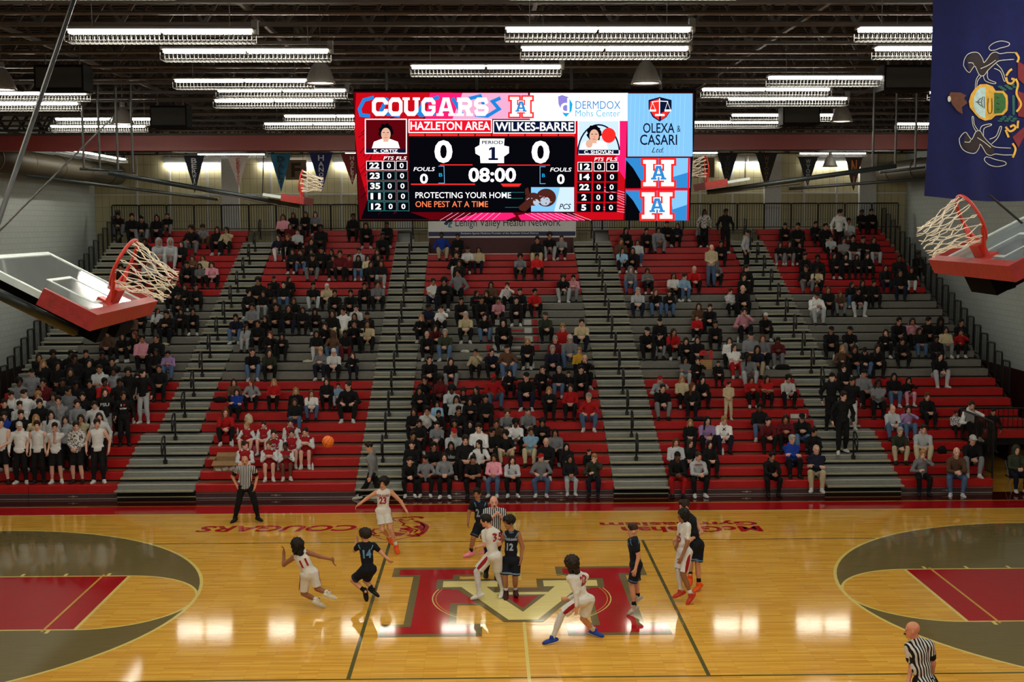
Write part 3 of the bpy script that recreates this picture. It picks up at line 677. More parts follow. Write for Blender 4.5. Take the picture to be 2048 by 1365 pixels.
# title band
sq('panel', [R4(1060, 1256, 186, 242)], 'white')
blue_c = [[(748, 195), (728, 200), (719, 218), (722, 230), (740, 232)], [(775, 196), (760, 225), (800, 232)], [(850, 198), (835, 230)], [(878, 194), (845, 205), (842, 230), (870, 228)], [(905, 196), (925, 230)], [(935, 198), (960, 192), (975, 225)], [(1001, 196), (985, 203), (998, 218), (975, 232), (950, 230)]]
for pth in blue_c: sq('brush_stroke', sk(pth, 7), 'blue')
tx = [(744, 776), (777, 805), (807, 838), (843, 871), (875, 909), (914, 944), (948, 977)]
ltr = []
for ch, (a, b2) in zip('COUGARS', tx):
    for q in block(ch): ltr.append([(a+x*(b2-a), 232-y*37) for x, y in q])
sq('title_lettering', ltr, 'white')
def ha(name, u0, u1, v0, v1):
    Wd, Hd = u1-u0, v1-v0
    def mp(q): return [(u0+x*Wd, v1-y*Hd) for x, y in q]
    def big(q, e): 
        cx = sum(p[0] for p in q)/len(q); cy = sum(p[1] for p in q)/len(q)
        return [(p[0]+(e if p[0] > cx else -e), p[1]+(e if p[1] > cy else -e)) for p in q]
    hq = [q for q in block('H')]
    sq(name, [mp(big([(.06+.88*x, .06+.88*y) for x, y in q], .07)) for q in hq], 'bred')
    sq(name, [mp([(.06+.88*x, .06+.88*y) for x, y in q]) for q in hq], 'white')
    aq = block('A')
    sq(name, [mp(big([(.29+.42*x, .28+.46*y) for x, y in q], .03)) for q in aq], 'white')
    sq(name, [mp([(.29+.42*x, .28+.46*y) for x, y in q]) for q in aq], 'mid')
ha('team_mark', 1018, 1066, 191, 236)
# sponsor panel right of the title
sq('logo', [[(1116, 193), (1124, 190), (1136, 194), (1144, 206), (1142, 220), (1132, 234), (1124, 224), (1117, 208)]], 'vio'); sq('logo', [[(1138, 196), (1145, 208), (1143, 222), (1132, 234), (1126, 228), (1138, 220)]], 'cy')
st('lettering', 'd', 1121, 1139, 196, 226, 'white', .01); st('lettering', 'DERMDOX', 1151, 1241, 202, 218, 'mid', 0); st('lettering', 'Mohs Center', 1151, 1240, 220, 233, 'cy', -.005)
sq('panel', [R4(1255, 1385, 187, 313)], 'sky'); sq('streak', [sk([(1262+k*9, 190), (1258+k*9, 310)], .7)[0] for k in range(13)], 'lsky')
sq('shield', [[(1297, 200), (1319, 194), (1343, 200), (1343, 218), (1333, 234), (1319, 243), (1305, 234), (1297, 218)]], 'navy'); sq('shield', [[(1300, 203), (1318, 197), (1318, 240), (1307, 232), (1299, 218)], [(1322, 226), (1341, 218), (1333, 232), (1322, 240)]], 'bred')
sq('scales', sk([(1319, 197), (1319, 228)], 2)+sk([(1303, 204), (1319, 202), (1336, 203)], 1.6)+sk([(1305, 205), (1300, 220), (1311, 220), (1305, 205)], .8)+sk([(1335, 204), (1330, 220), (1341, 220), (1335, 204)], .8)+[R4(1299, 1312, 219, 223), R4(1329, 1342, 219, 223), R4(1310, 1329, 228, 232)], 'white')
st('lettering', 'OLEXA', 1286, 1349, 246, 266, 'navy', .01); st('lettering', '&', 1354, 1361, 251, 264, 'navy', 0); st('lettering', 'CASARI', 1280, 1354, 269, 290, 'navy', .01); st('lettering', 'Ltd.', 1303, 1327, 295, 305, 'navy', .0, .4)
for k, (v0, v1) in enumerate(((316, 376), (381, 441))):
    sq('panel', [R4(1251, 1380-k*4, v0, v1)], 'mid'); sq('panel', [[(1250, v1), (1290, v1), (1266, v0+20), (1252, v0+4)]], 'blk'); sq('panel', [[(1345, v1-22), (1379-k*4, v1-32), (1379-k*4, v0), (1340, v0)]], 'sky')
    ha('team_mark', 1284-k*3, 1350-k*3, v0, v1)
sq('edge_strip', [[(1379, 315), (1377, 441), (1373, 441), (1376, 315)], R4(1250, 1377, 377, 381)], 'hred')
# team names
sq('frame', [R4(817, 984, 238, 266)], 'white'); sq('panel', [R4(819, 982, 240, 264)], 'hred'); st('lettering', 'HAZLETON AREA', 821, 980, 243, 260, 'white', .02)
sq('frame', [R4(986, 1151, 240, 267)], 'white'); sq('panel', [R4(988, 1149, 242, 265)], 'navy'); st('lettering', 'WILKES-BARRE', 991, 1147, 244, 262, 'white', .02)
sq('timeout_bar', [R4(818+33.3*k, 849+33.3*k, 267.5, 272) for k in range(10)], 'bred')
# main panel
sq('panel', [[(819, 424), (1148, 425), (1150, 274), (817, 273)]], 'blk')
st('digit', '0', 869, 905, 280, 326, 'white', .03); st('digit', '0', 1063, 1099, 281, 327, 'white', .03)
sq('jersey_panel', [[(961, 326), (1008, 326), (1008, 313), (1018, 306), (1018, 293), (1008, 291), (1009, 277), (960, 277), (959, 290), (950, 295), (951, 307), (960, 312)]], 'white')
st('lettering', 'PERIOD', 964, 1006, 281, 288, 'navy', .02); sq('digit', [[(983, 320), (990, 320), (990, 294), (985, 294), (983, 297)]], 'navy'); sq('digit', [R4(977, 996, 316, 320)], 'navy'); sq('digit', [[(978, 301), (984, 298), (984, 293), (978, 297)]], 'navy')
sq('divider', [R4(880, 945, 328.5, 330.5), R4(995, 1100, 329, 331)], 'bred'); sq('divider', [R4(822, 950, 367, 369.5), [(1001, 367), (1043, 367), (1038, 373), (1006, 373)]], 'bred')
st('lettering', 'FOULS', 827, 870, 334, 342, 'white', .01, .2); st('digit', '0', 840, 856, 347, 367, 'white', .03); st('lettering', 'FOULS', 1100, 1143, 335, 343, 'white', .01, .2); st('digit', '0', 1114, 1129, 348, 368, 'white', .03)
st('lettering', '08:00', 937, 1032, 335, 364, 'white', .03)
sq('bracket', sk([(877, 332), (888, 332), (889, 366), (877, 366)], 1)+sk([(1091, 333), (1080, 333), (1080, 367), (1091, 367)], 1), 'sky'); st('lettering', 'B', 878, 885, 346, 353, 'cy', .01); st('lettering', 'B', 1084, 1090, 347, 354, 'cy', .01)
st('lettering', 'PROTECTING YOUR HOME', 831, 1022, 384, 396, 'white', .006); st('lettering', 'ONE PEST AT A TIME', 831, 976, 402, 414, 'org', .006)
sq('picture', [R4(1062, 1148, 374, 423)], 'sky'); sq('picture', [[(1120, 374), (1148, 374), (1148, 423), (1108, 423)]], 'ice')
sq('animal_picture', [ell(1092, 395, 20, 18), ell(1066, 398, 16, 13), [(1036, 414), (1050, 402), (1064, 410), (1050, 423), (1040, 420)], [(1050, 378), (1056, 374), (1060, 388), (1050, 390)]], 'brn'); sq('animal_picture', [ell(1090, 402, 10, 9)], 'grey'); sq('animal_picture', [ell(1072, 404, 6, 6)], 'grey')
for k in range(26):
    a_ = rnd.uniform(0, 6.28); q_ = rnd.uniform(.2, .95); sq('fur_patch', [ell((1092 if k % 2 else 1068)+18*q_*math.cos(a_), 396+13*q_*math.sin(a_), rnd.uniform(1, 2.6), rnd.uniform(.7, 1.8), 8)], ('grey', 'brn', 'dred')[k % 3])
st('lettering', 'PCS', 1118, 1142, 407, 418, 'blk', .01, .3)
for l_ in ([(1005, 384), (1048, 384)], [(1012, 396), (1046, 396)], [(1010, 414), (1036, 414)]): sq('streak', sk(l_, .8), 'teal')
sq('backdrop', [[(905, 440), (960, 425), (1025, 425), (1032, 432), (1012, 440)], [(1042, 440), (1036, 430), (1060, 425), (1120, 425), (1170, 440)]], 'hot'); sq('streak', [sk([(880+k*13, 440), (905+k*12, 425)], .9)[0] for k in range(9)]+[sk([(1050+k*12, 426), (1078+k*13, 440)], .9)[0] for k in range(9)], 'pink')
# player cards
for (u0, u1, v0, v1, nm, kind) in ((730, 814, 237, 307, 'K. ORTIZ', 0), (1155, 1239, 240, 309, 'C. SHOVLIN', 1)):
    sq('frame', [R4(u0, u1, v0, v1)], 'white'); sq('card', [R4(u0+2, u1-2, v0+2, v1-2)], 'dred' if kind == 0 else 'ice')
    cu = (u0+u1)/2-(0 if kind == 0 else 9)
    if kind: sq('card', sk(ell(cu+9, v1, 42, 60, 20, 180, 360), 3), 'navy')
    sq('portrait', [[(cu-28, v1-11), (cu-24, v1-24), (cu-8, v1-30), (cu+8, v1-30), (cu+24, v1-24), (cu+28, v1-11)]], 'white'); sq('portrait', [[(cu+(14.5+2*math.sin(i*2.1))*math.cos(i*.2244), v0+26+(16.5+2*math.cos(i*1.7))*math.sin(i*.2244)) for i in range(28)]], 'blk'); sq('portrait', [ell(cu, v0+31, 9.5, 13), R4(cu-5, cu+5, v0+38, v0+46)], 'skin')
    sq('portrait', [R4(cu-6, cu-2, v0+27, v0+28.3)], 'brn'); sq('portrait', [R4(cu+2, cu+6, v0+27, v0+28.3)], 'brn'); sq('portrait', [R4(cu-3, cu+3, v0+37, v0+38)], 'hred'); sq('portrait', [[(cu-1, v0+34), (cu+1.5, v0+34), (cu+.3, v0+29)]], 'org')
    if kind: sq('portrait', [ell(u1-22, v0+30, 14, 15)], 'bred'); sq('portrait', [ell(cu-10, v1-22, 7, 8)], 'skin')
    sq('card', [R4(u0+2, u1-2, v1-10, v1-2)], 'navy'); st('lettering', nm, cu-24+(0 if kind == 0 else 4), cu+24+(0 if kind == 0 else 14), v1-9, v1-2.5, 'white', .02)
for (xs, y0, nums, kk) in (((733, 765, 766, 790, 792, 815), 321, (22, 23, 35, 11, 12), 0), ((1155, 1184, 1187, 1209, 1212, 1236), 323, (12, 14, 22, 2, 5), 1)):
    st('lettering', 'PTS', xs[2]+1, xs[3]-2, y0-9, y0-2, 'white', .01, .2); st('lettering', 'FLS', xs[4], xs[5]-1, y0-9, y0-2, 'white', .01, .2)
    for k, nn in enumerate(nums):
        dx = (1 if kk == 0 else -.7)*k*.9; v0 = y0+k*20.4; v1 = v0+18.5
        cells = [(xs[0]+dx, xs[1]+dx), (xs[2]+dx, xs[3]+dx), (xs[4]+dx, xs[5]+dx)]
        sq('frame', [R4(a, b2, v0, v1) for a, b2 in cells], 'white' if k == 0 else ('teal' if kk == 0 else 'dred')); sq('cell', [R4(a+1, b2-1, v0+1, v1-1) for a, b2 in cells], 'blk')
        a, b2 = cells[0]; wdt = 20 if nn > 9 else 10; st('digit', str(nn), (a+b2)/2-wdt/2, (a+b2)/2+wdt/2, v0+3, v1-3, 'white', .035)
        for a, b2 in cells[1:]: st('digit', '0', (a+b2)/2-4, (a+b2)/2+4, v0+4, v1-4, 'white', .02)
# ---- folded basketball goals
M_GLASS = bpy.data.materials.new('backboard_glass'); M_GLASS.use_nodes = True
gb = M_GLASS.node_tree.nodes['Principled BSDF']; gb.inputs['Base Color'].default_value = (.75, .85, .85, 1); gb.inputs['Roughness'].default_value = .06; gb.inputs['Transmission Weight'].default_value = .85; gb.inputs['IOR'].default_value = 1.3
M_PADR = mat('red_foam_pad', (136, 20, 16), .6, var=.2, bump=.3); M_RIM = mat('orange_rim', (178, 34, 16), .45, var=.12); M_NET = mat('white_net_cord', (226, 216, 200), .8, var=.1); M_BWHITE = mat('backboard_white', (180, 190, 190), .5, var=.05)
M_MATTE = mat('matte_black', (7, 7, 8), .95, spec=.05)
M_MAST = mat('dark_mast_steel', (40, 46, 48), .35, metal=.6, var=.1)
def goal(name, label, org, U, Ndir, Wd, bw, bh, rr, detail=True):
    """board in a local frame: x across, y out of the face, z up the board"""
    g = thing(name, label, 'basketball goal', tuple(org), group='folded basketball goals')
    U, Nn, Wd = map(np.array, (U, Ndir, Wd))
    def L(x, y, z): return tuple(Wd*x+Nn*y+U*z)
    def lbox(n, m, x0, x1, y0, y1, z0, z1):
        vs = [L(a, b, c) for c in (z0, z1) for (a, b) in ((x0, y0), (x1, y0), (x1, y1), (x0, y1))]
        return MB().add(vs, [(0, 3, 2, 1), (4, 5, 6, 7), (0, 1, 5, 4), (1, 2, 6, 5), (2, 3, 7, 6), (3, 0, 4, 7)]).build(n, m, g)
    h = bw/2
    lbox('glass', M_GLASS, -h+.04, h-.04, -.006, .006, .04, bh-.04)
    t = .055
    for (a, b, c, d) in ((-h, h, 0, t), (-h, h, bh-t, bh), (-h, -h+t, t, bh-t), (h-t, h, t, bh-t)): lbox('board_frame', M_BWHITE, a, b, -.045, .012, c, d)
    lt = .035; sw, sh, s0 = .305, .457, .16
    for (a, b, c, d) in ((-sw, sw, s0, s0+lt), (-sw, sw, s0+sh-lt, s0+sh), (-sw, -sw+lt, s0+lt, s0+sh-lt), (sw-lt, sw, s0+lt, s0+sh-lt)): lbox('target_line', M_BWHITE, a, b, .007, .010, c, d)
    lbox('bottom_pad', M_PADR, -h-.03, h+.03, -.09, .06, -.06, .03); lbox('side_pad', M_PADR, -h-.03, -h+.02, -.09, .06, .03, .42); lbox('side_pad', M_PADR, h-.02, h+.03, -.09, .06, .03, .42)
    rz = .16; ry = .16+rr
    ring = [L(rr*math.sin(a), ry-rr*math.cos(a), rz) for a in np.linspace(0, 2*math.pi, 33)[:-1]]
    rim = MB().tube(ring, .016, 8, True).build('rim', M_RIM, g, True)
    lbox('rim_bracket', M_RIM, -.10, .10, .0, .16, rz-.09, rz-.02); lbox('rim_bracket', M_RIM, -.08, .08, .0, .03, rz-.15, rz+.06)
    for s in (-1, 1): MB().tube([L(s*.09, .05, rz-.07), L(s*rr*.9, ry-rr*.35, rz-.01)], .02, 6).build('rim_brace', M_RIM, g)
    # net: crossing cords
    nb = MB(); n = 14
    lev = [(1.0, 0, 0), (.97, -.05, 0), (.88, -.14, .5), (.80, -.19, 1), (.72, -.25, 1.5), (.66, -.30, 2), (.62, -.36, 2.5), (.60, -.42, 3), (.62, -.46, 3.4)]
    for k in range(n):
        for sgn in (-1, 1):
            pts = []
            for i, (fr, dz, tw) in enumerate(lev):
                a = 2*math.pi*(k+sgn*tw*.5)/n; wob = .012*math.sin(k*2.3+i*1.7+sgn); pts.append(L(rr*fr*math.sin(a)+wob, ry-rr*fr*math.cos(a)+wob, rz+dz))
            nb.tube(pts, .0044, 5)
    nb.build('net', M_NET, g)
    return g, L
th = math.radians(27.4)
U1 = np.array([-math.cos(th), 0, math.sin(th)]); N1 = np.array([math.sin(th), 0, math.cos(th)]); WY = np.array([0, 1.0, 0])
pL = np.array([-3.93, -13.97, 6.90])
g, L = goal('basketball_goal', 'glass backboard folded up at left foreground with red pad, rim and net', pL, U1, N1, WY, 1.83, 1.07, .2286)
MB().obox(L(-.45, -.17, 1.3), np.array(WY)*.10, N1*.075, U1*1.35).build('mast', M_MATTE, g)
MB().obox(L(0, -.12, .2), np.array(WY)*.55, N1*.03, U1*.2).build('mount', M_MATTE, g); MB().obox(L(.1, -.16, .02), np.array(WY)*.22, N1*.06, U1*.10).build('mount', M_MATTE, g)
p0 = ony(-40, 570, -15.1)-pL; p1 = ony(152, 664, -14.6)-pL
MB().tube([p0, p1], .045, 10).build('brace_tube', M_MAST, g, True)
p0 = ony(-12, 470, -14.9)-pL; p1 = ony(151, -10, -13.0)-pL
MB().tube([p0, p1], .022, 8).build('hoist_cable', M_BLACK, g)
p0 = ony(-4, 465, -13.4)-pL; p1 = ony(225, 235, -10.5)-pL
MB().tube([p0, p1], .010, 6).build('hoist_cable', M_BLACK, g)
U2 = np.array([math.cos(th), 0, math.sin(th)]); N2 = np.array([-math.sin(th), 0, math.cos(th)])
pR = np.array([3.70, -13.97, 7.27])
g, L = goal('basketball_goal', 'glass backboard folded up at right foreground, cut by the picture edge', pR, U2, N2, WY, 1.83, 1.07, .2286)
MB().tube([L(0, -.14, .15), L(0, -.14, 2.9)], .075, 12).build('mast', M_BLACK, g, True)
MB().obox(L(.2, -.2, .34), np.array(WY)*.30, N2*.12, U2*.3).build('mount', M_MATTE, g); MB().tube([L(.3, -.3, .2), L(.3, -.33, .36)], .1, 12).build('motor', M_MATTE, g, True)
p0 = ony(1978, 390, -13.2)-pR; p1 = ony(2045, 447, -13.4)-pR
MB().tube([p0, p1], .012, 6).build('hoist_cable', M_BLACK, g)
# far pair, folded up beyond the scoreboard
V3 = lambda *a: np.array(a, float)
for s in (-1, 1):
    Yf = 2.0
    if s < 0: base = (537, 389); end = (612, 401); hoopc = (602, 375); masts = [((218, 346), (600, 412), .055), ((55, 352), (436, 399), .035), ((160, 338), (245, 342), .03)]; cab = [((525, 392), (527, 312)), ((412, 382), (590, 418))]; sup = [(168, 338, 300), (200, 340, 300), (236, 342, 300), (266, 345, 300)]
    else: base = (1486, 358); end = (1404, 372); hoopc = (1410, 350); masts = [((1792, 332), (1414, 385), .055), ((1872, 356), (1578, 378), .035), ((1850, 335), (1760, 345), .03)]; cab = [((1490, 362), (1491, 310)), ((1425, 388), (1600, 368))]; sup = [(1745, 340, 300), (1790, 334, 300), (1830, 336, 300)]
    a = ony(*base, Yf); e = ony(*end, Yf); d = e-a; d[1] = 0; Lb = np.linalg.norm(d); U = -d/Lb; N_ = np.array([-U[2]*(1 if s < 0 else -1)*-1, 0, 0]); 
    N_ = np.array([-U[2], 0, U[0]]); 
    if N_[2] < 0: N_ = -N_
    org = e
    g, L = goal('basketball_goal', 'small folded basketball goal beyond the scoreboard on the %s' % ('left' if s < 0 else 'right'), org, U, N_, WY, 1.4, Lb, .2286)
    for (p, q, r) in masts: MB().tube([ony(*p, Yf+.1)-org, ony(*q, Yf+.1)-org], r, 10).build('mast', M_MAST, g, True)
    for (p, q) in cab: MB().tube([ony(*p, Yf)-org, ony(*q, Yf)-org], .012, 5).build('cable', M_BLACK, g)
    for (u, v0, v1) in sup: MB().tube([ony(u, v0, Yf+.1)-org, ony(u, v0, Yf+.1)*V3(1, 1, 0)+V3(0, 0, 11.88)-org], .025, 6).build('ceiling_strut', M_BLACK, g)
# ---- pennants hung from the joists in front of the back wall
PY = 19.5
M_PEN = {}
def pennant(u, v0, v1, w, rgb, word, trgb, lab):
    t = ony(u, v0, PY); bt = ony(u, v1, PY); hw = w/F*(PY-CAM[1])/2; hgt = t[2]-bt[2]
    pn = thing('pennant', lab, 'pennant', tuple(t), group='school pennants')
    mb = MB(); n = 14
    for i in range(n+1):
        z = -hgt*i/n; k = hw*(1-i/n)+.004
        for j in range(5):
            xx = -k+2*k*j/4; mb.v.append((xx, .03*math.sin(xx*9+i*.3), z))
    for i in range(n):
        for j in range(4): mb.f.append((i*5+j, (i+1)*5+j, (i+1)*5+j+1, i*5+j+1))
    mb.build('cloth', mat('pennant_cloth_%d_%d_%d' % rgb, rgb, .8, var=.12), pn, True)
    MB().tube([(-hw-.05, 0, .01), (hw+.05, 0, .01)], .012, 6).build('rod', M_BLACK, pn)
    for sx in (-1, 1): MB().tube([(sx*hw, 0, .01), (sx*hw, 0, 11.87-t[2])], .004, 4).build('cord', M_BLACK, pn)
    N_ = len(word); mt = mat('pennant_print_%d_%d_%d' % trgb, trgb, .7)
    ztop = -.08; avail = hgt*.84
    ws = [1.0-.55*(i/N_) for i in range(N_)]; tot = sum(ws)
    z = ztop
    for i, ch in enumerate(word):
        hh = avail*ws[i]/tot; wmax = 2*hw*(1-(-z+hh)/hgt)*.62; wd_ = max(.07, min(hh*.95, wmax*1.15))*(.3 if ch == 'I' else 1)
        vs, fs = text2d(ch, 1, .02); 
        if vs: vs = fit(vs, -wd_/2, wd_/2, z-hh*.88, z); MB().add([(x, -.038, y) for x, y in vs], fs).build('lettering', mt, pn)
        z -= hh
pennant(388, 312, 386, 40, (24, 28, 46), 'BERWICK', (190, 196, 205), 'navy pennant reading down in white, leftmost of the row')
pennant(476, 312, 376, 40, (170, 160, 156), 'CRESTWOOD', (150, 34, 34), 'white pennant with red lettering by the white column')
pennant(561, 308, 384, 42, (30, 96, 132), 'DALLAS', (14, 18, 24), 'teal pennant with black lettering')
pennant(642, 306, 386, 46, (20, 34, 96), 'HANOVER', (196, 200, 214), 'royal blue pennant with white lettering')
pennant(704, 308, 370, 44, (110, 24, 26), 'HAZLETON', (190, 180, 176), 'red pennant half hidden by the left end of the scoreboard')
pennant(1455, 308, 374, 40, (16, 18, 24), 'TUNKHAN', (48, 52, 60), 'black pennant nearest the right end of the scoreboard')
pennant(1533, 308, 378, 42, (22, 18, 18), 'WYOMING', (90, 70, 40), 'black pennant with faint gold lettering')
pennant(1616, 314, 372, 40, (14, 14, 18), 'WYOM S', (130, 134, 142), 'black pennant with white lettering beside the dome lamp')
pennant(1708, 316, 382, 34, (40, 22, 16), 'NW', (170, 96, 40), 'brown pennant with orange letter at its tip, rightmost of the row')
for (u, v, ch) in ((592, 340, 'F'), (1408, 335, 'H')):
    p = ony(u, v, YB-.3); s = thing('section_sign', 'tan placard with letter %s on the back wall' % ch, 'sign', tuple(p), group='section signs')
    MB().box(-.45, .45, 0, .03, -.42, .42).build('board', mat('tan_sign', (120, 104, 80), .7), s); vs, fs = text2d(ch, 1, .03); vs = fit(vs, -.2, .2, -.3, .3); MB().add([(x, -.006, y) for x, y in vs], fs).build('lettering', mat('sign_print', (54, 36, 28), .7), s)
    for k in (-1, 1): MB().tube([(k*.3, .015, .42), (k*.3, .015, 11.87-p[2])], .006, 4).build('cord', M_BLACK, s)
# ---- state flag hung sideways near the camera
FY = -12.2
M_FLAG = mat('blue_flag_cloth', (3, 13, 72), .95, var=.15, scale=12); fl0 = ony(1868, -60, FY); fl1 = ony(1868, 392, FY)
fw = 1.42; fh = fl0[2]-fl1[2]
fg = thing('state_flag', 'blue state flag with coat of arms and two horses, hung sideways', 'flag', (fl0[0], FY, fl0[2]))
def fdisp(x, z):
    k = -z/fh; return .035*math.sin(x*9+1.5)*k+.02*math.sin(x*17+z*1.5)*k, (.05*k*k+.03*math.sin(z*2.2+.6)*k)*(.5-x/fw)-.0
def fpt(x, z, off=0.0):
    dy, dx = fdisp(x, z); return (x-dx*.6, dy-off, z-(.06*math.sin(math.pi*min(1, x/fw*.9))*(-z/fh)))
mb = MB(); nx, nz = 36, 50
for j in range(nz+1):
    for i in range(nx+1): mb.v.append(fpt(fw*i/nx, -fh*j/nz))
for j in range(nz):
    for i in range(nx): a = j*(nx+1)+i; mb.f.append((a, a+nx+1, a+nx+2, a+1))
mb.build('cloth', M_FLAG, fg, True)
MB().tube([(-.05, 0, .01), (fw+.05, 0, .01)], .015, 8).build('pole', M_BLACK, fg)
FLAY = [0]
def fq(name, polys, rgb, matname):
    FLAY[0] += 1; mb = MB()
    for pl in polys:
        pp = []
        for (u, v) in pl: q = ony(1860+u/3.414, v/3.414, FY); pp.append((q[0]-fl0[0], q[2]-fl0[2]))
        vs, fs = fill(pp); bm = bmesh.new(); vv = [bm.verts.new((x, z, 0)) for x, z in vs]
        for q in fs:
            try: bm.faces.new([vv[i] for i in q])
            except ValueError: pass
        for _ in range(4):
            ed = [e for e in bm.edges if e.calc_length() > .035]
            if not ed: break
            bmesh.ops.subdivide_edges(bm, edges=ed, cuts=1); bmesh.ops.triangulate(bm, faces=bm.faces[:])
        bm.verts.index_update(); mb.add([fpt(v.co.x, v.co.y, .003+FLAY[0]*.0012) for v in bm.verts], [[v.index for v in f.verts] for f in bm.faces]); bm.free()
    mb.build(name, mat(matname, rgb, .75, var=.12, scale=25), fg)
def curve(p, n=5):
    p = [np.array(q, float) for q in p]
    if len(p) < 3: return p
    out = []
    for i in range(len(p)-1):
        a, b, c, d = p[max(i-1, 0)], p[i], p[i+1], p[min(i+2, len(p)-1)]
        for k in range(n):
            t = k/n; out.append(.5*((2*b)+(c-a)*t+(2*a-5*b+4*c-d)*t*t+(3*b-a-3*c+d)*t**3))
    return out+[p[-1]]
def fs_(paths, w): return [[tuple(v) for v in q] for p in paths for q in stroke(curve(p), w)]
h_top = [[(222, 440), (228, 400), (250, 365), (290, 348), (330, 352), (358, 385), (370, 412), (395, 385), (420, 352), (450, 342), (480, 352), (530, 345), (585, 345)], [(222, 440), (240, 470), (262, 485), (280, 462), (300, 440), (312, 455), (335, 495), (368, 500), (400, 462), (445, 420), (480, 398), (575, 390)],
         [(335, 495), (312, 530), (304, 585), (314, 590), (322, 540), (350, 505)], [(365, 500), (382, 535), (440, 552), (450, 543), (400, 520), (395, 470)], [(440, 450), (482, 472), (505, 532), (515, 525), (492, 460), (455, 420)], [(450, 327), (415, 330), (405, 308), (440, 280), (490, 268), (540, 280), (535, 300), (480, 315), (450, 327)], [(255, 420), (285, 420), (295, 435)], [(345, 455), (400, 430), (450, 395)]]
h_bot = [[(u-25, 1372-v) for u, v in p] for p in h_top]
body1 = [(240, 390), (290, 352), (340, 365), (372, 412), (420, 352), (470, 352), (470, 398), (400, 462), (365, 498), (335, 492), (300, 440), (262, 480)]
fq('horse', [body1, [(u-25, 1372-v) for u, v in body1][::-1]], (30, 16, 24), 'flag_black_print'); fq('horse_outline', fs_(h_top, 4.5), (196, 196, 190), 'flag_white_print'); fq('horse_outline', fs_(h_bot, 4.5), (196, 196, 190), 'flag_white_print')
fq('branch', [ell(480+i*14, 560+abs(6-i)*2+(i % 3)*12, 16, 7) for i in range(8)]+[ell(480+i*14, 800-(i % 3)*14, 16, 7) for i in range(8)]+[ell(570, 640+i*18, 9, 14) for i in range(7)], (20, 84, 80), 'flag_green_print')
fq('ribbon', [[(600, 400), (642, 430), (642, 560), (600, 520)], [(596, 600), (642, 620), (642, 780), (600, 770)], [(560, 910), (642, 840), (642, 900), (600, 980)]], (110, 16, 34), 'flag_red_print')
for sp_ in ([[(585, 345), (605, 380), (595, 410)], [(520, 500), (540, 470), (560, 455)], [(520, 510), (530, 545), (560, 550), (575, 525), (555, 520)], [(585, 520), (600, 560), (590, 620), (620, 690), (590, 740)], [(515, 840), (545, 870), (580, 850), (570, 830), (545, 840)], [(600, 800), (595, 850)], [(515, 860), (535, 910)], [(560, 950), (580, 990), (560, 1045)]]): fq('scroll', fs_([sp_], 14), (206, 160, 56), 'flag_gold_print'); FLAY[0] -= 1
FLAY[0] += 1
sh = [(300, 590), (340, 560), (390, 556), (430, 570), (450, 600), (500, 600), (528, 630), (532, 680), (528, 730), (500, 760), (450, 765), (425, 790), (380, 800), (330, 785), (300, 760), (262, 720), (255, 680), (270, 630)]
fq('shield', [sh], (206, 160, 56), 'flag_gold_print'); fq('shield', [[(290, 660), (310, 610), (345, 582), (382, 576), (382, 782), (340, 775), (305, 745), (290, 710)]], (170, 200, 205), 'flag_pale_blue_print'); fq('shield', [[(440, 612), (495, 616), (515, 650), (515, 715), (490, 748), (440, 752)]], (44, 96, 44), 'flag_leaf_print')
fq('ship', fs_([[(372, 640), (372, 720)], [(362, 640), (350, 680), (362, 715)], [(350, 650), (320, 680), (350, 705)], [(303, 680), (345, 680)], [(400, 650), (400, 740), (425, 740), (425, 650)], [(455, 640), (470, 650)], [(455, 680), (475, 690)], [(455, 720), (475, 725)]], 5), (28, 28, 30), 'flag_black_print')
fq('eagle', [[(130, 640), (140, 622), (200, 622), (238, 640), (222, 660), (245, 690), (210, 720), (215, 768), (180, 745), (150, 705), (140, 680)]], (96, 56, 40), 'flag_brown_print'); fq('eagle', [ell(130, 668, 11, 20)], (210, 210, 205), 'flag_white_print')
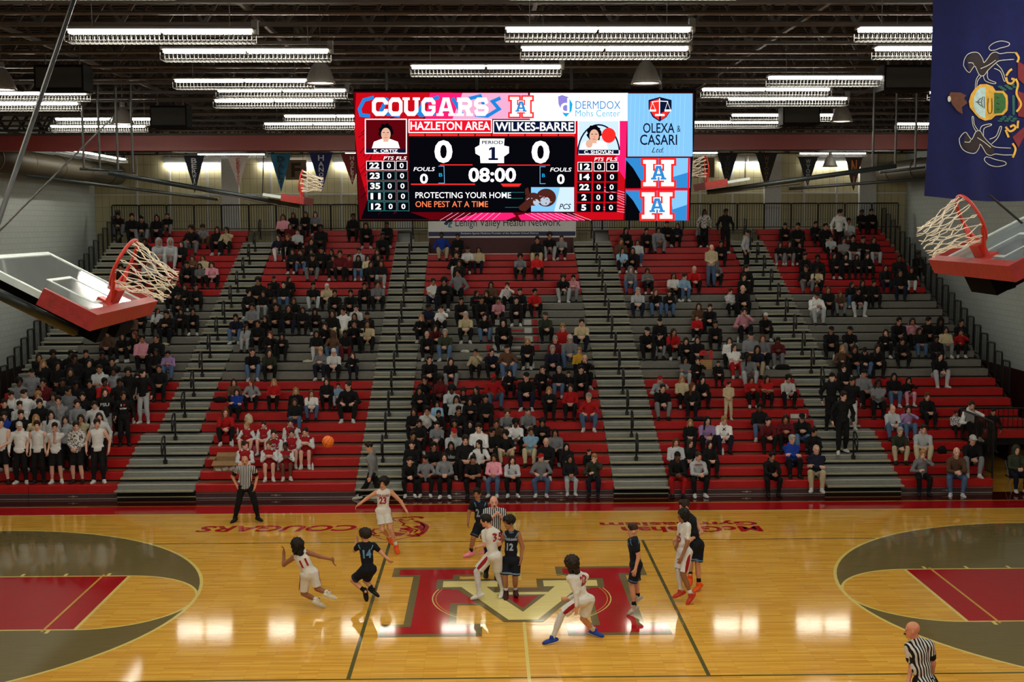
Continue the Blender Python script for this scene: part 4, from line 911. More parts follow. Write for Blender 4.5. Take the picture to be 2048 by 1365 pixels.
# ================================================================== people: figures grown as smooth implicit surfaces
V = lambda *a: np.array(a, dtype=np.float64)
def unit(v): v = np.array(v, float); return v/(np.linalg.norm(v)+1e-9)
class Field:
    def __init__(s, prims, h, pad=.03):
        lo = np.full(3, 1e9); hi = -lo
        for p in prims:
            a, b = s.bbox(p); lo = np.minimum(lo, a); hi = np.maximum(hi, b)
        s.h = h; s.lo = lo-pad; n = np.ceil((hi+pad-s.lo)/h).astype(int)+1; s.n = n
        s.ax = [(s.lo[i]+h*np.arange(n[i])).astype(np.float32) for i in range(3)]
        s.d = np.full(n, .5, np.float32)
        for p in prims: s.add(p)
    @staticmethod
    def bbox(p):
        if p[0] == 'c':
            r = max(p[3], p[4]); return np.minimum(p[1], p[2])-r, np.maximum(p[1], p[2])+r
        e = np.sqrt(((p[2]*p[3][:, None])**2).sum(0)); return p[1]-e, p[1]+e
    def sub(s, a, b):
        i0 = np.maximum(0, np.floor((a-s.lo)/s.h).astype(int)); i1 = np.minimum(s.n, np.ceil((b-s.lo)/s.h).astype(int)+1)
        return tuple(slice(i0[i], i1[i]) for i in range(3))
    def xyz(s, sl):
        return s.ax[0][sl[0]][:, None, None], s.ax[1][sl[1]][None, :, None], s.ax[2][sl[2]][None, None, :]
    def add(s, p):
        k = p[-1]; a, b = s.bbox(p); m = k+.035; sl = s.sub(a-m, b+m)
        x, y, z = s.xyz(sl); d2 = prim(p, x, y, z); d1 = s.d[sl]
        if k > 1e-4:
            h = np.clip(.5+.5*(d1-d2)/k, 0, 1); s.d[sl] = d1*(1-h)+d2*h-k*h*(1-h)
        else: s.d[sl] = np.minimum(d1, d2)
        return s
    def cut(s, p, grow=0.0):
        a, b = s.bbox(p); sl = s.sub(a-.03-grow, b+.03+grow); x, y, z = s.xyz(sl); s.d[sl] = np.maximum(s.d[sl], -(prim(p, x, y, z)-grow)); return s
    def plane(s, pt, n):
        """keep the side the normal points away from"""
        n = unit(n); x, y, z = s.xyz((slice(None),)*3); s.d = np.maximum(s.d, ((x-pt[0])*n[0]+(y-pt[1])*n[1]+(z-pt[2])*n[2]).astype(np.float32)); return s
    def hem(s, pt, n, c, r):
        """cut by a plane, only within r of point c"""
        n = unit(n); x, y, z = s.xyz((slice(None),)*3); pl = ((x-pt[0])*n[0]+(y-pt[1])*n[1]+(z-pt[2])*n[2])
        near = ((x-c[0])**2+(y-c[1])**2+(z-c[2])**2) < r*r; s.d = np.where(near, np.maximum(s.d, pl), s.d).astype(np.float32); return s
    def wrinkle(s, amp, f, seed=0):
        x, y, z = s.xyz((slice(None),)*3); o = seed*1.7
        s.d = s.d+(amp*(np.sin(x*f+o+2*np.sin(z*f*.4+o))*np.sin(z*f*.8+y*f*.5+o)+.6*np.sin(y*f*1.3+z*f*1.1+o*2))).astype(np.float32); return s
    def curls(s, amp, f, seed=0):
        x, y, z = s.xyz((slice(None),)*3); s.d = s.d+(amp*np.sin(x*f+seed)*np.sin(y*f+1+seed)*np.sin(z*f+2)+amp*.6*np.sin(x*f*1.9)*np.sin(y*f*1.7+z*f*1.3)).astype(np.float32); return s
    def mesh(s):
        d = s.d; ins = d < 0; n = d.shape
        c = np.zeros((n[0]-1, n[1]-1, n[2]-1), np.int8)
        offs = [(i, j, k) for i in (0, 1) for j in (0, 1) for k in (0, 1)]
        for (i, j, k) in offs: c += ins[i:n[0]-1+i, j:n[1]-1+j, k:n[2]-1+k]
        act = (c > 0) & (c < 8); idx = np.argwhere(act)
        if not len(idx): return [], []
        val = {o: d[idx[:, 0]+o[0], idx[:, 1]+o[1], idx[:, 2]+o[2]] for o in offs}
        acc = np.zeros((len(idx), 3)); cnt = np.zeros(len(idx))
        for a in offs:
            for ax in range(3):
                if a[ax]: continue
                b = list(a); b[ax] = 1; b = tuple(b); va, vb = val[a], val[b]; m = (va < 0) != (vb < 0)
                t = np.where(m, va/(va-vb+1e-12), 0)
                P = np.tile(np.array(a, float), (len(idx), 1)); P[:, ax] += t
                acc += P*m[:, None]; cnt += m
        vs = s.lo+s.h*(idx+acc/cnt[:, None])
        ids = np.full(act.shape, -1, np.int64); ids[tuple(idx.T)] = np.arange(len(idx))
        faces = []
        for ax in range(3):
            o1, o2 = [(1, 2), (2, 0), (0, 1)][ax]
            sl0 = [slice(None)]*3; sl1 = [slice(None)]*3; sl0[ax] = slice(0, -1); sl1[ax] = slice(1, None)
            A = ins[tuple(sl0)]; B = ins[tuple(sl1)]; e = np.argwhere(A != B)
            e = e[(e[:, o1] > 0) & (e[:, o2] > 0) & (e[:, o1] < n[o1]-1) & (e[:, o2] < n[o2]-1)]
            if not len(e): continue
            flip = ~A[tuple(e.T)]
            def cell(da, db):
                q = e.copy(); q[:, o1] -= da; q[:, o2] -= db; return ids[tuple(q.T)]
            q = np.stack([cell(0, 0), cell(1, 0), cell(1, 1), cell(0, 1)], 1)
            q[flip] = q[flip][:, ::-1]; faces.append(q)
        return vs, np.concatenate(faces)
def prim(p, x, y, z):
    if p[0] == 'c':
        _, a, b, ra, rb, _ = p; ab = b-a; L = float(ab@ab)+1e-9
        X, Y, Z = x-a[0], y-a[1], z-a[2]; t = np.clip((X*ab[0]+Y*ab[1]+Z*ab[2])/L, 0, 1)
        return np.sqrt((X-t*ab[0])**2+(Y-t*ab[1])**2+(Z-t*ab[2])**2)-(ra+(rb-ra)*t)
    _, c, A, r, _ = p; X, Y, Z = x-c[0], y-c[1], z-c[2]; q = []
    for i in range(3): q.append((X*A[i][0]+Y*A[i][1]+Z*A[i][2]))
    k0 = np.sqrt(sum((q[i]/r[i])**2 for i in range(3))); k1 = np.sqrt(sum((q[i]/r[i]**2)**2 for i in range(3)))+1e-6
    return k0*(k0-1)/k1
def cone(a, b, ra, rb, k=.02): return ('c', np.array(a, float), np.array(b, float), ra, rb, k)
def elli(c, A, r, k=.03): return ('e', np.array(c, float), np.array(A, float), np.array(r, float), k)
def grow(prims, e): return [(p[0], p[1], p[2], p[3]+e, p[4]+e, p[5]) if p[0] == 'c' else (p[0], p[1], p[2], p[3]+e, p[4]) for p in prims]
def to_mesh(name, vs, fs, material, feat=None):
    me = bpy.data.meshes.new(name); vs = np.asarray(vs, np.float32); fs = np.asarray(fs, np.int32)
    me.vertices.add(len(vs)); me.vertices.foreach_set('co', vs.ravel())
    me.loops.add(fs.size); me.loops.foreach_set('vertex_index', fs.ravel())
    me.polygons.add(len(fs)); me.polygons.foreach_set('loop_start', np.arange(0, fs.size, 4, dtype=np.int32))
    if feat is not None:
        at = me.attributes.new('feat', 'FLOAT', 'POINT'); at.data.foreach_set('value', np.asarray(feat, np.float32))
    me.update(calc_edges=True); me.validate(); me.shade_smooth(); me.materials.append(material)
    return me
def ik(a, t, l1, l2, pole):
    a = np.array(a, float); t = np.array(t, float); d = t-a; D = np.linalg.norm(d); u = d/(D+1e-9)
    if D > (l1+l2)*.999: t = a+u*(l1+l2)*.999; D = (l1+l2)*.999
    x = (l1*l1-l2*l2+D*D)/(2*D); h = math.sqrt(max(0, l1*l1-x*x)); p = np.array(pole, float); p = p-u*np.dot(p, u); p = unit(p)
    return a+u*x+p*h, t
def frame(J):
    """torso and head axes"""
    hc = (J['hipL']+J['hipR'])/2; u = unit(J['neck']-hc); sr = unit(J['shR']-J['shL']); f = np.array(J['tf'], float); f = unit(f-u*np.dot(f, u)); r = np.cross(u, f); 
    hf = np.array(J['fd'], float); hu = unit(unit(J['head']-J['neck'])*.5+V(0, 0, 1)*.5); hf = unit(hf-hu*np.dot(hf, hu)*.6); hr = unit(np.cross(hu, hf)); hu = np.cross(hf, hr)
    return hc, u, f, r, hf, hu, hr
def torso(J, s):
    hc, u, f, r, *_ = frame(J); h = np.linalg.norm(J['neck']-hc); A = [r, f, u]; sw = np.linalg.norm(J['shR']-J['shL'])/2; sm = (J['shR']+J['shL'])/2
    b = J.get('bulk', 1.0)
    P = [elli(hc+u*.70*h-f*.005, A, V(max(sw*.86, .13*s), .112*s*b, .165*s), .05), elli(hc+u*.36*h+f*.008*b, A, V(.135*s*b, .104*s*b, .17*s), .06), elli(hc+u*.0*h, A, V(.150*s*b, .112*s*b, .12*s), .06),
         cone(J['shL']+(sm-J['shL'])*.1, J['neck']-u*.015, .050*s, .046*s, .05), cone(J['shR']+(sm-J['shR'])*.1, J['neck']-u*.015, .050*s, .046*s, .05)]
    return P
def arm(J, d, s, upto=1.0, m=1.0):
    a, e, w = J['sh'+d], J['el'+d], J['wr'+d]
    if upto <= .5: t = upto/.5; return [cone(a, a+(e-a)*t, .056*s*m, (.056-.014*t)*s*m, .04)]
    t = (upto-.5)/.5; return [cone(a, e, .056*s*m, .042*s*m, .04), cone(e, e+(w-e)*t, .042*s*m, (.042-.015*t)*s*m, .02)]
def leg(J, d, s, upto=1.0, m=1.0):
    a, k, n = J['hip'+d], J['kn'+d], J['an'+d]
    P = [cone(a, k, .082*s*m, .056*s*m, .05)] if upto >= .5 else [cone(a, a+(k-a)*upto*2, .082*s*m, (.082-.05*upto)*s*m, .05)]
    if upto > .5:
        t = (upto-.5)*2; back = k+(n-k)*.3
        P += [cone(k, k+(n-k)*t, .055*s*m, (.055-.02*t)*s*m, .02)]
        if t > .4: c = unit(n-k); P += [cone(k+(n-k)*.15, k+(n-k)*.5, .050*s*m, .050*s*m, .03)]
    return P
def hand(J, d, s, curl=.5):
    w = J['wr'+d]; dr = unit(J.get('hd'+d, w-J['el'+d])); hc, u, f, r, *_ = frame(J); sgn = -1 if d == 'L' else 1
    nrm = J.get('hn'+d); nrm = np.array(nrm, float) if nrm is not None else -sgn*r*.8+V(0, 0, -.3)
    nrm = unit(nrm-dr*np.dot(nrm, dr)); sd = np.cross(dr, nrm); cl = J.get('curl'+d, curl)
    P = [elli(w+dr*.048*s, [dr, sd, nrm], V(.056, .041, .019)*s, .015), cone(w-dr*.03*s, w+dr*.02*s, .026*s, .027*s, .02)]
    for i, (o, ln) in enumerate(((-.031, .062), (-.0105, .076), (.0105, .080), (.031, .068))):
        b = w+dr*.088*s+sd*o*s; a1 = cl*.9; d1 = unit(dr*math.cos(a1)+nrm*math.sin(a1)+sd*o*2); a2 = cl*2.1; d2 = unit(dr*math.cos(a2)+nrm*math.sin(a2))
        m1 = b+d1*ln*.5*s; P += [cone(b, m1, .0095*s, .0088*s, .004), cone(m1, m1+d2*ln*.5*s, .0088*s, .0075*s, .003)]
    tb = w+dr*.03*s+sd*.034*s*(1 if np.dot(sd, f) > 0 else -1); td = unit(dr*.75+sd*.55*(1 if np.dot(sd, f) > 0 else -1)+nrm*.4*cl)
    P += [cone(tb, tb+td*.035*s, .013*s, .011*s, .01), cone(tb+td*.035*s, tb+unit(td+dr*.4)*.066*s, .011*s, .0085*s, .004)]
    return P
def headp(J, s):
    *_, hf, hu, hr = frame(J); c = J['head']; A = [hr, hf, hu]
    P = [cone(J['neck']-unit(J['head']-J['neck'])*.02, c-hu*.05*s-hf*.012*s, .058*s, .052*s, .03), elli(c+hu*.030*s-hf*.012*s, A, V(.075, .096, .090)*s, .02), elli(c-hu*.040*s+hf*.022*s, A, V(.058, .068, .076)*s, .03),
         elli(c-hu*.096*s+hf*.060*s, A, V(.026, .022, .018)*s, .02), cone(c+hu*.008*s+hf*.084*s, c-hu*.026*s+hf*.100*s, .009*s, .014*s, .012), elli(c-hu*.056*s+hf*.078*s, A, V(.026, .013, .011)*s, .01)]
    for k in (-1, 1): P += [elli(c+hr*k*.076*s-hu*.008*s-hf*.006*s, A, V(.012, .020, .032)*s, .008), elli(c+hr*k*.031*s+hu*.006*s+hf*.076*s, A, V(.015, .010, .009)*s, .006), elli(c+hr*k*.032*s+hu*.026*s+hf*.082*s, A, V(.024, .012, .007)*s, .012)]
    return P
def footp(J, d, s):
    an, to = J['an'+d], J['to'+d]; v = unit(to-an)
    sd = np.cross(v, V(0, 0, 1)); sd = unit(sd) if np.linalg.norm(sd) > .15 else unit(np.cross(v, -np.array(J['tf'], float)))
    up = np.cross(sd, v); fw = unit(v*math.cos(.33)+up*math.sin(.33)); sole = -np.cross(sd, fw)
    heel = an-fw*.045*s+sole*.045*s; ball = an+fw*.115*s+sole*.052*s; tip = an+fw*.165*s+sole*.056*s
    return [cone(heel, ball, .034*s, .036*s, .02), cone(ball, tip, .037*s, .030*s, .02), cone(an-sole*.03*s, an+fw*.03*s+sole*.04*s, .042*s, .042*s, .03), elli(an+fw*.06*s+sole*.055*s, [fw, sd, sole], V(.15, .048, .026)*s, .02)], an, fw, sole
def feat_of(vs, J, s):
    *_, hf, hu, hr = frame(J); q = np.asarray(vs)-J['head']; x = q@hr/s; y = q@hf/s; z = q@hu/s; f = np.zeros(len(vs)); fr = (y > .045) & (np.abs(x) < .09)
    ax = np.abs(x)
    f[fr & (np.abs(ax-.031) < .0105) & (np.abs(z-.006) < .0065)] = .95; f[fr & (np.abs(ax-.033) < .020) & (np.abs(z-.027) < .0045)] = .7
    f[fr & (ax < .024) & (np.abs(z+.056) < .0085)] = .5
    b = J.get('beard', 0)
    if b: f[(y > -.01) & (np.abs(x) < .085) & (z < -.035) & (z > -.125) & ~((ax < .022) & (np.abs(z+.056) < .008))] = b
    return f
def body_mesh(J, s, h, legs=True):
    P = torso(J, s)
    for d in 'LR': P += arm(J, d, s)+leg(J, d, s)+hand(J, d, s)
    for d in 'LR': P += [p[:-1]+(.02,) for p in footp(J, d, s*.92)[0]]
    P += headp(J, s*1.06)
    vs, fs = Field(P, h).mesh(); return vs, fs, feat_of(vs, J, s*1.06)
def top_mesh(J, s, h, sleeve=1.0, e=.02, hem=-.06, hood=False, seed=0, armfat=1.18, wr=.005, neckcut=True, hip=(.168, .132, .13)):
    hc, u, f, r, hf, hu, hr = frame(J); P = grow(torso(J, s), e); A = []
    P.append(elli(hc+u*.02, [r, f, u], V(*hip)*s+e*.6, .05))
    if sleeve > 0:
        for d in 'LR': A += grow(arm(J, d, s, sleeve, armfat), e*.35)
    if hood: A += [elli(J['neck']-f*.075*s+u*.015, [r, f, u], V(.105, .055, .075)*s, .04), cone(J['neck']+r*.07*s+f*.03, J['neck']-r*.07*s+f*.03, .04*s, .04*s, .03)]
    F_ = Field(P+A, h); F_.d[:] = .5
    for p in P: F_.add(p)
    F_.plane(hc+u*hem, -u)
    for p in A: F_.add(p)
    if wr: F_.wrinkle(wr, 26, seed); F_.wrinkle(wr*.5, 55, seed+1)
    if neckcut: F_.cut(cone(J['neck']-u*.005+f*.012, J['neck']+u*.25, .062*s, .085*s))
    if sleeve == 0:
        for d in 'LR': F_.cut(cone(J['sh'+d]+(J['sh'+d]-J['neck'])*.10-u*.02, J['sh'+d]+(J['sh'+d]-J['neck'])*1.2-u*.05, .060*s, .12*s))
    return F_.mesh()
def trouser_field(J, s, h, upto=.97, e=.016, fat=1.05, waist=.09, seed=0, flare=0.0, wr=.004, hip=(.155, .118, .125)):
    hc, u, f, r, *_ = frame(J); P = [elli(hc+u*.02, [r, f, u], V(*hip)*s+e, .05)]; A = []
    for d in 'LR': A += grow(leg(J, d, s, upto, fat), e)
    if upto < .6 or flare:
        for d in 'LR':
            a, k = J['hip'+d], J['kn'+d]; A.append(cone(a, a+(k-a)*min(1, upto*2), .084*s+e*.5, (.088+flare)*s+e*.5, .03))
    F_ = Field(P+A, h); F_.d[:] = .5
    for p in P: F_.add(p)
    F_.plane(hc+u*waist, u)
    for p in A: F_.add(p)
    if wr: F_.wrinkle(wr, 24, seed+3); F_.wrinkle(wr*.5, 50, seed+4)
    if upto < .6:
        for d in 'LR':
            a, k = J['hip'+d], J['kn'+d]; n = unit(k-a); F_.hem(a+(k-a)*min(1.0, upto*2), n, a+(k-a)*min(1.0, upto*2)+n*.05, .17)
    return F_
def trouser_mesh(*a, **k): return trouser_field(*a, **k).mesh()
def shoe_mesh(J, d, s, h):
    P, an, fw, sole = footp(J, d, s); F_ = Field(grow(P, .006), h); F_.plane(an+sole*.082*s, sole); F_.plane(an-sole*.05, -sole); return F_.mesh()
def sock_mesh(J, d, s, h, t0=.55, e=.006):
    k, n = J['kn'+d], J['an'+d]; a = k+(n-k)*t0; r0 = (.055-.02*t0)*s+e+(.004 if t0 < .6 else 0); return Field([cone(a, n, r0, .041*s+e*.5, .01)], h).mesh()
def skirt_mesh(J, s, h):
    hc, u, f, r, *_ = frame(J); P = [elli(hc+u*.03, [r, f, u], V(.165, .13, .11)*s, .05)]
    for d in 'LR': a, k = J['hip'+d], J['kn'+d]; P.append(cone(a, a+(k-a)*.62, .11*s, .115*s, .06))
    m1 = (J['hipL']+J['hipR'])/2; m2 = (J['knL']+J['knR'])/2; P.append(cone(m1, m1+(m2-m1)*.62, .10*s, .10*s, .06))
    F_ = Field(P, h); F_.wrinkle(.006, 34, 2); n = unit(m2-m1); F_.plane(m1+(m2-m1)*.64, n); F_.hem(hc+u*.10, u, hc+u*.13, .24); return F_.mesh()
# ---- hair and headwear, in the head's own frame (x right, -y face, z up)
I3 = np.eye(3)
FACE = elli((0, -.120, -.040), I3, (.076, .088, .115))
def hair_mesh(style):
    base = [elli((0, .014, .036), I3, (.082, .104, .094), .02)]; h = .0085
    if style == 'short': F_ = Field([elli((0, .012, .046), I3, (.087, .108, .098), .02), elli((0, -.045, .105), I3, (.066, .055, .036), .03)], h); F_.curls(.0045, 120); F_.cut(FACE); F_.plane((0, .02, -.045), (0, -.45, -1))
    elif style == 'fade': F_ = Field([elli((0, .006, .058), I3, (.081, .100, .088), .02), elli((.02, -.05, .11), I3, (.06, .05, .032), .03)], h); F_.curls(.004, 130); F_.cut(FACE); F_.plane((0, 0, -.022), (0, -.4, -1))
    elif style == 'curly': F_ = Field([elli((0, .018, .056), I3, (.110, .126, .108), .02), elli((0, -.055, .095), I3, (.075, .05, .045), .03)], h); F_.curls(.010, 95); F_.cut(FACE, .004); F_.plane((0, .02, -.055), (0, -.3, -1))
    elif style == 'mop': F_ = Field([elli((0, .02, .045), I3, (.105, .122, .115), .02), cone((0, .06, .0), (0, .07, -.10), .07, .055), cone((.07, .02, .02), (.075, .02, -.09), .04, .03), cone((-.07, .02, .02), (-.075, .02, -.09), .04, .03)], h); F_.curls(.011, 80); F_.cut(FACE, .006)
    elif style == 'long':
        F_ = Field(base+[cone((.066, .01, .02), (.088, -.01, -.24), .034, .036, .03), cone((-.066, .01, .02), (-.088, -.01, -.24), .034, .036, .03), cone((0, .06, .02), (0, .085, -.26), .065, .06, .05)], h)
        F_.cut(elli((0, -.125, -.05), I3, (.074, .092, .135))); F_.curls(.004, 70)
    elif style == 'pony': F_ = Field(base+[elli((0, .105, .085), I3, (.036, .036, .036), .02), cone((0, .12, .08), (0, .13, -.10), .03, .018, .02)], h); F_.cut(FACE); F_.plane((0, .02, -.03), (0, -.6, -1))
    elif style == 'bald': F_ = Field([elli((0, .014, .03), I3, (.081, .102, .09), .02)], h); F_.cut(FACE, .01); F_.plane((0, 0, .015), (0, -.5, 1)); F_.plane((0, 0, -.05), (0, -.2, -1))
    elif style == 'cap': F_ = Field([elli((0, .006, .045), I3, (.084, .106, .085), .01), elli((0, -.125, .052), I3, (.066, .078, .011), .015)], h); F_.plane((0, 0, .038), (0, 0, -1))
    elif style == 'beanie': F_ = Field([elli((0, .008, .04), I3, (.085, .106, .105), .01)], h); F_.plane((0, 0, .022), (0, -.25, -1))
    elif style == 'hood':
        F_ = Field([elli((0, .03, .03), I3, (.112, .128, .130), .03), cone((0, .04, -.03), (0, .05, -.13), .10, .115, .04)], h); F_.cut(elli((0, -.13, -.02), I3, (.078, .13, .115)))
    return F_.mesh()
HAIR = {}
def hair_get(style):
    if style not in HAIR:
        vs, fs = hair_mesh(style); nm = {'cap': 'cap', 'beanie': 'beanie', 'hood': 'hood'}.get(style, 'hair')
        HAIR[style] = to_mesh(nm, vs, fs, M_HAIR if nm == 'hair' else M_CLOTH)
    return HAIR[style]
def head_matrix(J, s):
    s = s*1.06
    *_, hf, hu, hr = frame(J); m = Matrix.Identity(4)
    for i in range(3): m[i][0] = hr[i]*s; m[i][1] = -hf[i]*s; m[i][2] = hu[i]*s; m[i][3] = J['head'][i]
    return m
# ================================================================== spectators: shared poses, individual people
def seat_pose(hs, lean=0.0, hands='lap', yaw=0.0, nod=0.0, spread=.10, side=1):
    J = {}; J['hipL'] = V(-.085, 0, .10); J['hipR'] = V(.085, 0, .10)
    J['neck'] = V(0, .03-lean, .62-lean*.35); J['shL'] = J['neck']+V(-.178, -.005, -.085); J['shR'] = J['neck']+V(.178, -.005, -.085)
    cy, sy = math.cos(math.radians(yaw)), math.sin(math.radians(yaw)); J['fd'] = V(sy, -cy, -nod); J['tf'] = V(0, -1, -.0)
    J['head'] = J['neck']+V(sy*.02, -.035-lean*.15, .150-nod*.02)
    for d, k in (('L', -1), ('R', 1)):
        an = V(k*(.10+spread*.3), -.43 if hs < .3 else -.38, -hs+.085)
        J['kn'+d], J['an'+d] = ik(J['hip'+d], an, .42, .41, V(k*spread*2.2, -1, .9)); J['to'+d] = J['an'+d]+V(k*.04, -.18, -.06)
    H = {'lap': (V(-.055, -.30, .27), V(.055, -.31, .27)), 'clasp': (V(-.022, -.40-lean*.3, .24), V(.030, -.41-lean*.3, .26)), 'cross': (V(.10, -.17-lean, .36), V(-.10, -.20-lean, .39)), 'knees': (V(-.17, -.36, .30), V(.17, -.36, .30)),
         'chin': (V(-.12, -.30, .27), V(.03, -.13-lean*1.15, .63-lean*.3)), 'phone': (V(-.05, -.28-lean, .40), V(.04, -.29-lean, .40)), 'pocket': (V(-.19, -.10, .20), V(.19, -.10, .20)), 'clap': (V(-.02, -.26-lean, .48), V(.03, -.27-lean, .49))}[hands]
    for d, t, k in (('L', H[0], -1), ('R', H[1], 1)):
        if side < 0: t = H[1 if d == 'L' else 0]*V(-1, 1, 1)
        J['el'+d], J['wr'+d] = ik(J['sh'+d], t, .28, .25, V(k*.9, .5, -.6)); J['curl'+d] = .55 if hands not in ('clasp', 'phone') else .9
        J['hd'+d] = unit(J['wr'+d]-J['el'+d])*.6+V(-k*.3, -.3, -.2 if hands != 'chin' else .5)
    return J
def stand_pose(hands='down', yaw=0.0, nod=.05, lean=0.02, stride=0.0):
    J = {}; J['hipL'] = V(-.09, 0, .93); J['hipR'] = V(.09, 0, .93); J['neck'] = V(0, .02-lean, 1.47); J['shL'] = J['neck']+V(-.185, 0, -.085); J['shR'] = J['neck']+V(.185, 0, -.085)
    cy, sy = math.cos(math.radians(yaw)), math.sin(math.radians(yaw)); J['fd'] = V(sy, -cy, -nod); J['tf'] = V(0, -1, 0); J['head'] = J['neck']+V(sy*.02, -.035-lean*.3, .150)
    for d, k in (('L', -1), ('R', 1)):
        an = V(k*.13, k*stride, .085+(.03 if stride and k > 0 else 0)); J['kn'+d], J['an'+d] = ik(J['hip'+d], an, .43, .425, V(0, -1, 0)); J['to'+d] = J['an'+d]+V(k*.05, -.18, -.06)
    H = {'down': (V(-.29, -.06, .90), V(.29, -.06, .90)), 'front': (V(-.05, -.20, 1.02), V(.05, -.21, 1.03)), 'chin': (V(-.27, -.03, .92), V(.02, -.16, 1.44)), 'clap': (V(-.03, -.28, 1.22), V(.03, -.28, 1.22)), 'hips': (V(-.20, -.05, 1.02), V(.20, -.05, 1.02))}[hands]
    for d, t, k in (('L', H[0], -1), ('R', H[1], 1)):
        J['el'+d], J['wr'+d] = ik(J['sh'+d], t, .285, .255, V(k*.7, .7, -.3)); J['hd'+d] = unit(J['wr'+d]-J['el'+d])+V(0, -.1, -.2 if hands != 'chin' else .3); J['curl'+d] = .5
    return J
def pattern_mat():
    M = bpy.data.materials.new('patterned_fabric'); M.use_nodes = True; nt = M.node_tree; b = nt.nodes['Principled BSDF']; b.inputs['Roughness'].default_value = .85
    tc = nt.nodes.new('ShaderNodeTexCoord'); n = nt.nodes.new('ShaderNodeTexNoise'); n.inputs['Scale'].default_value = 22; n.inputs['Detail'].default_value = 2; nt.links.new(tc.outputs['Object'], n.inputs['Vector'])
    r = nt.nodes.new('ShaderNodeValToRGB'); r.color_ramp.interpolation = 'CONSTANT'; e = r.color_ramp.elements; e[0].color = (*lin((70, 64, 62)), 1); e[1].position = .47; e[1].color = (*lin((206, 206, 208)), 1); k = e.new(.42); k.color = (*lin((140, 130, 126)), 1)
    nt.links.new(n.outputs['Fac'], r.inputs['Fac']); nt.links.new(r.outputs['Color'], b.inputs['Base Color']); MATS['patterned_fabric'] = M; return M
M_CAMO = pattern_mat()
POSES = {}
for tagk, hs in (('lo', RISE+.012), ('hi', Z0)):
    POSES['lap_'+tagk] = seat_pose(hs, .02, 'lap', 0, .08); POSES['clasp_'+tagk] = seat_pose(hs, .16, 'clasp', 8, .05, .16); POSES['chin_'+tagk] = seat_pose(hs, .12, 'chin', -10, .10); POSES['knees_'+tagk] = seat_pose(hs, .05, 'knees', -30, .03, .2)
POSES['cross_lo'] = seat_pose(RISE+.012, .0, 'cross', 15, .05); POSES['phone_lo'] = seat_pose(RISE+.012, .08, 'phone', 0, .55); POSES['right_lo'] = seat_pose(RISE+.012, .03, 'lap', 38, .05, .06); POSES['pocket_lo'] = seat_pose(RISE+.012, -.03, 'pocket', -12, .0, .14)
POSES['bow_lo'] = seat_pose(RISE+.012, .20, 'clasp', -5, .7, .2); POSES['clap_lo'] = seat_pose(RISE+.012, .02, 'clap', -15, .03, .04)
POSES['down_st'] = stand_pose('down', 18); POSES['front_st'] = stand_pose('front', 30); POSES['chin_st'] = stand_pose('chin', 12, .12); POSES['clap_st'] = stand_pose('clap', 8); POSES['turn_st'] = stand_pose('down', 60, .0, .04, .0); POSES['walk_st'] = stand_pose('down', 10, .25, .05, .14)
PM = {}
def part(pose, kind):
    key = (pose, kind)
    if key in PM: return PM[key]
    J = POSES[pose]; sd = len(PM)
    if kind == 'body': vs, fs, ft = body_mesh(J, 1.0, .0125); me = to_mesh('body', vs, fs, M_SKIN, ft)
    elif kind == 'top': me = to_mesh('top', *top_mesh(J, 1.0, .015, .97, .015, -.05, True, sd, 1.14, .006), M_CLOTH)
    elif kind == 'tee': me = to_mesh('tee_shirt', *top_mesh(J, 1.0, .0135, .36, .012, -.05, False, sd, 1.2, .005), M_CLOTH)
    elif kind == 'tank': me = to_mesh('tank_top', *top_mesh(J, 1.0, .012, 0, .010, -.05, False, sd, 1, .003), M_CLOTH)
    elif kind == 'vest': me = to_mesh('vest', *top_mesh(J, 1.0, .012, 0, .026, -.04, False, sd, 1, .002), M_CLOTH)
    elif kind == 'trousers': me = to_mesh('trousers', *trouser_mesh(J, 1.0, .015, .97, .014, 1.06, .09, sd), M_CLOTH)
    elif kind == 'shorts': me = to_mesh('shorts', *trouser_mesh(J, 1.0, .0135, .48, .014, 1.1, .09, sd), M_CLOTH)
    elif kind == 'skirt': me = to_mesh('skirt', *skirt_mesh(J, 1.0, .012), M_CLOTH)
    elif kind in ('shoeL', 'shoeR'): me = to_mesh('shoe', *shoe_mesh(J, kind[-1], 1.0, .010), M_LEATHER)
    PM[key] = me
    return me
CC = dict(k=((15, 15, 17), 'black'), n=((20, 24, 44), 'navy'), g=((120, 122, 128), 'grey'), w=((214, 214, 216), 'white'), l=((172, 176, 182), 'light grey'), b=((28, 62, 160), 'blue'), d=((78, 104, 140), 'denim blue'), t=((190, 176, 144), 'cream'), r=((178, 22, 26), 'red'), m=((96, 20, 28), 'maroon'),
          p=((216, 148, 166), 'pink'), u=((150, 122, 168), 'lilac'), y=((206, 160, 44), 'yellow'), o=((88, 62, 46), 'brown'), e=((52, 58, 44), 'olive green'), s=((140, 178, 208), 'pale blue'), c=((150, 148, 148), 'patterned'))
HC = dict(b=(18, 15, 14), d=(46, 32, 24), B=(166, 128, 78), g=(170, 168, 164), r=(104, 54, 30), k=(18, 18, 20), w=(208, 208, 208), R=(170, 20, 24), e=(48, 56, 40))
SKN = {1: (222, 174, 154), 2: (178, 128, 102), 3: (104, 68, 52)}
def setcol(o, rgb, j=.0):
    c = lin(rgb); k = 1+j; o.color = (min(1, c[0]*k), min(1, c[1]*k), min(1, c[2]*k), 1)
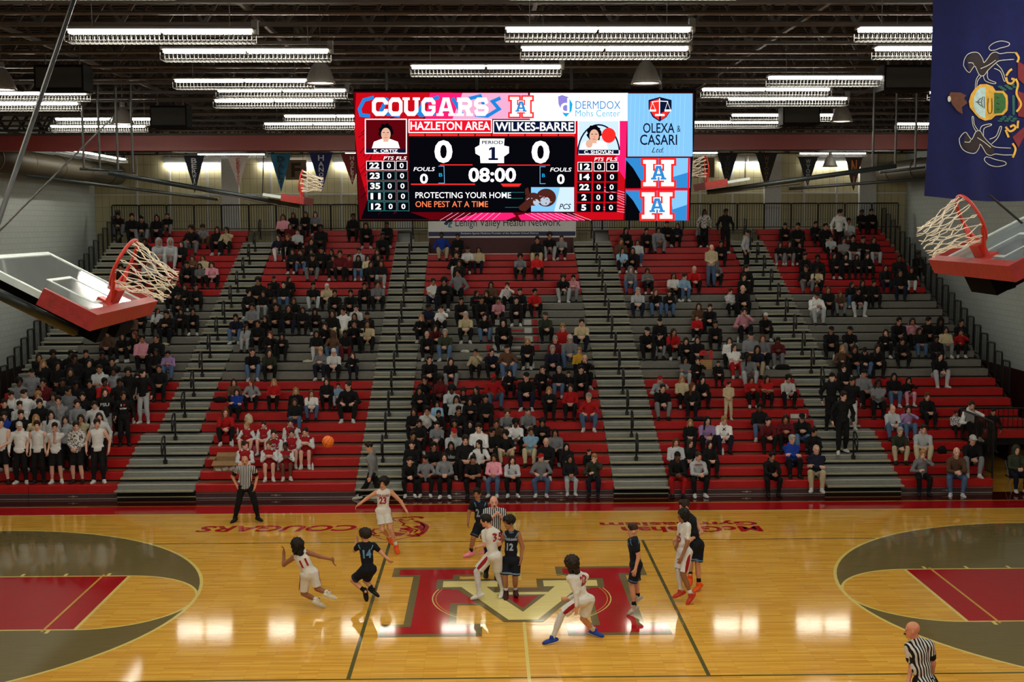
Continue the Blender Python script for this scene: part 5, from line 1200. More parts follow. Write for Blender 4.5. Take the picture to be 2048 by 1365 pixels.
# one line per crop of the photo: origin, scale, then people as  x y top+legs hair pose skin
CROWD = """
@0 690 8.533
670 230 kk dl Sf 2;745 330 kk Bl Sd 1;880 170 kk bc Sd 3;950 370 kk bl Sf 2;1200 170 kk bs Sd 3;1300 225 kk bs Sf 3;1460 160 kk bs Sd 2;1455 320 kk bl Sd 1;1740 190 kk bs Sd 3;1910 280 kk bs Sc 2;1735 410 lk ds Sp 2;1885 460 gk bc Sd 3
1195 470 kk dl Sd 2;530 480 gk k^ Sd 1;735 650 mk bs Sc 2;1500 670 kk bs Sd 2;1760 640 rk bs Sf 3;315 640 gk bc Sf 3;1160 780 gk bs St 2;1785 810 kg dl Sd 1 PSU;430 840 wk ds St 1;590 880 wk Bc Sd 1;195 880 wk ds Sd 1;890 900 gk dc Sd 2
990 940 gk ds Sc 1;1390 890 kk ds Sd 1;90 1000 kk ds Sd 1;295 1040 wk ds Sf 1;670 1000 kk ds Sd 1;1310 1010 gk ds Sf 1;1610 1040 wk ds Sd 1;60 1220 bk ds Sd 1;360 1190 kk ds Sd 1;860 1200 wk bl Sf 1;600 1270 tk Bl Sd 1;1110 1300 lk dl Sd 1;1350 1270 tk dl Sc 2;1690 1240 wk dl Sd 1
2030 650 kk bs Sd 3;1100 640 kk bs Sd 3;1260 700 kk bs Sf 3
@0 830 6.827
2 95 wk ds Sf 1 tankshort;260 150 wk w^ Sd 1 white;505 140 wk ds Sd 1 tank;745 170 wk ds Sc 1 teeshort;1035 150 ck ds Sf 1 short;1320 110 wk ds Sd 1 tankwhite
@180 700 8.532
640 380 kk bc Sd 2;560 790 kk ds Sd 2 heart;890 400 kl bs St 1 white;1170 320 kk d* l 2;1120 50 kk bl l 3;1330 70 ud bs p 2;800 470 lk ds l 1
@180 590 9.1
650 370 ok dl l 2;545 440 gk bl b 2;910 320 kk dl l 2;1215 310 lk bl r 2;1400 320 kk bs p 2;1660 290 kk bl p 2;1840 310 kk bc c 2;310 700 ok dl l 2;590 760 kk bl c 2;800 730 kk rl k 2;940 800 pk bs l 2;1200 760 kk d* l 2
@180 410 6.827
370 160 kg bs b 2;570 160 kk bs l 2;680 210 kg bs b 2;910 170 kk bl l 2;1050 150 kg bs c 2;1385 320 kg dc k 2;1520 330 go dc b 2;1750 340 kk dl l 2;1840 340 tk dl h 2;920 490 ll H c 2;1085 490 ll H c 2;1245 540 kk dl l 1;750 500 kk bs l 3;790 760 lk bs c 2;950 840 kk bs h 2
1400 720 ok dl p 2;1535 730 tk dl l 2;1310 830 kk bs b 2;1495 850 gk bl l 2;1640 840 pk dl b 1;430 840 kk bs l 2;520 910 kk bs c 2;985 1010 tk bl k 2;1185 1030 kk ds k 1;1245 1130 kk dl l 2;1410 1120 kk bs c 2;1190 1250 kk k^ c 2
@440 410 5.689
715 140 pk dl l 2;830 120 kk dl l 2;975 110 kk dl l 2;1080 110 gk dl l 1;800 250 mk dl l 2;905 260 kk dl l 2;880 310 lk ds l 1;1145 250 kk bs l 3;665 370 nw dl k 1;775 370 kk rl h 2;1035 410 kk bl l 2;1650 250 kk dl b 2;1840 350 kk bs c 3;1515 130 kk bs l 3;1900 230 kk bs l 3;825 540 kk dl l 2;940 540 kd dl k 2;1020 540 kk bl l 2;1145 520 kk bs l 2
1265 540 kk bl h 2;1055 610 kg bs b 2;1285 610 kk bs l 2;1400 555 mk bs l 2;1425 605 mk bs l 2;1580 530 lk bs l 2;1780 540 kk dl h 2;1565 610 kd bl l 2;1670 610 tk bl l 2;1780 600 kk dl l 2;1720 680 kk dl l 2;1825 670 kl dl l 2;480 860 kk bc l 2;610 850 kk k^ l 2;780 850 kk dl r 2;720 910 kd ds l 1;1050 920 kl bs c 2;1215 930 tk w^ c 1;490 935 kk bs l 3;1640 920 kk bs c 2;1790 900 gk dc c 2
@440 560 5.689
325 150 kk bc r 1;490 165 kl bl l 2;1300 150 kk ds c 2;1490 150 kk bs c 2;640 300 kk bs c 2;620 240 kk dl l 2;835 240 kk dl l 2;775 320 kn dl c 2;365 310 gk bs l 2;970 350 kk bl l 2;1020 390 kk H w 2;1290 370 kk bl l 2;1385 350 wt bs v 2;1545 330 wk ds l 1;1515 420 kk dl l 2;1675 410 kk k* l 2;1520 500 kk bs h 2;1670 500 tk dl c 2;180 430 nd bs c 2 white
300 550 ll dl r 2;420 500 kk ds l 2;515 450 kk bl h 2;1185 530 kk ds h 1;570 630 kk rl h 1;690 640 kk bl p 2;1095 620 kw bl l 2;1285 630 od H k 3;1420 620 km bs l 3;355 820 kd ds c 1;545 830 ek dl c 1;1145 810 gn B* p 1 white;1290 820 wk w^ c 1;1505 860 kn dl h 1 child
@420 690 6.4
300 490 ok dl l 1;530 490 gk rl k 1;815 490 rk Bl l 1;1095 600 kk Bl l 1;335 620 bk dl x 1;1080 740 kd dl l 2;1285 630 wd rl c 1;1490 480 kk dl l 1;1640 530 sl ds l 1 child;1770 490 kk d* k 1 white;180 860 rk rl c 1
@420 820 6.4
470 230 rr Bp k 1 cheer;685 210 rr dp l 1 cheer;1025 180 rr dp l 1 cheer;815 310 rr dp c 1 cheer;1045 310 rr dp l 1 cheer;1215 290 rr bp a 1 cheer;750 460 rr rp a 1 cheer;965 480 rr bp a 3 cheer;440 460 rr dp r 1 cheer
@820 430 5.12
325 215 bt bs v 3;490 225 kk bs l 2;590 360 wk k^ l 2 tee;705 360 tn bl l 2;475 405 kl bs h 2;505 500 kk dl l 2;1130 430 gk bc c 2;1300 430 rk bs l 2;1305 255 kt bs l 2;1430 210 kl bc c 2;1555 240 gk ds c 1;235 690 wn ds x 2;350 670 kk bc p 2;490 600 gk bc v 2;830 720 ok bl l 2;995 730 wk ds h 1;680 810 kk bl r 2
1125 790 kk ds l 1;1270 790 rk bs c 2;790 810 kk bl h 2;725 870 kk bs c 2;910 880 pk bs c 2;1090 870 kk bs c 1;1570 660 kl dc b 1;1670 640 pg bs p 1;520 880 kk bs c 2;185 950 nk bs r 3;325 970 wk ds h 1
@800 600 4.876
210 180 kk Bl h 1;335 260 mk dl c 1 child;640 150 tk gs c 1;820 165 kd ds c 1;1005 230 kk H w 1;1410 150 ek e^ c 1;1590 260 rk Bs l 1;1780 220 tn ds c 1;260 340 kk g0 c 1;445 320 ed gs c 1;1515 390 mk gs l 1;1660 370 gd w^ c 1;1245 410 kk Bl l 1;285 580 kk ds c 1;490 600 kg dl c 1;745 520 tk bs h 2;885 510 nk ds c 1
1045 470 od k^ k 1;1490 480 nk gs c 1;1750 510 yk Bs l 1;1800 575 kk g0 h 1;1770 680 kk bs c 1;1390 680 kk ds h 1;1570 690 kd gs l 1;1620 730 kk ds l 1 child;1070 720 kk bl h 1;1235 740 kn k^ c 1;910 760 rd R^ k 3
@790 730 9.1
550 280 kk bs h 2;840 270 mk bc c 3;440 450 kk bl p 2;1040 480 lk bc b 3;1210 500 kk dc p 2;1470 460 kk bl k 2;1120 640 lk bl l 2;1360 650 kk bl p 2;1650 620 kk bs l 2;765 720 sk bl l 2 child;345 870 kk bl l 2;575 840 wk bs h 2;790 880 kk bs l 2 child;1140 830 kk bs c 2;440 1100 kk bs l 2;765 1120 gk bs c 1;1090 1085 kk bs l 2;1060 1220 lk R^ c 1
1370 1110 kk bl l 1;1610 1100 wk ds l 1;1850 1070 ok ds c 2;305 1290 kk bs c 2;1650 1230 kk bs r 2
@790 850 8.53
290 350 kk ds l 1;655 370 kk bs c 2;955 370 kk bl l 2;1250 240 kk ds l 1;1360 330 wk bl k 1 tee;235 630 kk ds c 1;520 600 gk bs k 2 white;840 560 gk dl l 1 white;1330 600 kk bs c 2 tee;1690 580 pd dl l 2 white
@990 730 8.533
215 830 gk rc c 1;560 800 gk ds c 1;350 1000 wk bc c 3;810 970 kk bc p 2;920 430 kk Bl p 1;1290 400 rk dl l 1;1605 550 rd gs k 1
@990 850 8.533
165 180 kt bc k 1 tee;610 130 st ds x 2;1030 150 gk bl l 2;875 300 kk g0 l 1 beard;1215 390 kk bl l 1;285 610 lk dl c 1 white;790 560 gd R^ k 1 white;1280 600 kl bl l 2 white;1600 490 kk ds r 1 child;1710 580 en Bs h 1
@1200 410 5.689
1190 90 ck bl Sd 3;1430 80 kk bs Sd 3;1160 230 gk dl l 2;760 220 kk bs l 2;885 240 nk dl l 2;660 290 gg bl b 2;525 300 kk bs c 2;290 290 kk bl c 2;240 415 ok rl l 2;430 430 ld dl l 2;250 520 sk dl c 2 white;380 520 kk dl c 2;355 740 gd H c 1;535 750 gk dl p 2;850 810 wk dl l 2 tee;940 820 sd ds r 1;1075 730 rk g0 c 1 beard
1270 490 td g0 Sf 1;1330 690 gk H w 1;1385 440 kk bs c 2;1660 330 lk bs St 2;1665 720 kk ds r 1;1650 820 kk ds c 1
@1240 570 5.689
210 70 ln gs c 1;400 80 kd rl c 1;560 90 kd ds p 1;1400 40 kk g0 c 1;1260 90 lk ds x 1;905 250 ok dl l 1;1025 260 kk ds c 1;880 370 rk rs l 1 child;1095 450 kk bs c 2;455 420 kk k^ l 1;305 520 kk k^ c 1 beard;450 590 kg ds c 1 child;605 540 rk dl c 2 white;755 630 kk dl p 1;880 630 kk dl l 1;1420 290 pk ds h 1;1660 360 kk w* c 2
1250 640 wk dl l 1;1300 720 wr dl x 1;1590 610 gk rl l 1;1575 730 nt bl c 2;1800 630 mg bs p 3;1465 820 gl bl c 3;760 870 gl bl x 2;870 870 kk ds h 1;1120 900 kk ds l 1 child;1520 560 gk k^ l 1
@1280 720 5.689
235 230 lk R^ h 1;260 320 kg ds c 1;480 230 tk Bl l 1;600 310 kk rl r 1;705 230 kk bl c 1;1010 280 tt ds Sf 1 child;1265 220 rk dl p 2;1450 230 rk bl x 2 tee;1690 220 wk bc c 2;575 730 kk Bl l 1;765 690 uk bl c 1;960 690 wn Bs c 1;1365 550 kd bs l 3 beard;1465 700 mk bs c 1;1660 660 mk dl p 2;1845 640 kd k^ p 1;1980 830 kk bs r 2
@1310 830 5.535
240 310 lk rl l 1;380 320 kk dl r 1;610 340 kk bl l 1;1520 280 bk gs x 1;1790 370 nt g0 x 1;250 460 kr k* c 3;475 460 lk d* c 1 white;1290 460 kk bs c 2
@1530 410 5.851
860 90 wk bs St 2;990 180 lg bs c 2;1140 90 kk bs l 3;1245 80 kk bs l 2;240 260 kk bs b 2;390 240 kk bs l 2;595 230 kk bs l 2;710 250 kk bs l 2;790 390 lk k^ c 2;930 420 gk dl x 2;1040 390 kl bs l 2;1135 410 kk bs x 2;1275 410 kl dl l 2;195 470 kg dl c 2;295 460 kg dl c 2;410 480 kk bl h 2;470 600 kk bs c 2;620 620 kk bs l 3;815 600 kk bl l 2;950 600 kk bl p 1
1200 600 kk dl l 1;1080 620 kk bl l 2;490 740 kg ds k 2;610 765 tk bl c 3;1415 740 kn bl l 2;1590 780 kn bl l 2;1720 770 kw dl l 2;1580 620 kk bs l 3;1800 590 kk bs l 3;600 1030 wl k^ p 2;770 1000 kk rl l 2;850 1050 og rl c 2;1020 940 kd dl r 2;1140 920 kk bl l 2;1100 1025 kl bs w 2;1280 920 kk bs l 2
@1600 600 5.689
370 340 kk k^ c 2;570 340 kg k^ c 2;1135 240 kk bs c 2;1280 250 pk dl h 2;1470 240 kk bs r 2;1600 270 kk H w 3;1850 260 kk bs c 2;985 380 kk dl h 1;1365 360 kd bl l 2;1665 350 tg bl l 2;1850 380 rk d* h 2;1180 490 kk bs w 2;1560 450 kk bs l 3;510 560 ok Bl h 1;620 580 kk dl b 2;885 550 kk dl c 1;740 600 kd k^ b 1;1590 620 kl bl c 1
505 790 kk ds l 1;365 880 kk k* Sd 1;735 840 gk k* l 2;895 930 gk bl x 3;1075 880 kd bl l 2;1245 930 kp bl h 2
@1620 720 7.583
640 335 kw bs Sd 2;480 530 kk ds Sw 1 white
@1740 790 6.5
300 190 ld g0 c 1 beard;505 200 ud dl h 1;750 30 kk rs l 1;1125 250 ck ds l 2 child;1325 140 wk d* h 1;1605 220 kk bs Sd 2 child;405 480 et gs c 1;715 440 lt ds c 1;700 780 gk Bs h 1;1145 740 od g0 c 1;1355 550 kg w^ c 1
"""
PC = dict(l='lap', c='clasp', h='chin', k='knees', x='cross', p='phone', r='right', v='pocket', b='bow', w='bow', a='clap')
SPC = dict(d='down_st', f='front_st', c='chin_st', p='clap_st', t='turn_st', w='walk_st')
HS = dict(s='short', l='long', c='curly', p='pony')
people = []
ox = oy = 0; sc = 1
for ln_ in CROWD.strip().split('\n'):
    if ln_[0] == '@': ox, oy, sc = map(float, ln_[1:].split()); continue
    for it in ln_.split(';'):
        w = it.split(); u = ox+float(w[0])/sc; v = oy+float(w[1])/sc; people.append(dict(u=u, v=v, top=w[2][0], leg=w[2][1], hair=w[3], pose=w[4], skin=int(w[5]), fl=w[6] if len(w) > 6 else ''))
def place(p):
    st_ = p['pose'][0] == 'S'; child = 'child' in p['fl']
    fem = p['hair'][-1] == 'l' or 'p' in p['hair']; want = (1.615 if st_ else .765)*(.72 if child else (.935 if fem else 1.0))
    if not st_: want += {'b': -.13, 'w': -.14, 'c': -.04, 'h': -.04}.get(p['pose'], 0)*1.0
    best = None
    for r in range(1, 31):
        yy = row_y(r)+(.36 if st_ else .15)-(.03 if st_ else {'c': .20, 'h': .16, 'b': .24, 'w': .24}.get(p['pose'], .06))
        q = ony(p['u'], p['v'], yy); hgt = q[2]-row_z(r)
        e = abs(hgt-want)
        if best is None or e < best[0]: best = (e, r, q, hgt)
    e, r, q, hgt = best; sc_ = max(.86, min(1.1, 1+(hgt-want)/want*.85))*(.72 if child else (.95 if fem else 1.0))
    bn = None
    for b in 'ABCDE':
        a, c = xspan(b, r)
        if a-.35 <= q[0] <= c+.35: bn = b
    p.update(row=r, x=float(q[0]), s=sc_, st=st_, blk=bn, child=child)
for p in people: place(p)
for p in people: p['blk'] = p['blk'] or ('A' if p['x'] < -10 else 'E')
# keep neighbours in one row apart
for b in 'ABCDE':
    for r in range(1, 31):
        L_ = sorted([p for p in people if p['blk'] == b and p['row'] == r], key=lambda p: p['x'])
        for i in range(1, len(L_)):
            gap = .40 if not (L_[i]['st'] and L_[i-1]['st']) else .44
            if L_[i]['child'] or L_[i-1]['child']: gap = .30
            dlt = gap-(L_[i]['x']-L_[i-1]['x'])
            if dlt > 0: L_[i]['x'] += dlt*.6; L_[i-1]['x'] -= dlt*.4
        for i, p in enumerate(sorted(L_, key=lambda p: p['x'])): p['idx'] = i+1; p['n'] = len(L_)
# the three hundred largest stand alone; the farthest rest make one crowd
people.sort(key=lambda p: (p['row'], -p['s']))
for i, p in enumerate(people): p['solo'] = i < 300
crowd = thing('distant_crowd', 'dark seated crowd filling the uppermost bleacher rows', 'crowd', (0, row_y(20), row_z(20))); crowd['kind'] = 'stuff'
HAIRW = dict(s='short', l='long', c='curly', p='tied', )
HCW = dict(b='black', d='brown', B='blond', g='grey', r='auburn')
POSW = dict(l='hands in lap', c='hands clasped', h='hand to face', k='hands on knees', x='arms crossed', p='looking down', r='turned aside', v='leaning back', b='bent forward', w='bent forward', a='clapping')
rp = random.Random(11)
def copyparts(p, root, pose, mw=None):
    s = p['s']; skin = SKN[p['skin']]; J = POSES[pose]; j = rp.uniform(-.25, .35)
    def add(kind, name, rgb, jit=0.0):
        o = inst(part(pose, kind), name, root); setcol(o, rgb, jit)
        if mw is not None: o.matrix_local = mw
        return o
    add('body', 'body', skin, rp.uniform(-.12, .12))
    fl = p['fl']; tc = CC[p['top']][0]; lc = CC[p['leg']][0]
    if 'cheer' in fl:
        add('top', 'sleeved_top', (206, 208, 212)); add('vest', 'vest', (150, 22, 30)); add('skirt', 'skirt', (140, 20, 28)); sh = (196, 196, 196)
    else:
        if 'tank' in fl: add('tank', 'tank_top', tc)
        elif 'tee' in fl: add('tee', 'tee_shirt', tc, j*.3)
        else:
            o = add('top', 'top', tc, j)
            if p['top'] == 'c': o.material_slots[0].link = 'OBJECT'; o.material_slots[0].material = M_CAMO
        add('shorts' if 'short' in fl else 'trousers', 'shorts' if 'short' in fl else 'trousers', lc, rp.uniform(-.2, .25)); sh = (200, 200, 200) if ('white' in fl or rp.random() < .35) else (24, 24, 26)
    add('shoeL', 'shoe', sh); add('shoeR', 'shoe', sh)
    h = p['hair']
    hm = head_matrix(J, 1.0) if mw is None else mw @ head_matrix(J, 1.0)
    if h == 'H': st_, col = 'hood', tc
    elif h.endswith('^'): st_, col = 'cap', HC[h[0]]
    elif h.endswith('*'): st_, col = ('beanie', HC[h[0]]) if h[0] in 'kw' else ('pony', HC[h[0]])
    elif h.endswith('0'): st_, col = 'bald', (90, 80, 74)
    else: st_, col = HS[h[1]], HC[h[0]]
    if st_ == 'short' and rp.random() < .3: st_ = 'fade'
    o = inst(hair_get(st_), {'cap': 'cap', 'beanie': 'beanie', 'hood': 'hood'}.get(st_, 'hair'), root); o.matrix_local = hm; setcol(o, col, rp.uniform(-.2, .2))
    if st_ in ('cap',):
        o2 = inst(hair_get('bald'), 'hair', root); o2.matrix_local = hm; setcol(o2, (40, 28, 20))
    return J
def cloth_text(root, J, body, w, h, z, rgb, pose, sc=1.0, bold=.03, front=True):
    """print on a garment: lettering laid onto the front of the garment mesh"""
    from mathutils.bvhtree import BVHTree
    me = part(pose, 'top'); bv = BVHTree.FromPolygons([v.co for v in me.vertices], [tuple(pp.vertices) for pp in me.polygons])
    vs, fs = text2d(body, 1, bold); vs = fit(vs, -w/2, w/2, z-h/2, z+h/2); out = []
    for x, zz in vs:
        hit = bv.ray_cast(Vector((x, -1.2, zz)), Vector((0, 1, 0))); yy = hit[0].y if hit[0] else -.15; out.append((x, yy-.012, zz))
    o = MB().add(out, fs).build('chest_print', mat('print_%d_%d_%d' % rgb, rgb, .7), root); return o
seen = {}
for p in sorted(people, key=lambda p: (p['blk'], p['row'], p['x'])):
    r = p['row']
    if p['st']: pose = SPC[p['pose'][1]]; loc = (p['x'], row_y(r)+.36, row_z(r)-.012)
    else:
        base = PC[p['pose']]; pose = base+('_hi' if r == 1 and base+'_hi' in POSES else '_lo')
        loc = (p['x'], row_y(r)+.15, row_z(r))
    if p['pose'] == 'Sw': loc = (p['x'], row_y(r)+.2, row_z(r))
    h = p['hair']
    if h == 'H': hw = 'hood up'
    elif h.endswith('^'): hw = '%s cap' % {'k': 'black', 'w': 'white', 'R': 'red', 'e': 'green'}[h[0]]
    elif h.endswith('*'): hw = '%s beanie' % {'k': 'black', 'w': 'white'}[h[0]] if h[0] in 'kw' else '%s ponytail' % HCW[h[0]]
    elif h.endswith('0'): hw = 'bald'
    else: hw = '%s %s hair' % (HAIRW[h[1]], HCW[h[0]])
    pw = {'d': 'standing', 'f': 'standing hands joined', 'c': 'standing hand raised', 'p': 'standing clapping', 't': 'standing side-on', 'w': 'walking down'}[p['pose'][1]] if p['st'] else POSW[p['pose']]
    if 'cheer' in p['fl']: what = 'cheerleader in red and white'
    else:
        g = 'tank top' if 'tank' in p['fl'] else ('tee' if 'tee' in p['fl'] else 'top')
        what = '%s in %s %s' % ('child' if p['child'] else 'person', CC[p['top']][1].replace(' ', '-'), g)
        if p['leg'] != 'k': what += ', %s legs' % CC[p['leg']][1].replace(' ', '-')
    bw = BLK[p['blk']].replace(' ', '-')
    lab = '%s, %s, %s, %s row, %s block' % (what, hw, pw, ORD[r], bw)
    if lab in seen or len(lab.split()) > 16: lab = '%s, %s, %s row, %s block, %s from left' % (what, hw, ORD[r], bw, ORD[p['idx']])
    seen[lab] = 1
    if p['solo']: root = thing('person', lab, 'person', loc, 0, 'spectators in the bleachers')
    else: root = None
    k = -.5*math.atan2(p['x'], 12.0)*.25
    rz = (k+rp.uniform(-.16, .16)+(1.3 if p['fl'] == '' and p['pose'] == 'St' and p['blk'] == 'D' else 0)); 
    if root is None:
        mw = Matrix.Translation(Vector(loc)-crowd.location) @ Matrix.Rotation(rz, 4, 'Z') @ Matrix.Scale(p['s'], 4)
        copyparts(p, crowd, pose, mw); continue
    root.rotation_euler = (0, 0, rz); root.scale = (p['s'],)*3
    J = copyparts(p, root, pose)
    if p['fl'] == 'PSU': cloth_text(root, J, 'PSU', .26, .10, 1.26, (200, 204, 206), pose)
    elif p['fl'] == 'heart': cloth_text(root, J, 'I', .03, .07, 1.33, (210, 210, 210), pose).location = (-.06, 0, 0); cloth_text(root, J, 'V', .08, .07, 1.33, (200, 20, 30), pose, bold=.1).location = (.03, 0, 0); cloth_text(root, J, 'spider', .22, .08, 1.22, (210, 210, 210), pose)
    elif abs(p['u']-902) < 3 and abs(p['v']-893) < 6: cloth_text(root, J, 'Hollister', .28, .12, .42, (200, 206, 212), pose, bold=.0)
    elif abs(p['u']-1395.8) < 3 and p['v'] > 900: cloth_text(root, J, 'BEHRENTH', .2, .05, .48, (120, 30, 34), pose)
    elif abs(p['u']-1448.7) < 3 and abs(p['v']-841) < 8: cloth_text(root, J, 'X', .13, .09, .46, (30, 24, 36), pose, bold=.05)
    elif abs(p['u']-953) < 4 and p['v'] < 700 and p['top'] == 'k': cloth_text(root, J, 'COUGARS', .2, .05, .48, (200, 60, 70), pose)
    elif 'cheer' in p['fl']: cloth_text(root, J, 'HA', .16, .06, .42, (214, 214, 214), pose, bold=.05)
# ================================================================== players and officials on court
from mathutils.bvhtree import BVHTree
def pxJ(o, sc, Y, d):
    """joints read off a crop (pixels -> direction), placed at the figure's own depth Y plus an offset"""
    if isinstance(Y, str):      # depth from the supporting foot: its toe rests on the floor
        v = d[Y]; Y = float(onz(o[0]+v[0]/sc, o[1]+v[1]/sc, .022)[1])-(v[2] if len(v) > 2 else 0)
    J = {}
    for k, v in d.items(): J[k] = ony(o[0]+v[0]/sc, o[1]+v[1]/sc, Y+(v[2] if len(v) > 2 else 0))
    return J
BALLS = []
def stripes_mat():
    M = mat_objcol('referee_stripes', .8, .1, 30); nt = M.node_tree; b = nt.nodes['Principled BSDF']
    at = nt.nodes.new('ShaderNodeAttribute'); at.attribute_name = 'across'; mt = nt.nodes.new('ShaderNodeMath'); mt.operation = 'PINGPONG'; mt.inputs[1].default_value = .021
    nt.links.new(at.outputs['Fac'], mt.inputs[0]); gt = nt.nodes.new('ShaderNodeMath'); gt.operation = 'GREATER_THAN'; gt.inputs[1].default_value = .0105; nt.links.new(mt.outputs[0], gt.inputs[0])
    mx = nt.nodes.new('ShaderNodeMix'); mx.data_type = 'RGBA'; mx.inputs['A'].default_value = (.008, .008, .01, 1); mx.inputs['B'].default_value = (*lin((205, 208, 210)), 1)
    nt.links.new(gt.outputs[0], mx.inputs['Factor']); nt.links.new(mx.outputs['Result'], b.inputs['Base Color']); return M
M_STRIPE = stripes_mat()
M_MATTE = mat('matte_black', (8, 8, 9), .95, spec=.05)
def player(name, label, J, spec):
    for d in 'LR':   # no part of a shoe below the floor
        v = J['to'+d]-J['an'+d]; L_ = float(np.linalg.norm(v))
        if L_ > .19: J['an'+d] = J['to'+d]-v/L_*.19
        lift = .080-J['an'+d][2]
        if lift > 0: J['an'+d] = J['an'+d]+V(0, 0, lift)
        if J['to'+d][2] < .02: J['to'+d] = np.array([J['to'+d][0], J['to'+d][1], .02])
    s = spec.get('s', 1.0); foot = min(J['anL'][2], J['anR'][2])
    base = V((J['hipL'][0]+J['hipR'][0])/2, (J['hipL'][1]+J['hipR'][1])/2, 0.0)
    root = thing(name, label, 'person', tuple(base), 0, spec['group'])
    for k in list(J):
        if isinstance(J[k], np.ndarray) and k[:2] in ('hi', 'ne', 'he', 'sh', 'el', 'wr', 'kn', 'an', 'to'): J[k] = J[k]-base
    J['tf'] = unit(spec['tf']); J['fd'] = unit(spec['fd']); J['beard'] = spec.get('beard', 0); J['bulk'] = spec.get('bulk', .92)
    for k in ('hdL', 'hdR', 'hnL', 'hnR', 'curlL', 'curlR', 'soleL', 'soleR'):
        if k in spec: J[k] = np.array(spec[k], float) if k[0] != 'c' else spec[k]
    def add(nm, vf, m, rgb, feat=None):
        o = link(bpy.data.objects.new(nm, to_mesh(nm, *vf, m, feat)), root); setcol(o, rgb); return o
    vs, fs, ft = body_mesh(J, s, .0098); add('body', (vs, fs), M_SKIN, spec['skin'], ft)
    hc, u, f, r, *_ = frame(J)
    top = top_mesh(J, s, .011, spec.get('sleeve', 0), spec.get('te', .012), spec.get('hem', -.03), spec.get('hood', False), 3, spec.get('armfat', 1.12), .004, True, spec.get('hip', (.152, .120, .12)))
    mt = M_STRIPE if spec.get('stripe') else M_CLOTH
    o = add(spec.get('topname', 'jersey'), top, mt, spec['top'])
    if spec.get('stripe'):
        q = (np.asarray(top[0])-hc)@r; at = o.data.attributes.new('across', 'FLOAT', 'POINT'); at.data.foreach_set('value', q.astype(np.float32)+1.0)
        for d in 'LR':
            c = J['sh'+d]; P = [cone(c+(J['el'+d]-c)*.50, c+(J['el'+d]-c)*.62, .074*s, .070*s, .01)]; add('cuff', Field(P, .01).mesh(), M_CLOTH, (14, 14, 16))
    if spec.get('under'): 
        add('undershirt', top_mesh(J, s, .010, spec['under'], .006, .1, False, 5, 1.1, .003), M_CLOTH, spec.get('underc', spec['top']))
    if spec.get('pants'): add('trousers', trouser_mesh(J, s, .011, .97, .014, 1.08, .08, 2), M_CLOTH, spec['pants'])
    if spec.get('shorts'):
        sl_ = spec.get('slen', .42); HP = (.154, .122, .12)
        add('shorts', trouser_mesh(J, s, .010, sl_, .014, 1.10, .07, 4, .008, .003, HP), M_CLOTH, spec['shorts'])
        for d in 'LR':
            a, k = J['hip'+d], J['kn'+d]; n = unit(k-a); end = a+(k-a)*sl_*2; sd = r*(1 if np.dot(a-hc, r) > 0 else -1); sd = unit(sd-n*np.dot(sd, n))
            def piece(nm, el, rgb):
                Fp = trouser_field(J, s, .010, sl_, .019, 1.10, .07, 4, .008, .003, HP); x, y, z = Fp.xyz((slice(None),)*3); Fp.d = np.maximum(Fp.d, prim(el, x, y, z)).astype(np.float32)
                m_ = Fp.mesh()
                if len(m_[0]): add(nm, m_, M_CLOTH, rgb)
            if spec.get('hemc'): piece('hem_band', elli(end-n*.035, [n, sd, np.cross(n, sd)], V(.022, .16, .16)), spec['hemc'])
            if spec.get('sidec'): piece('side_panel', elli(a+(k-a)*sl_*1.1+sd*.10*s, [n, np.cross(n, sd), sd], V(.21*s, .042*s, .07*s)), spec['sidec'])
    for d in 'LR':
        if spec.get('tights') and d in spec['tights']: add('legging', Field(grow(leg(J, d, s, .93), .006), .010).mesh(), M_CLOTH, (206, 206, 208))
        if spec.get('sock'): add('sock', sock_mesh(J, d, s, .009, spec.get('sockt', .62)), M_CLOTH, spec['sock'])
        add('shoe', shoe_mesh(J, d, s*1.03, .009), M_LEATHER, spec['shoe'])
        P, an, fw, sole = footp(J, d, s*1.03); Fs = Field([elli(an+fw*.055*s+sole*.078*s, [fw, np.cross(fw, sole), sole], V(.155, .054, .016)*s, .01)], .009); add('sole', Fs.mesh(), M_LEATHER, spec.get('solec', (220, 220, 216)))
    if spec.get('hair'):
        hm = head_matrix(J, s*spec.get('hs', 1.0)); o = inst(hair_get(spec['hair']), 'hair', root); o.matrix_local = hm; setcol(o, spec.get('hairc', (18, 14, 12)))
    # numbers and trims laid on the jersey
    bv = BVHTree.FromPolygons([Vector(v) for v in np.asarray(top[0]).tolist()], [tuple(q) for q in np.asarray(top[1]).tolist()])
    h = np.linalg.norm(J['neck']-hc)
    def onto(vs2, fs2, side, nm, rgb):
        bm = bmesh.new()
        vv = [bm.verts.new((x, y, 0)) for x, y in vs2]
        for q in fs2:
            try: bm.faces.new([vv[i] for i in q])
            except ValueError: pass
        for _ in range(2):
            ed = [e for e in bm.edges if e.calc_length() > .03]
            if ed: bmesh.ops.subdivide_edges(bm, edges=ed, cuts=1); bmesh.ops.triangulate(bm, faces=bm.faces[:])
        dr = f*side; rx = r*side*1.0
        for v in bm.verts:
            o = hc+u*(h*v.co.y)+(-rx if side < 0 else rx)*0+np.cross(u, dr)*v.co.x
            p0 = o+dr*.5; hit = bv.ray_cast(Vector(p0), Vector(-dr))
            q = np.array(hit[0]) if hit[0] else o+dr*.11; v.co = Vector(q+dr*.006)
        me = bpy.data.meshes.new(nm); bm.to_mesh(me); bm.free(); me.materials.append(mat('jersey_print_%d_%d_%d' % rgb, rgb, .7)); link(bpy.data.objects.new(nm, me), root)
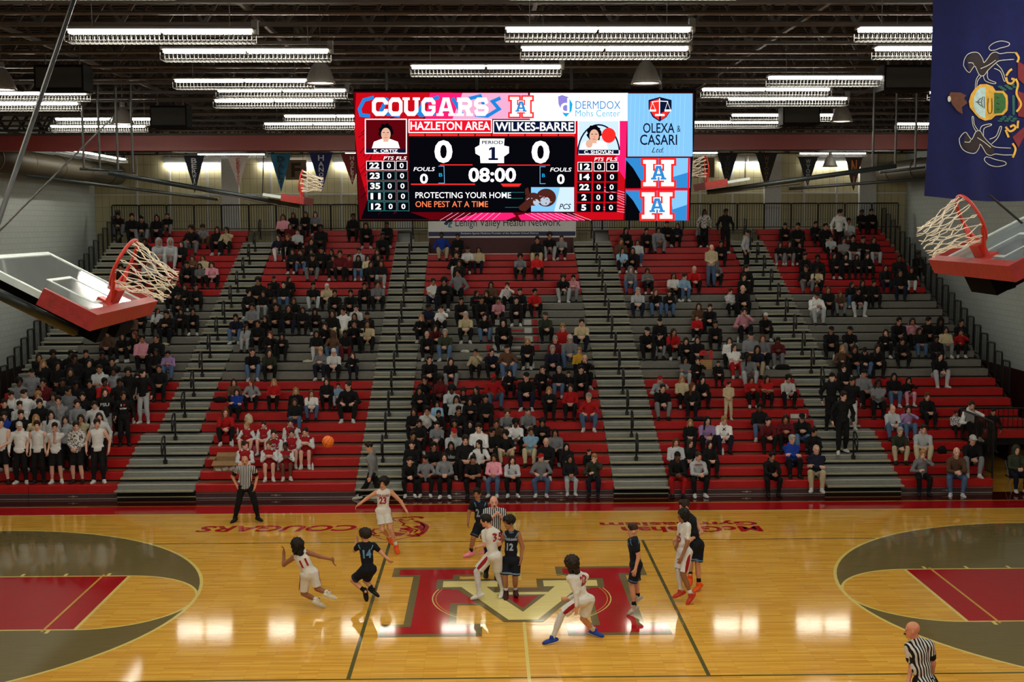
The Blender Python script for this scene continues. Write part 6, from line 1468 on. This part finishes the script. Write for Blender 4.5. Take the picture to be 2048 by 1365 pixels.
    for (body, w, hh, y, side, rgb) in spec.get('num', []):
        vs2, fs2 = text2d(body, 1, .04); vs2 = fit(vs2, -w/2, w/2, y-hh/2/h, y+hh/2/h); onto(vs2, fs2, side, 'lettering' if len(body) > 2 else 'number', rgb)
    if spec.get('trim'):
        # contrast bands round the arm holes and the neck
        for d in 'LR':
            c = J['sh'+d]+(J['neck']-J['sh'+d])*.22-u*.012; ax = unit(J['sh'+d]-J['neck']); e1 = unit(np.cross(ax, f)); e2 = np.cross(ax, e1)
            pts = [c+e1*.083*s*math.cos(a)+e2*.083*s*math.sin(a)-u*.028*s*(1-0) for a in np.linspace(0, 2*math.pi, 21)[:-1]]
            MB().tube(pts, .011, 6, True).build('trim', mat('jersey_print_%d_%d_%d' % spec['trim'], spec['trim'], .7), root, True)
        c = J['neck']-u*.01; pts = [c+r*.074*s*math.cos(a)+f*(.070*s*math.sin(a)+.008)-u*.03*max(0, math.sin(a)) for a in np.linspace(0, 2*math.pi, 21)[:-1]]
        MB().tube(pts, .009, 6, True).build('trim', mat('jersey_print_%d_%d_%d' % spec['trim'], spec['trim'], .7), root, True)
    if spec.get('whistle'):
        *_, hf, hu, hr = frame(J); c = J['head']-hu*.056+hf*.108; MB().obox(c, hr*.012, hf*.022, hu*.010).build('whistle', M_BLACK, root)
        pts = [c, c-hu*.05-hf*.01, c-hu*.11-hf*.05]; MB().tube(pts, .003, 5).build('lanyard', M_BLACK, root)
    return root
SKL, SKM, SKT = (206, 148, 116), (168, 112, 78), (150, 98, 68)
WH = (214, 212, 208); NV = (14, 18, 30); LB = (96, 150, 196); RD = (150, 20, 30)
GT = 'home players in white'; GB = 'visiting players in black'; GR = 'referees in striped shirts'
REF = dict(top=(200, 200, 200), stripe=True, sleeve=.30, te=.016, pants=(12, 12, 14), shoe=(10, 10, 11), solec=(20, 20, 20), topname='striped_shirt', group=GR, armfat=1.3, whistle=True, hem=-.02)
J = pxJ((440, 890), 5.267, 'toL', dict(head=(262, 172), neck=(268, 222), shL=(192, 254), shR=(346, 250), elL=(130, 335, .10), elR=(388, 345, .12), wrL=(182, 440, .0), wrR=(368, 445, -.05), hipL=(232, 450), hipR=(316, 450), knL=(196, 610, -.06), knR=(366, 605, -.06), anL=(158, 768), anR=(398, 758), toL=(128, 815, -.12), toR=(440, 800, -.12)))
player('person', 'bald-templed referee in striped shirt with hands on hips near the left bleachers', J, dict(REF, tf=(0, -1, 0), fd=(.15, -1, -.05), skin=SKL, hair='bald', hairc=(90, 70, 54), hdL=(.3, -.2, -1), hdR=(-.2, -.2, -1), bulk=1.05))
J = pxJ((910, 960), 3.444, 'toR', dict(head=(268, 155, 0), neck=(270, 196), shL=(216, 222), shR=(328, 222), elL=(190, 285, -.05), elR=(345, 290, -.05), wrL=(262, 256, -.22), wrR=(312, 250, -.22), hipL=(240, 372), hipR=(296, 372), knL=(228, 500, -.03), knR=(290, 512, -.03), anL=(214, 640), anR=(288, 668), toL=(212, 668, -.15), toR=(296, 692, -.15)))
player('person', 'bald referee in striped shirt with hands at chest behind the centre players', J, dict(REF, tf=(0, -1, 0), fd=(.1, -1, -.25), skin=(220, 160, 138), hair=None, hdL=(.4, -.3, .6), hdR=(-.3, -.3, .7)))
J = pxJ((1780, 1230), 6.633, -7.0, dict(head=(296, 205), neck=(335, 318), shL=(258, 432, .05), shR=(520, 405, -.05), elL=(285, 690, .08), elR=(572, 650, .05), wrL=(240, 905, -.02), wrR=(552, 860, .18), hipL=(385, 900), hipR=(545, 900), knL=(380, 1340, .05), knR=(540, 1340), anL=(390, 1770), anR=(560, 1770), toL=(300, 1820, .05), toR=(480, 1820, .08)))
for d, k in (('L', -1), ('R', 1)):
    J['kn'+d] = J['hip'+d]+V(0, 0, -.44); J['an'+d] = np.array([J['hip'+d][0], J['hip'+d][1]+.02, .09]); J['to'+d] = J['an'+d]+V(-.15, .08, -.06); J['kn'+d][2] = (J['hip'+d][2]+.09)/2+.02
player('person', 'bald referee in striped shirt seen from behind at lower right, cut off below', J, dict(REF, tf=(-.35, .94, 0), fd=(-.95, .3, -.08), skin=(206, 140, 112), hair=None, bulk=1.1))
# players
J = pxJ((690, 940), 4.98, 'toR', dict(head=(384, 142), neck=(380, 200), shL=(312, 226), shR=(458, 222), elL=(212, 290, 0), elR=(556, 318, .0), wrL=(140, 345, -.1), wrR=(612, 412, -.06), hipL=(346, 412), hipR=(412, 412), knL=(372, 600, -.12), knR=(452, 590, -.16), anL=(446, 672, .28), anR=(506, 735, -.03), toL=(470, 735, .20), toR=(524, 832, -.18)))
player('person', 'player in white number 23 jersey running forward with arms spread, orange shoes', J, dict(group=GT, tf=(0, -1, 0), fd=(-.35, -1, -.05), skin=SKL, top=WH, shorts=WH, hair='curly', hs=1.12, shoe=(232, 84, 24), solec=(226, 90, 34), sock=(214, 214, 214), sockt=.8, sidec=RD, num=[('23', .17, .17, .54, 1, RD), ('COUGARS', .28, .06, .76, 1, RD)], s=.98, slen=.36))
J = pxJ((540, 1060), 4.977, 'toL', dict(head=(272, 168), neck=(300, 238), shL=(238, 276, .05), shR=(362, 222, .02), elL=(138, 350, .12), elR=(490, 266, .05), wrL=(138, 232, .2), wrR=(624, 298, .02), hipL=(350, 452), hipR=(432, 428), knL=(334, 635, .10), knR=(468, 585, .05), anL=(474, 705, -.08), anR=(566, 622, -.12), toL=(540, 770, -.05), toR=(655, 690, -.12)))
player('person', 'player in white number 11 jersey seen from behind, leaning in a run', J, dict(group=GT, tf=(-.15, 1, 0), fd=(-.6, .8, 0), skin=SKT, top=WH, shorts=WH, hair='mop', hs=1.18, shoe=(206, 198, 180), sock=(214, 214, 214), sockt=.8, sidec=RD, num=[('11', .15, .17, .58, -1, RD)], hdL=(0, 0, 1), hdR=(.2, 0, -1), soleL=(.45, -.2, -.9), soleR=(.75, -.3, -.6), slen=.42, s=.97))
J = pxJ((540, 1060), 4.977, 'toL', dict(head=(945, 62), neck=(952, 126), shL=(884, 158, .02), shR=(1034, 160, 0), elL=(842, 205, .12), elR=(1098, 222, .03), wrL=(868, 100, .22), wrR=(1168, 288, -.05), hipL=(940, 402), hipR=(1012, 396), knL=(826, 508, .10), knR=(950, 505, .15), anL=(948, 606, 0), anR=(1022, 590, .08), toL=(962, 705, .02), toR=(1066, 650, .06)))
player('person', 'player in black number 14 jersey crouching, seen from behind', J, dict(group=GB, tf=(-.2, 1, 0), fd=(-.85, .5, 0), skin=SKL, top=NV, sleeve=.3, shorts=NV, hemc=(40, 44, 60), trim=LB, hair='curly', hs=1.08, hairc=(34, 24, 18), shoe=(14, 14, 18), sock=(14, 14, 16), sockt=.7, num=[('14', .17, .18, .62, -1, LB)], hdL=(-.1, .1, 1), s=.94, slen=.42))
J = pxJ((910, 960), 3.444, 'toL', dict(head=(152, 98), neck=(158, 140), shL=(122, 160, -.05), shR=(206, 168, .05), elL=(96, 228, 0), elR=(222, 240, .1), wrL=(90, 290, -.06), wrR=(232, 300, 0), hipL=(162, 318), hipR=(204, 320), knL=(126, 405, -.1), knR=(206, 420, .05), anL=(113, 494, 0), anR=(212, 510, .3), toL=(62, 530, -.06), toR=(180, 540, .28)))
player('person', 'player in black with pink shoes behind the centre referee', J, dict(group=GB, tf=(-.4, -.9, 0), fd=(-.25, -1, -.05), skin=SKM, top=NV, sleeve=.28, shorts=NV, hemc=(70, 80, 96), trim=LB, hair='short', shoe=(232, 130, 150), solec=(236, 150, 166), sock=(14, 14, 16), sockt=.75, num=[('2', .09, .19, .55, 1, (150, 160, 175))], s=.98, slen=.42))
J = pxJ((910, 960), 3.444, 'toL', dict(head=(214, 285), neck=(238, 330), shL=(202, 368, .06), shR=(290, 366, -.02), elL=(208, 448, .0), elR=(306, 442, -.02), wrL=(158, 462, -.06), wrR=(262, 470, .12), hipL=(240, 528, .03), hipR=(292, 528, -.03), knL=(150, 635, .0), knR=(292, 645, .1), anL=(172, 778, 0), anR=(328, 752, .2), toL=(118, 822, .0), toR=(318, 790, .12)))
player('person', 'player in white number 35 jersey with white leggings blocking at centre court', J, dict(group=GT, tf=(-.85, .5, 0), fd=(-1, .15, 0), skin=SKL, top=WH, sleeve=.34, shorts=WH, hair='short', shoe=(214, 212, 200), sock=(214, 214, 214), sockt=.75, sidec=RD, tights='LR', num=[('35', .17, .18, .68, -1, RD)], s=1.0, slen=.42, curlL=1.0))
J = pxJ((910, 960), 3.444, 'toL', dict(head=(372, 298), neck=(388, 348), shL=(342, 376, .02), shR=(436, 376, -.02), elL=(312, 432, .05), elR=(466, 462, .0), wrL=(276, 468, -.05), wrR=(456, 548, -.06), hipL=(350, 560), hipR=(420, 562), knL=(344, 668, -.08), knR=(414, 672, -.04), anL=(352, 772, -.03), anR=(416, 764, .1), toL=(348, 822, -.17), toR=(424, 796, -.05)))
player('person', 'player in black number 12 jersey with red-laced shoes beside white number 35', J, dict(group=GB, tf=(-.25, -1, 0), fd=(-.85, -.5, 0), skin=SKM, top=NV, shorts=NV, hemc=(110, 140, 170), trim=LB, hair='curly', shoe=(60, 14, 16), solec=(14, 14, 14), sock=(206, 206, 206), sockt=.78, num=[('12', .14, .15, .50, 1, (150, 165, 185)), ('WILKES-BARRE', .27, .05, .74, 1, (150, 165, 185))], s=1.0, slen=.44))
J = pxJ((1070, 1100), 4.267, 'toL', dict(head=(310, 128), neck=(335, 190), shL=(300, 244, -.08), shR=(428, 232, .06), elL=(352, 370, -.12), elR=(350, 395, .22), wrL=(354, 492, -.16), wrR=(276, 420, .18), hipL=(372, 440, -.05), hipR=(464, 428, .06), knL=(226, 556, -.02), knR=(410, 590, .10), anL=(168, 742, 0), anR=(502, 688, .42), toL=(78, 800, 0), toR=(560, 730, .36)))
player('person', 'player in white number 22 with long sleeves and blue shoes, bent low', J, dict(group=GT, tf=(-.8, .45, -.3), fd=(-.75, .65, -.1), skin=SKL, top=WH, sleeve=.95, shorts=WH, hair='mop', hs=1.15, hairc=(34, 22, 16), shoe=(24, 60, 150), sock=(210, 208, 200), sockt=.72, sidec=RD, tights='L', num=[('22', .16, .18, .68, -1, RD)], hdR=(-1, 0, 0), curlR=1.1, s=.99, slen=.42))
J = pxJ((1230, 1040), 4.48, 'toR', dict(head=(158, 100), neck=(166, 156), shL=(140, 192, .16), shR=(178, 192, -.18), elL=(150, 330, .22), elR=(212, 330, -.20), wrL=(165, 440, .2), wrR=(182, 448, -.24), hipL=(180, 412, .08), hipR=(196, 410, -.09), knL=(190, 566, .08), knR=(150, 590, -.08), anL=(206, 690, .1), anR=(182, 768, -.05), toL=(165, 735, .12), toR=(118, 848, -.1)))
player('person', 'player in black standing in profile facing left beside the big floor letter', J, dict(group=GB, tf=(-1, 0, 0), fd=(-1, -.1, .12), skin=SKL, top=NV, sleeve=.32, shorts=NV, hemc=(70, 90, 120), trim=LB, hair='fade', hairc=(52, 34, 22), shoe=(176, 160, 140), sock=(14, 14, 16), sockt=.78, s=.97, slen=.42))
J = pxJ((1330, 990), 3.9, 'toR', dict(head=(140, 166), neck=(152, 216), shL=(122, 244, .15), shR=(178, 246, -.12), elL=(108, 330, .2), elR=(176, 380, -.16), wrL=(92, 392, .12), wrR=(128, 492, -.2), hipL=(128, 450, .08), hipR=(176, 450, -.06), knL=(106, 590, .02), knR=(142, 622, -.1), anL=(134, 742, .08), anR=(212, 756, -.08), toL=(68, 800, .06), toR=(176, 850, -.12)))
player('person', 'player in white with long dark hair and red shoes, facing left on the right', J, dict(group=GT, tf=(-.95, -.3, 0), fd=(-1, -.1, 0), skin=SKT, top=WH, sleeve=.34, shorts=WH, hair='mop', shoe=(190, 56, 34), solec=(196, 70, 44), sock=(212, 212, 212), sockt=.8, sidec=RD, tights='L', num=[('5', .10, .2, .5, 1, RD)], s=.98, slen=.44))
J = pxJ((1330, 990), 3.9, 'toR', dict(head=(152, 92), neck=(176, 142), shL=(150, 196, -.12), shR=(224, 198, .08), elL=(120, 300, -.2), elR=(284, 292, .05), wrL=(88, 342, -.22), wrR=(218, 340, -.12), hipL=(222, 392, -.05), hipR=(268, 392, .05), knL=(200, 520, -.06), knR=(254, 536, .0), anL=(196, 632, -.05), anR=(270, 690, -.0), toL=(196, 672, -.1), toR=(228, 752, -.1)))
player('person', 'player in black with bright orange shoes standing behind the long-haired white player', J, dict(group=GB, tf=(-.8, -.6, 0), fd=(-1, -.35, -.1), skin=SKL, top=NV, shorts=NV, hemc=(90, 130, 180), trim=(60, 74, 100), hair='short', hairc=(40, 26, 18), shoe=(240, 92, 20), solec=(236, 110, 40), sock=(14, 14, 16), sockt=.75, s=1.02, slen=.46))
# a man walking along the bleacher front
J = pxJ((0, 0), 1, 'toL', dict(head=(738, 894), neck=(743, 908), shL=(737, 918, -.12), shR=(749, 918, .12), elL=(744, 938, -.16), elR=(752, 938, .16), wrL=(740, 955, -.2), wrR=(744, 955, .14), hipL=(743, 950, -.08), hipR=(747, 950, .08), knL=(732, 972, -.06), knR=(754, 972, .06), anL=(718, 992, -.05), anR=(752, 994, .05), toL=(708, 998, -.05), toR=(740, 1000, .05)))
player('person', 'person in grey hoodie and black trousers walking left along the bleacher front', J, dict(group='people by the court', tf=(-1, 0, 0), fd=(-.9, -.3, -.3), skin=SKL, top=(120, 124, 126), sleeve=.95, te=.022, hood=True, pants=(16, 16, 18), hair='short', hairc=(30, 22, 18), shoe=(190, 196, 180), topname='hoodie', armfat=1.25, s=.98))
# ---- the ball in the air
bp = ony(656, 884, .2); M_BALL = mat('orange_basketball', (224, 106, 24), .55, var=.1, scale=60, bump=.3); M_SEAM = mat('ball_seam', (24, 14, 10), .7)
bt = thing('basketball', 'orange basketball in the air before the left bleachers', 'ball', (bp[0], bp[1], bp[2]-.121))
prof = [(.121*math.sin(math.pi*i/24)+1e-4, .121-.121*math.cos(math.pi*i/24)) for i in range(25)]
o = MB().lathe(prof, n=32).build('ball_skin', M_BALL, bt, True)
rotb = Matrix.Rotation(.5, 3, 'Y') @ Matrix.Rotation(.35, 3, 'X')
for k in range(4):
    pts = []
    for a in np.linspace(0, 2*math.pi, 41)[:-1]:
        if k == 0: q = V(math.cos(a), math.sin(a), 0)
        elif k == 1: q = V(0, math.cos(a), math.sin(a))
        else: t = (1 if k == 2 else -1); q = unit(V(.62*t+.25*t*math.cos(2*a), math.cos(a), math.sin(a)))
        q = np.array(rotb @ Vector(q)); pts.append(q*.1205+V(0, 0, .121))
    MB().tube(pts, .003, 5, True).build('seam', M_SEAM, bt, True)
# ---- small things left on the benches
M_CARD = mat('cardboard', (150, 116, 78), .8, var=.12); M_PAPER = mat('crumpled_paper', (200, 196, 190), .8, var=.1)
q = ony(452, 935, row_y(2)+.1); bx = thing('cardboard_box', 'open cardboard box on the second row of the left block', 'box', (q[0], row_y(2)+.22, row_z(2)))
for nm, a in (('side', (-.34, .34, -.2, -.19, 0, .30)), ('side', (-.34, .34, .19, .2, 0, .36)), ('side', (-.34, -.33, -.19, .19, 0, .34)), ('side', (.33, .34, -.19, .19, 0, .34)), ('bottom', (-.33, .33, -.19, .19, 0, .01))): MB().box(*a).build(nm, M_CARD, bx)
MB().add([(-.34, -.2, .30), (.34, -.2, .30), (.36, -.38, .20), (-.36, -.38, .20)], [(0, 1, 2, 3)]).build('flap', M_CARD, bx); MB().add([(-.34, .2, .36), (.34, .2, .36), (.32, .30, .46), (-.32, .30, .46)], [(0, 1, 2, 3)]).build('flap', M_CARD, bx); MB().add([(-.34, -.19, .34), (-.34, .19, .34), (-.50, .19, .36), (-.50, -.19, .36)], [(0, 1, 2, 3)]).build('flap', M_CARD, bx)
for k in range(3): MB().obox((-.2+.2*k, -.22, .06+.02*k), (.07, 0, .02*k), (0, .012, .01), (-.02, 0, .03)).build('paper', M_PAPER, bx)
def lump(name, label, cat, u, v, r, rgb, size, dy=.12):
    q = ony(u, v, row_y(r)+dy); t = thing(name, label, cat, (q[0], row_y(r)+dy+.03, row_z(r)))
    F_ = Field([elli((0, 0, size[2]*.8), I3, V(*size), .02), elli((size[0]*.5, -.02, size[2]*.6), I3, V(*size)*.6, .03), elli((-size[0]*.55, .02, size[2]*.5), I3, V(*size)*.55, .03)], .010); F_.wrinkle(.008, 40, r); F_.plane((0, 0, .004), (0, 0, -1))
    o = link(bpy.data.objects.new('fabric_body', to_mesh('fabric_body', *F_.mesh(), M_CLOTH)), t); setcol(o, rgb)
    MB().tube([(-size[0]*.5, -.01, size[2]*1.3), (-size[0]*.2, -.01, size[2]*1.75), (size[0]*.2, -.01, size[2]*1.75), (size[0]*.5, -.01, size[2]*1.3)], .008, 6).build('strap', M_BLACK, t)
lump('duffel_bag', 'black bag on the ninth row at the left end of the left block', 'bag', 440, 800, 8, (20, 18, 20), (.2, .12, .1))
lump('tote_bag', 'cream bag beside the person in blue in the left block', 'bag', 497, 830, 6, (206, 196, 164), (.12, .1, .17))
lump('folded_coat', 'folded cream coat on a grey bench of the left block', 'coat', 615, 748, 12, (196, 190, 172), (.15, .1, .06))
lump('folded_coat', 'folded pale jacket on a grey bench at far left', 'coat', 330, 684, 14, (196, 184, 140), (.12, .08, .06))
lump('handbag', 'white handbag on the grey bench of the centre block', 'bag', 930, 684, 13, (190, 190, 184), (.14, .09, .06))
lump('dark_coat', 'dark coat heaped on the red bench in the right block', 'coat', 1400, 832, 6, (22, 20, 24), (.3, .15, .07))
lump('backpack', 'black backpack on a grey bench at the right edge of the right block', 'bag', 1566, 738, 11, (16, 16, 18), (.24, .13, .1))
lump('backpack', 'black backpack on the third row of the far right block', 'bag', 1885, 905, 3, (18, 18, 20), (.12, .1, .13))
M_PLAST = mat('bottle_plastic', (200, 214, 224), .15, var=.05); M_CAPB = mat('bottle_cap', (210, 120, 140), .5)
def bottle(u, v, r, label):
    q = ony(u, v, row_y(r)+.1); t = thing('water_bottle', label, 'bottle', (q[0], row_y(r)+.12, row_z(r)), group='water bottles')
    MB().lathe([(.001, 0), (.032, .0), (.033, .02), (.031, .09), (.033, .14), (.026, .17), (.012, .195), (.012, .21)], n=14).build('bottle_body', M_PLAST, t, True); MB().lathe([(.014, .205), (.014, .225), (.001, .226)], n=12).build('bottle_cap', M_CAPB, t, True)
bottle(465, 888, 4, 'clear water bottle beside the cheerleaders, lower one'); bottle(475, 866, 5, 'clear water bottle beside the cheerleaders, upper one'); bottle(625, 936, 2, 'small clear bottle right of the cheerleaders')
bottle(1446, 906, 3, 'clear water bottle in front of the white hoodie in the right block'); bottle(1476, 684, 14, 'water bottle on a grey bench in the right block'); bottle(1668, 712, 12, 'water bottle on a grey bench in the far right block')
q = ony(1597, 812, row_y(7)-.1); t = thing('poster_board', 'small white poster board leaning before the white-topped person in the right block', 'poster', (q[0], row_y(7)-.1, row_z(6)))
MB().box(-.24, .24, -.004, .004, .0, .13).build('sheet', M_PAPER, t); MB().box(-.25, .25, .004, .01, .0, .14).build('backing', M_CARD, t)
# pom-poms
for (u, v, r, rgb, lab) in ((548, 900, 3, (214, 214, 214), 'white cheer pom-pom on the bench'), (512, 898, 4, (224, 120, 150), 'pink cheer pom-pom held up')):
    q = ony(u, v, row_y(r)-.1); t = thing('pom_pom', lab, 'pom-pom', tuple(q-V(0, 0, .1))); mb = MB()
    for i in range(120):
        d = unit(np.random.randn(3)); mb.tube([V(0, 0, .1), V(0, 0, .1)+d*.07, V(0, 0, .1)+d*.12+V(0, 0, -.02)], .004, 3, caps=False)
    o = mb.build('streamers', mat('pom_%d' % rgb[1], rgb, .6), t); o['kind'] = 'stuff'
    MB().tube([(0, 0, .07), (0, 0, .13)], .012, 6).build('handle', M_BLACK, t)
# raffle sign: red number on a small slatted stand
q = ony(1412, 725, row_y(11)+.1); t = thing('number_stand', 'red number nineteen turned backwards on a striped box in the right block', 'sign', (q[0], row_y(11)+.14, row_z(11)))
MB().box(-.19, .19, -.02, .02, .0, .34).build('stand_back', M_CARD, t)
for k in range(5): MB().box(-.2, .2, -.04, -.02, .03+k*.065, .075+k*.065).build('slat', mat('pale_slat', (196, 158, 104), .7), t)
vs, fs = text2d('19', 1, .06); vs = fit(vs, -.22, .22, .36, .66); MB().add([(-x, -.03, z) for x, z in vs]+[(-x, .02, z) for x, z in vs], [f[::-1] for f in fs]+[tuple(i+len(vs) for i in f) for f in fs]).build('numeral', mat('red_numeral', (190, 20, 24), .5), t)
MB().box(-.24, .24, -.05, .05, .335, .36).build('top_board', mat('red_numeral', (190, 20, 24), .5), t)
# seated helper on a folding chair at the right corner
ch = thing('folding_chair', 'black folding chair at the right end of the bleachers', 'chair', (14.35, 9.75, 0))
MB().box(-.22, .22, -.2, .2, .42, .45).build('seat', M_BLACK, ch); MB().box(-.2, .2, .2, .23, .6, .85).build('backrest', M_BLACK, ch)
for sx in (-1, 1):
    MB().tube([(sx*.2, .24, .85), (sx*.2, -.22, 0)], .012, 6).build('leg', M_ALU, ch); MB().tube([(sx*.2, -.15, .43), (sx*.2, .24, 0)], .012, 6).build('leg', M_ALU, ch)
root = thing('person', 'person in dark hooded coat on the folding chair at far right', 'person', (14.35, 9.77, .45), 0, 'people by the court')
p = dict(s=.97, skin=1, top='e', leg='n', fl='', hair='H', pose='p'); root.scale = (.97,)*3
copyparts(p, root, 'lap_hi')
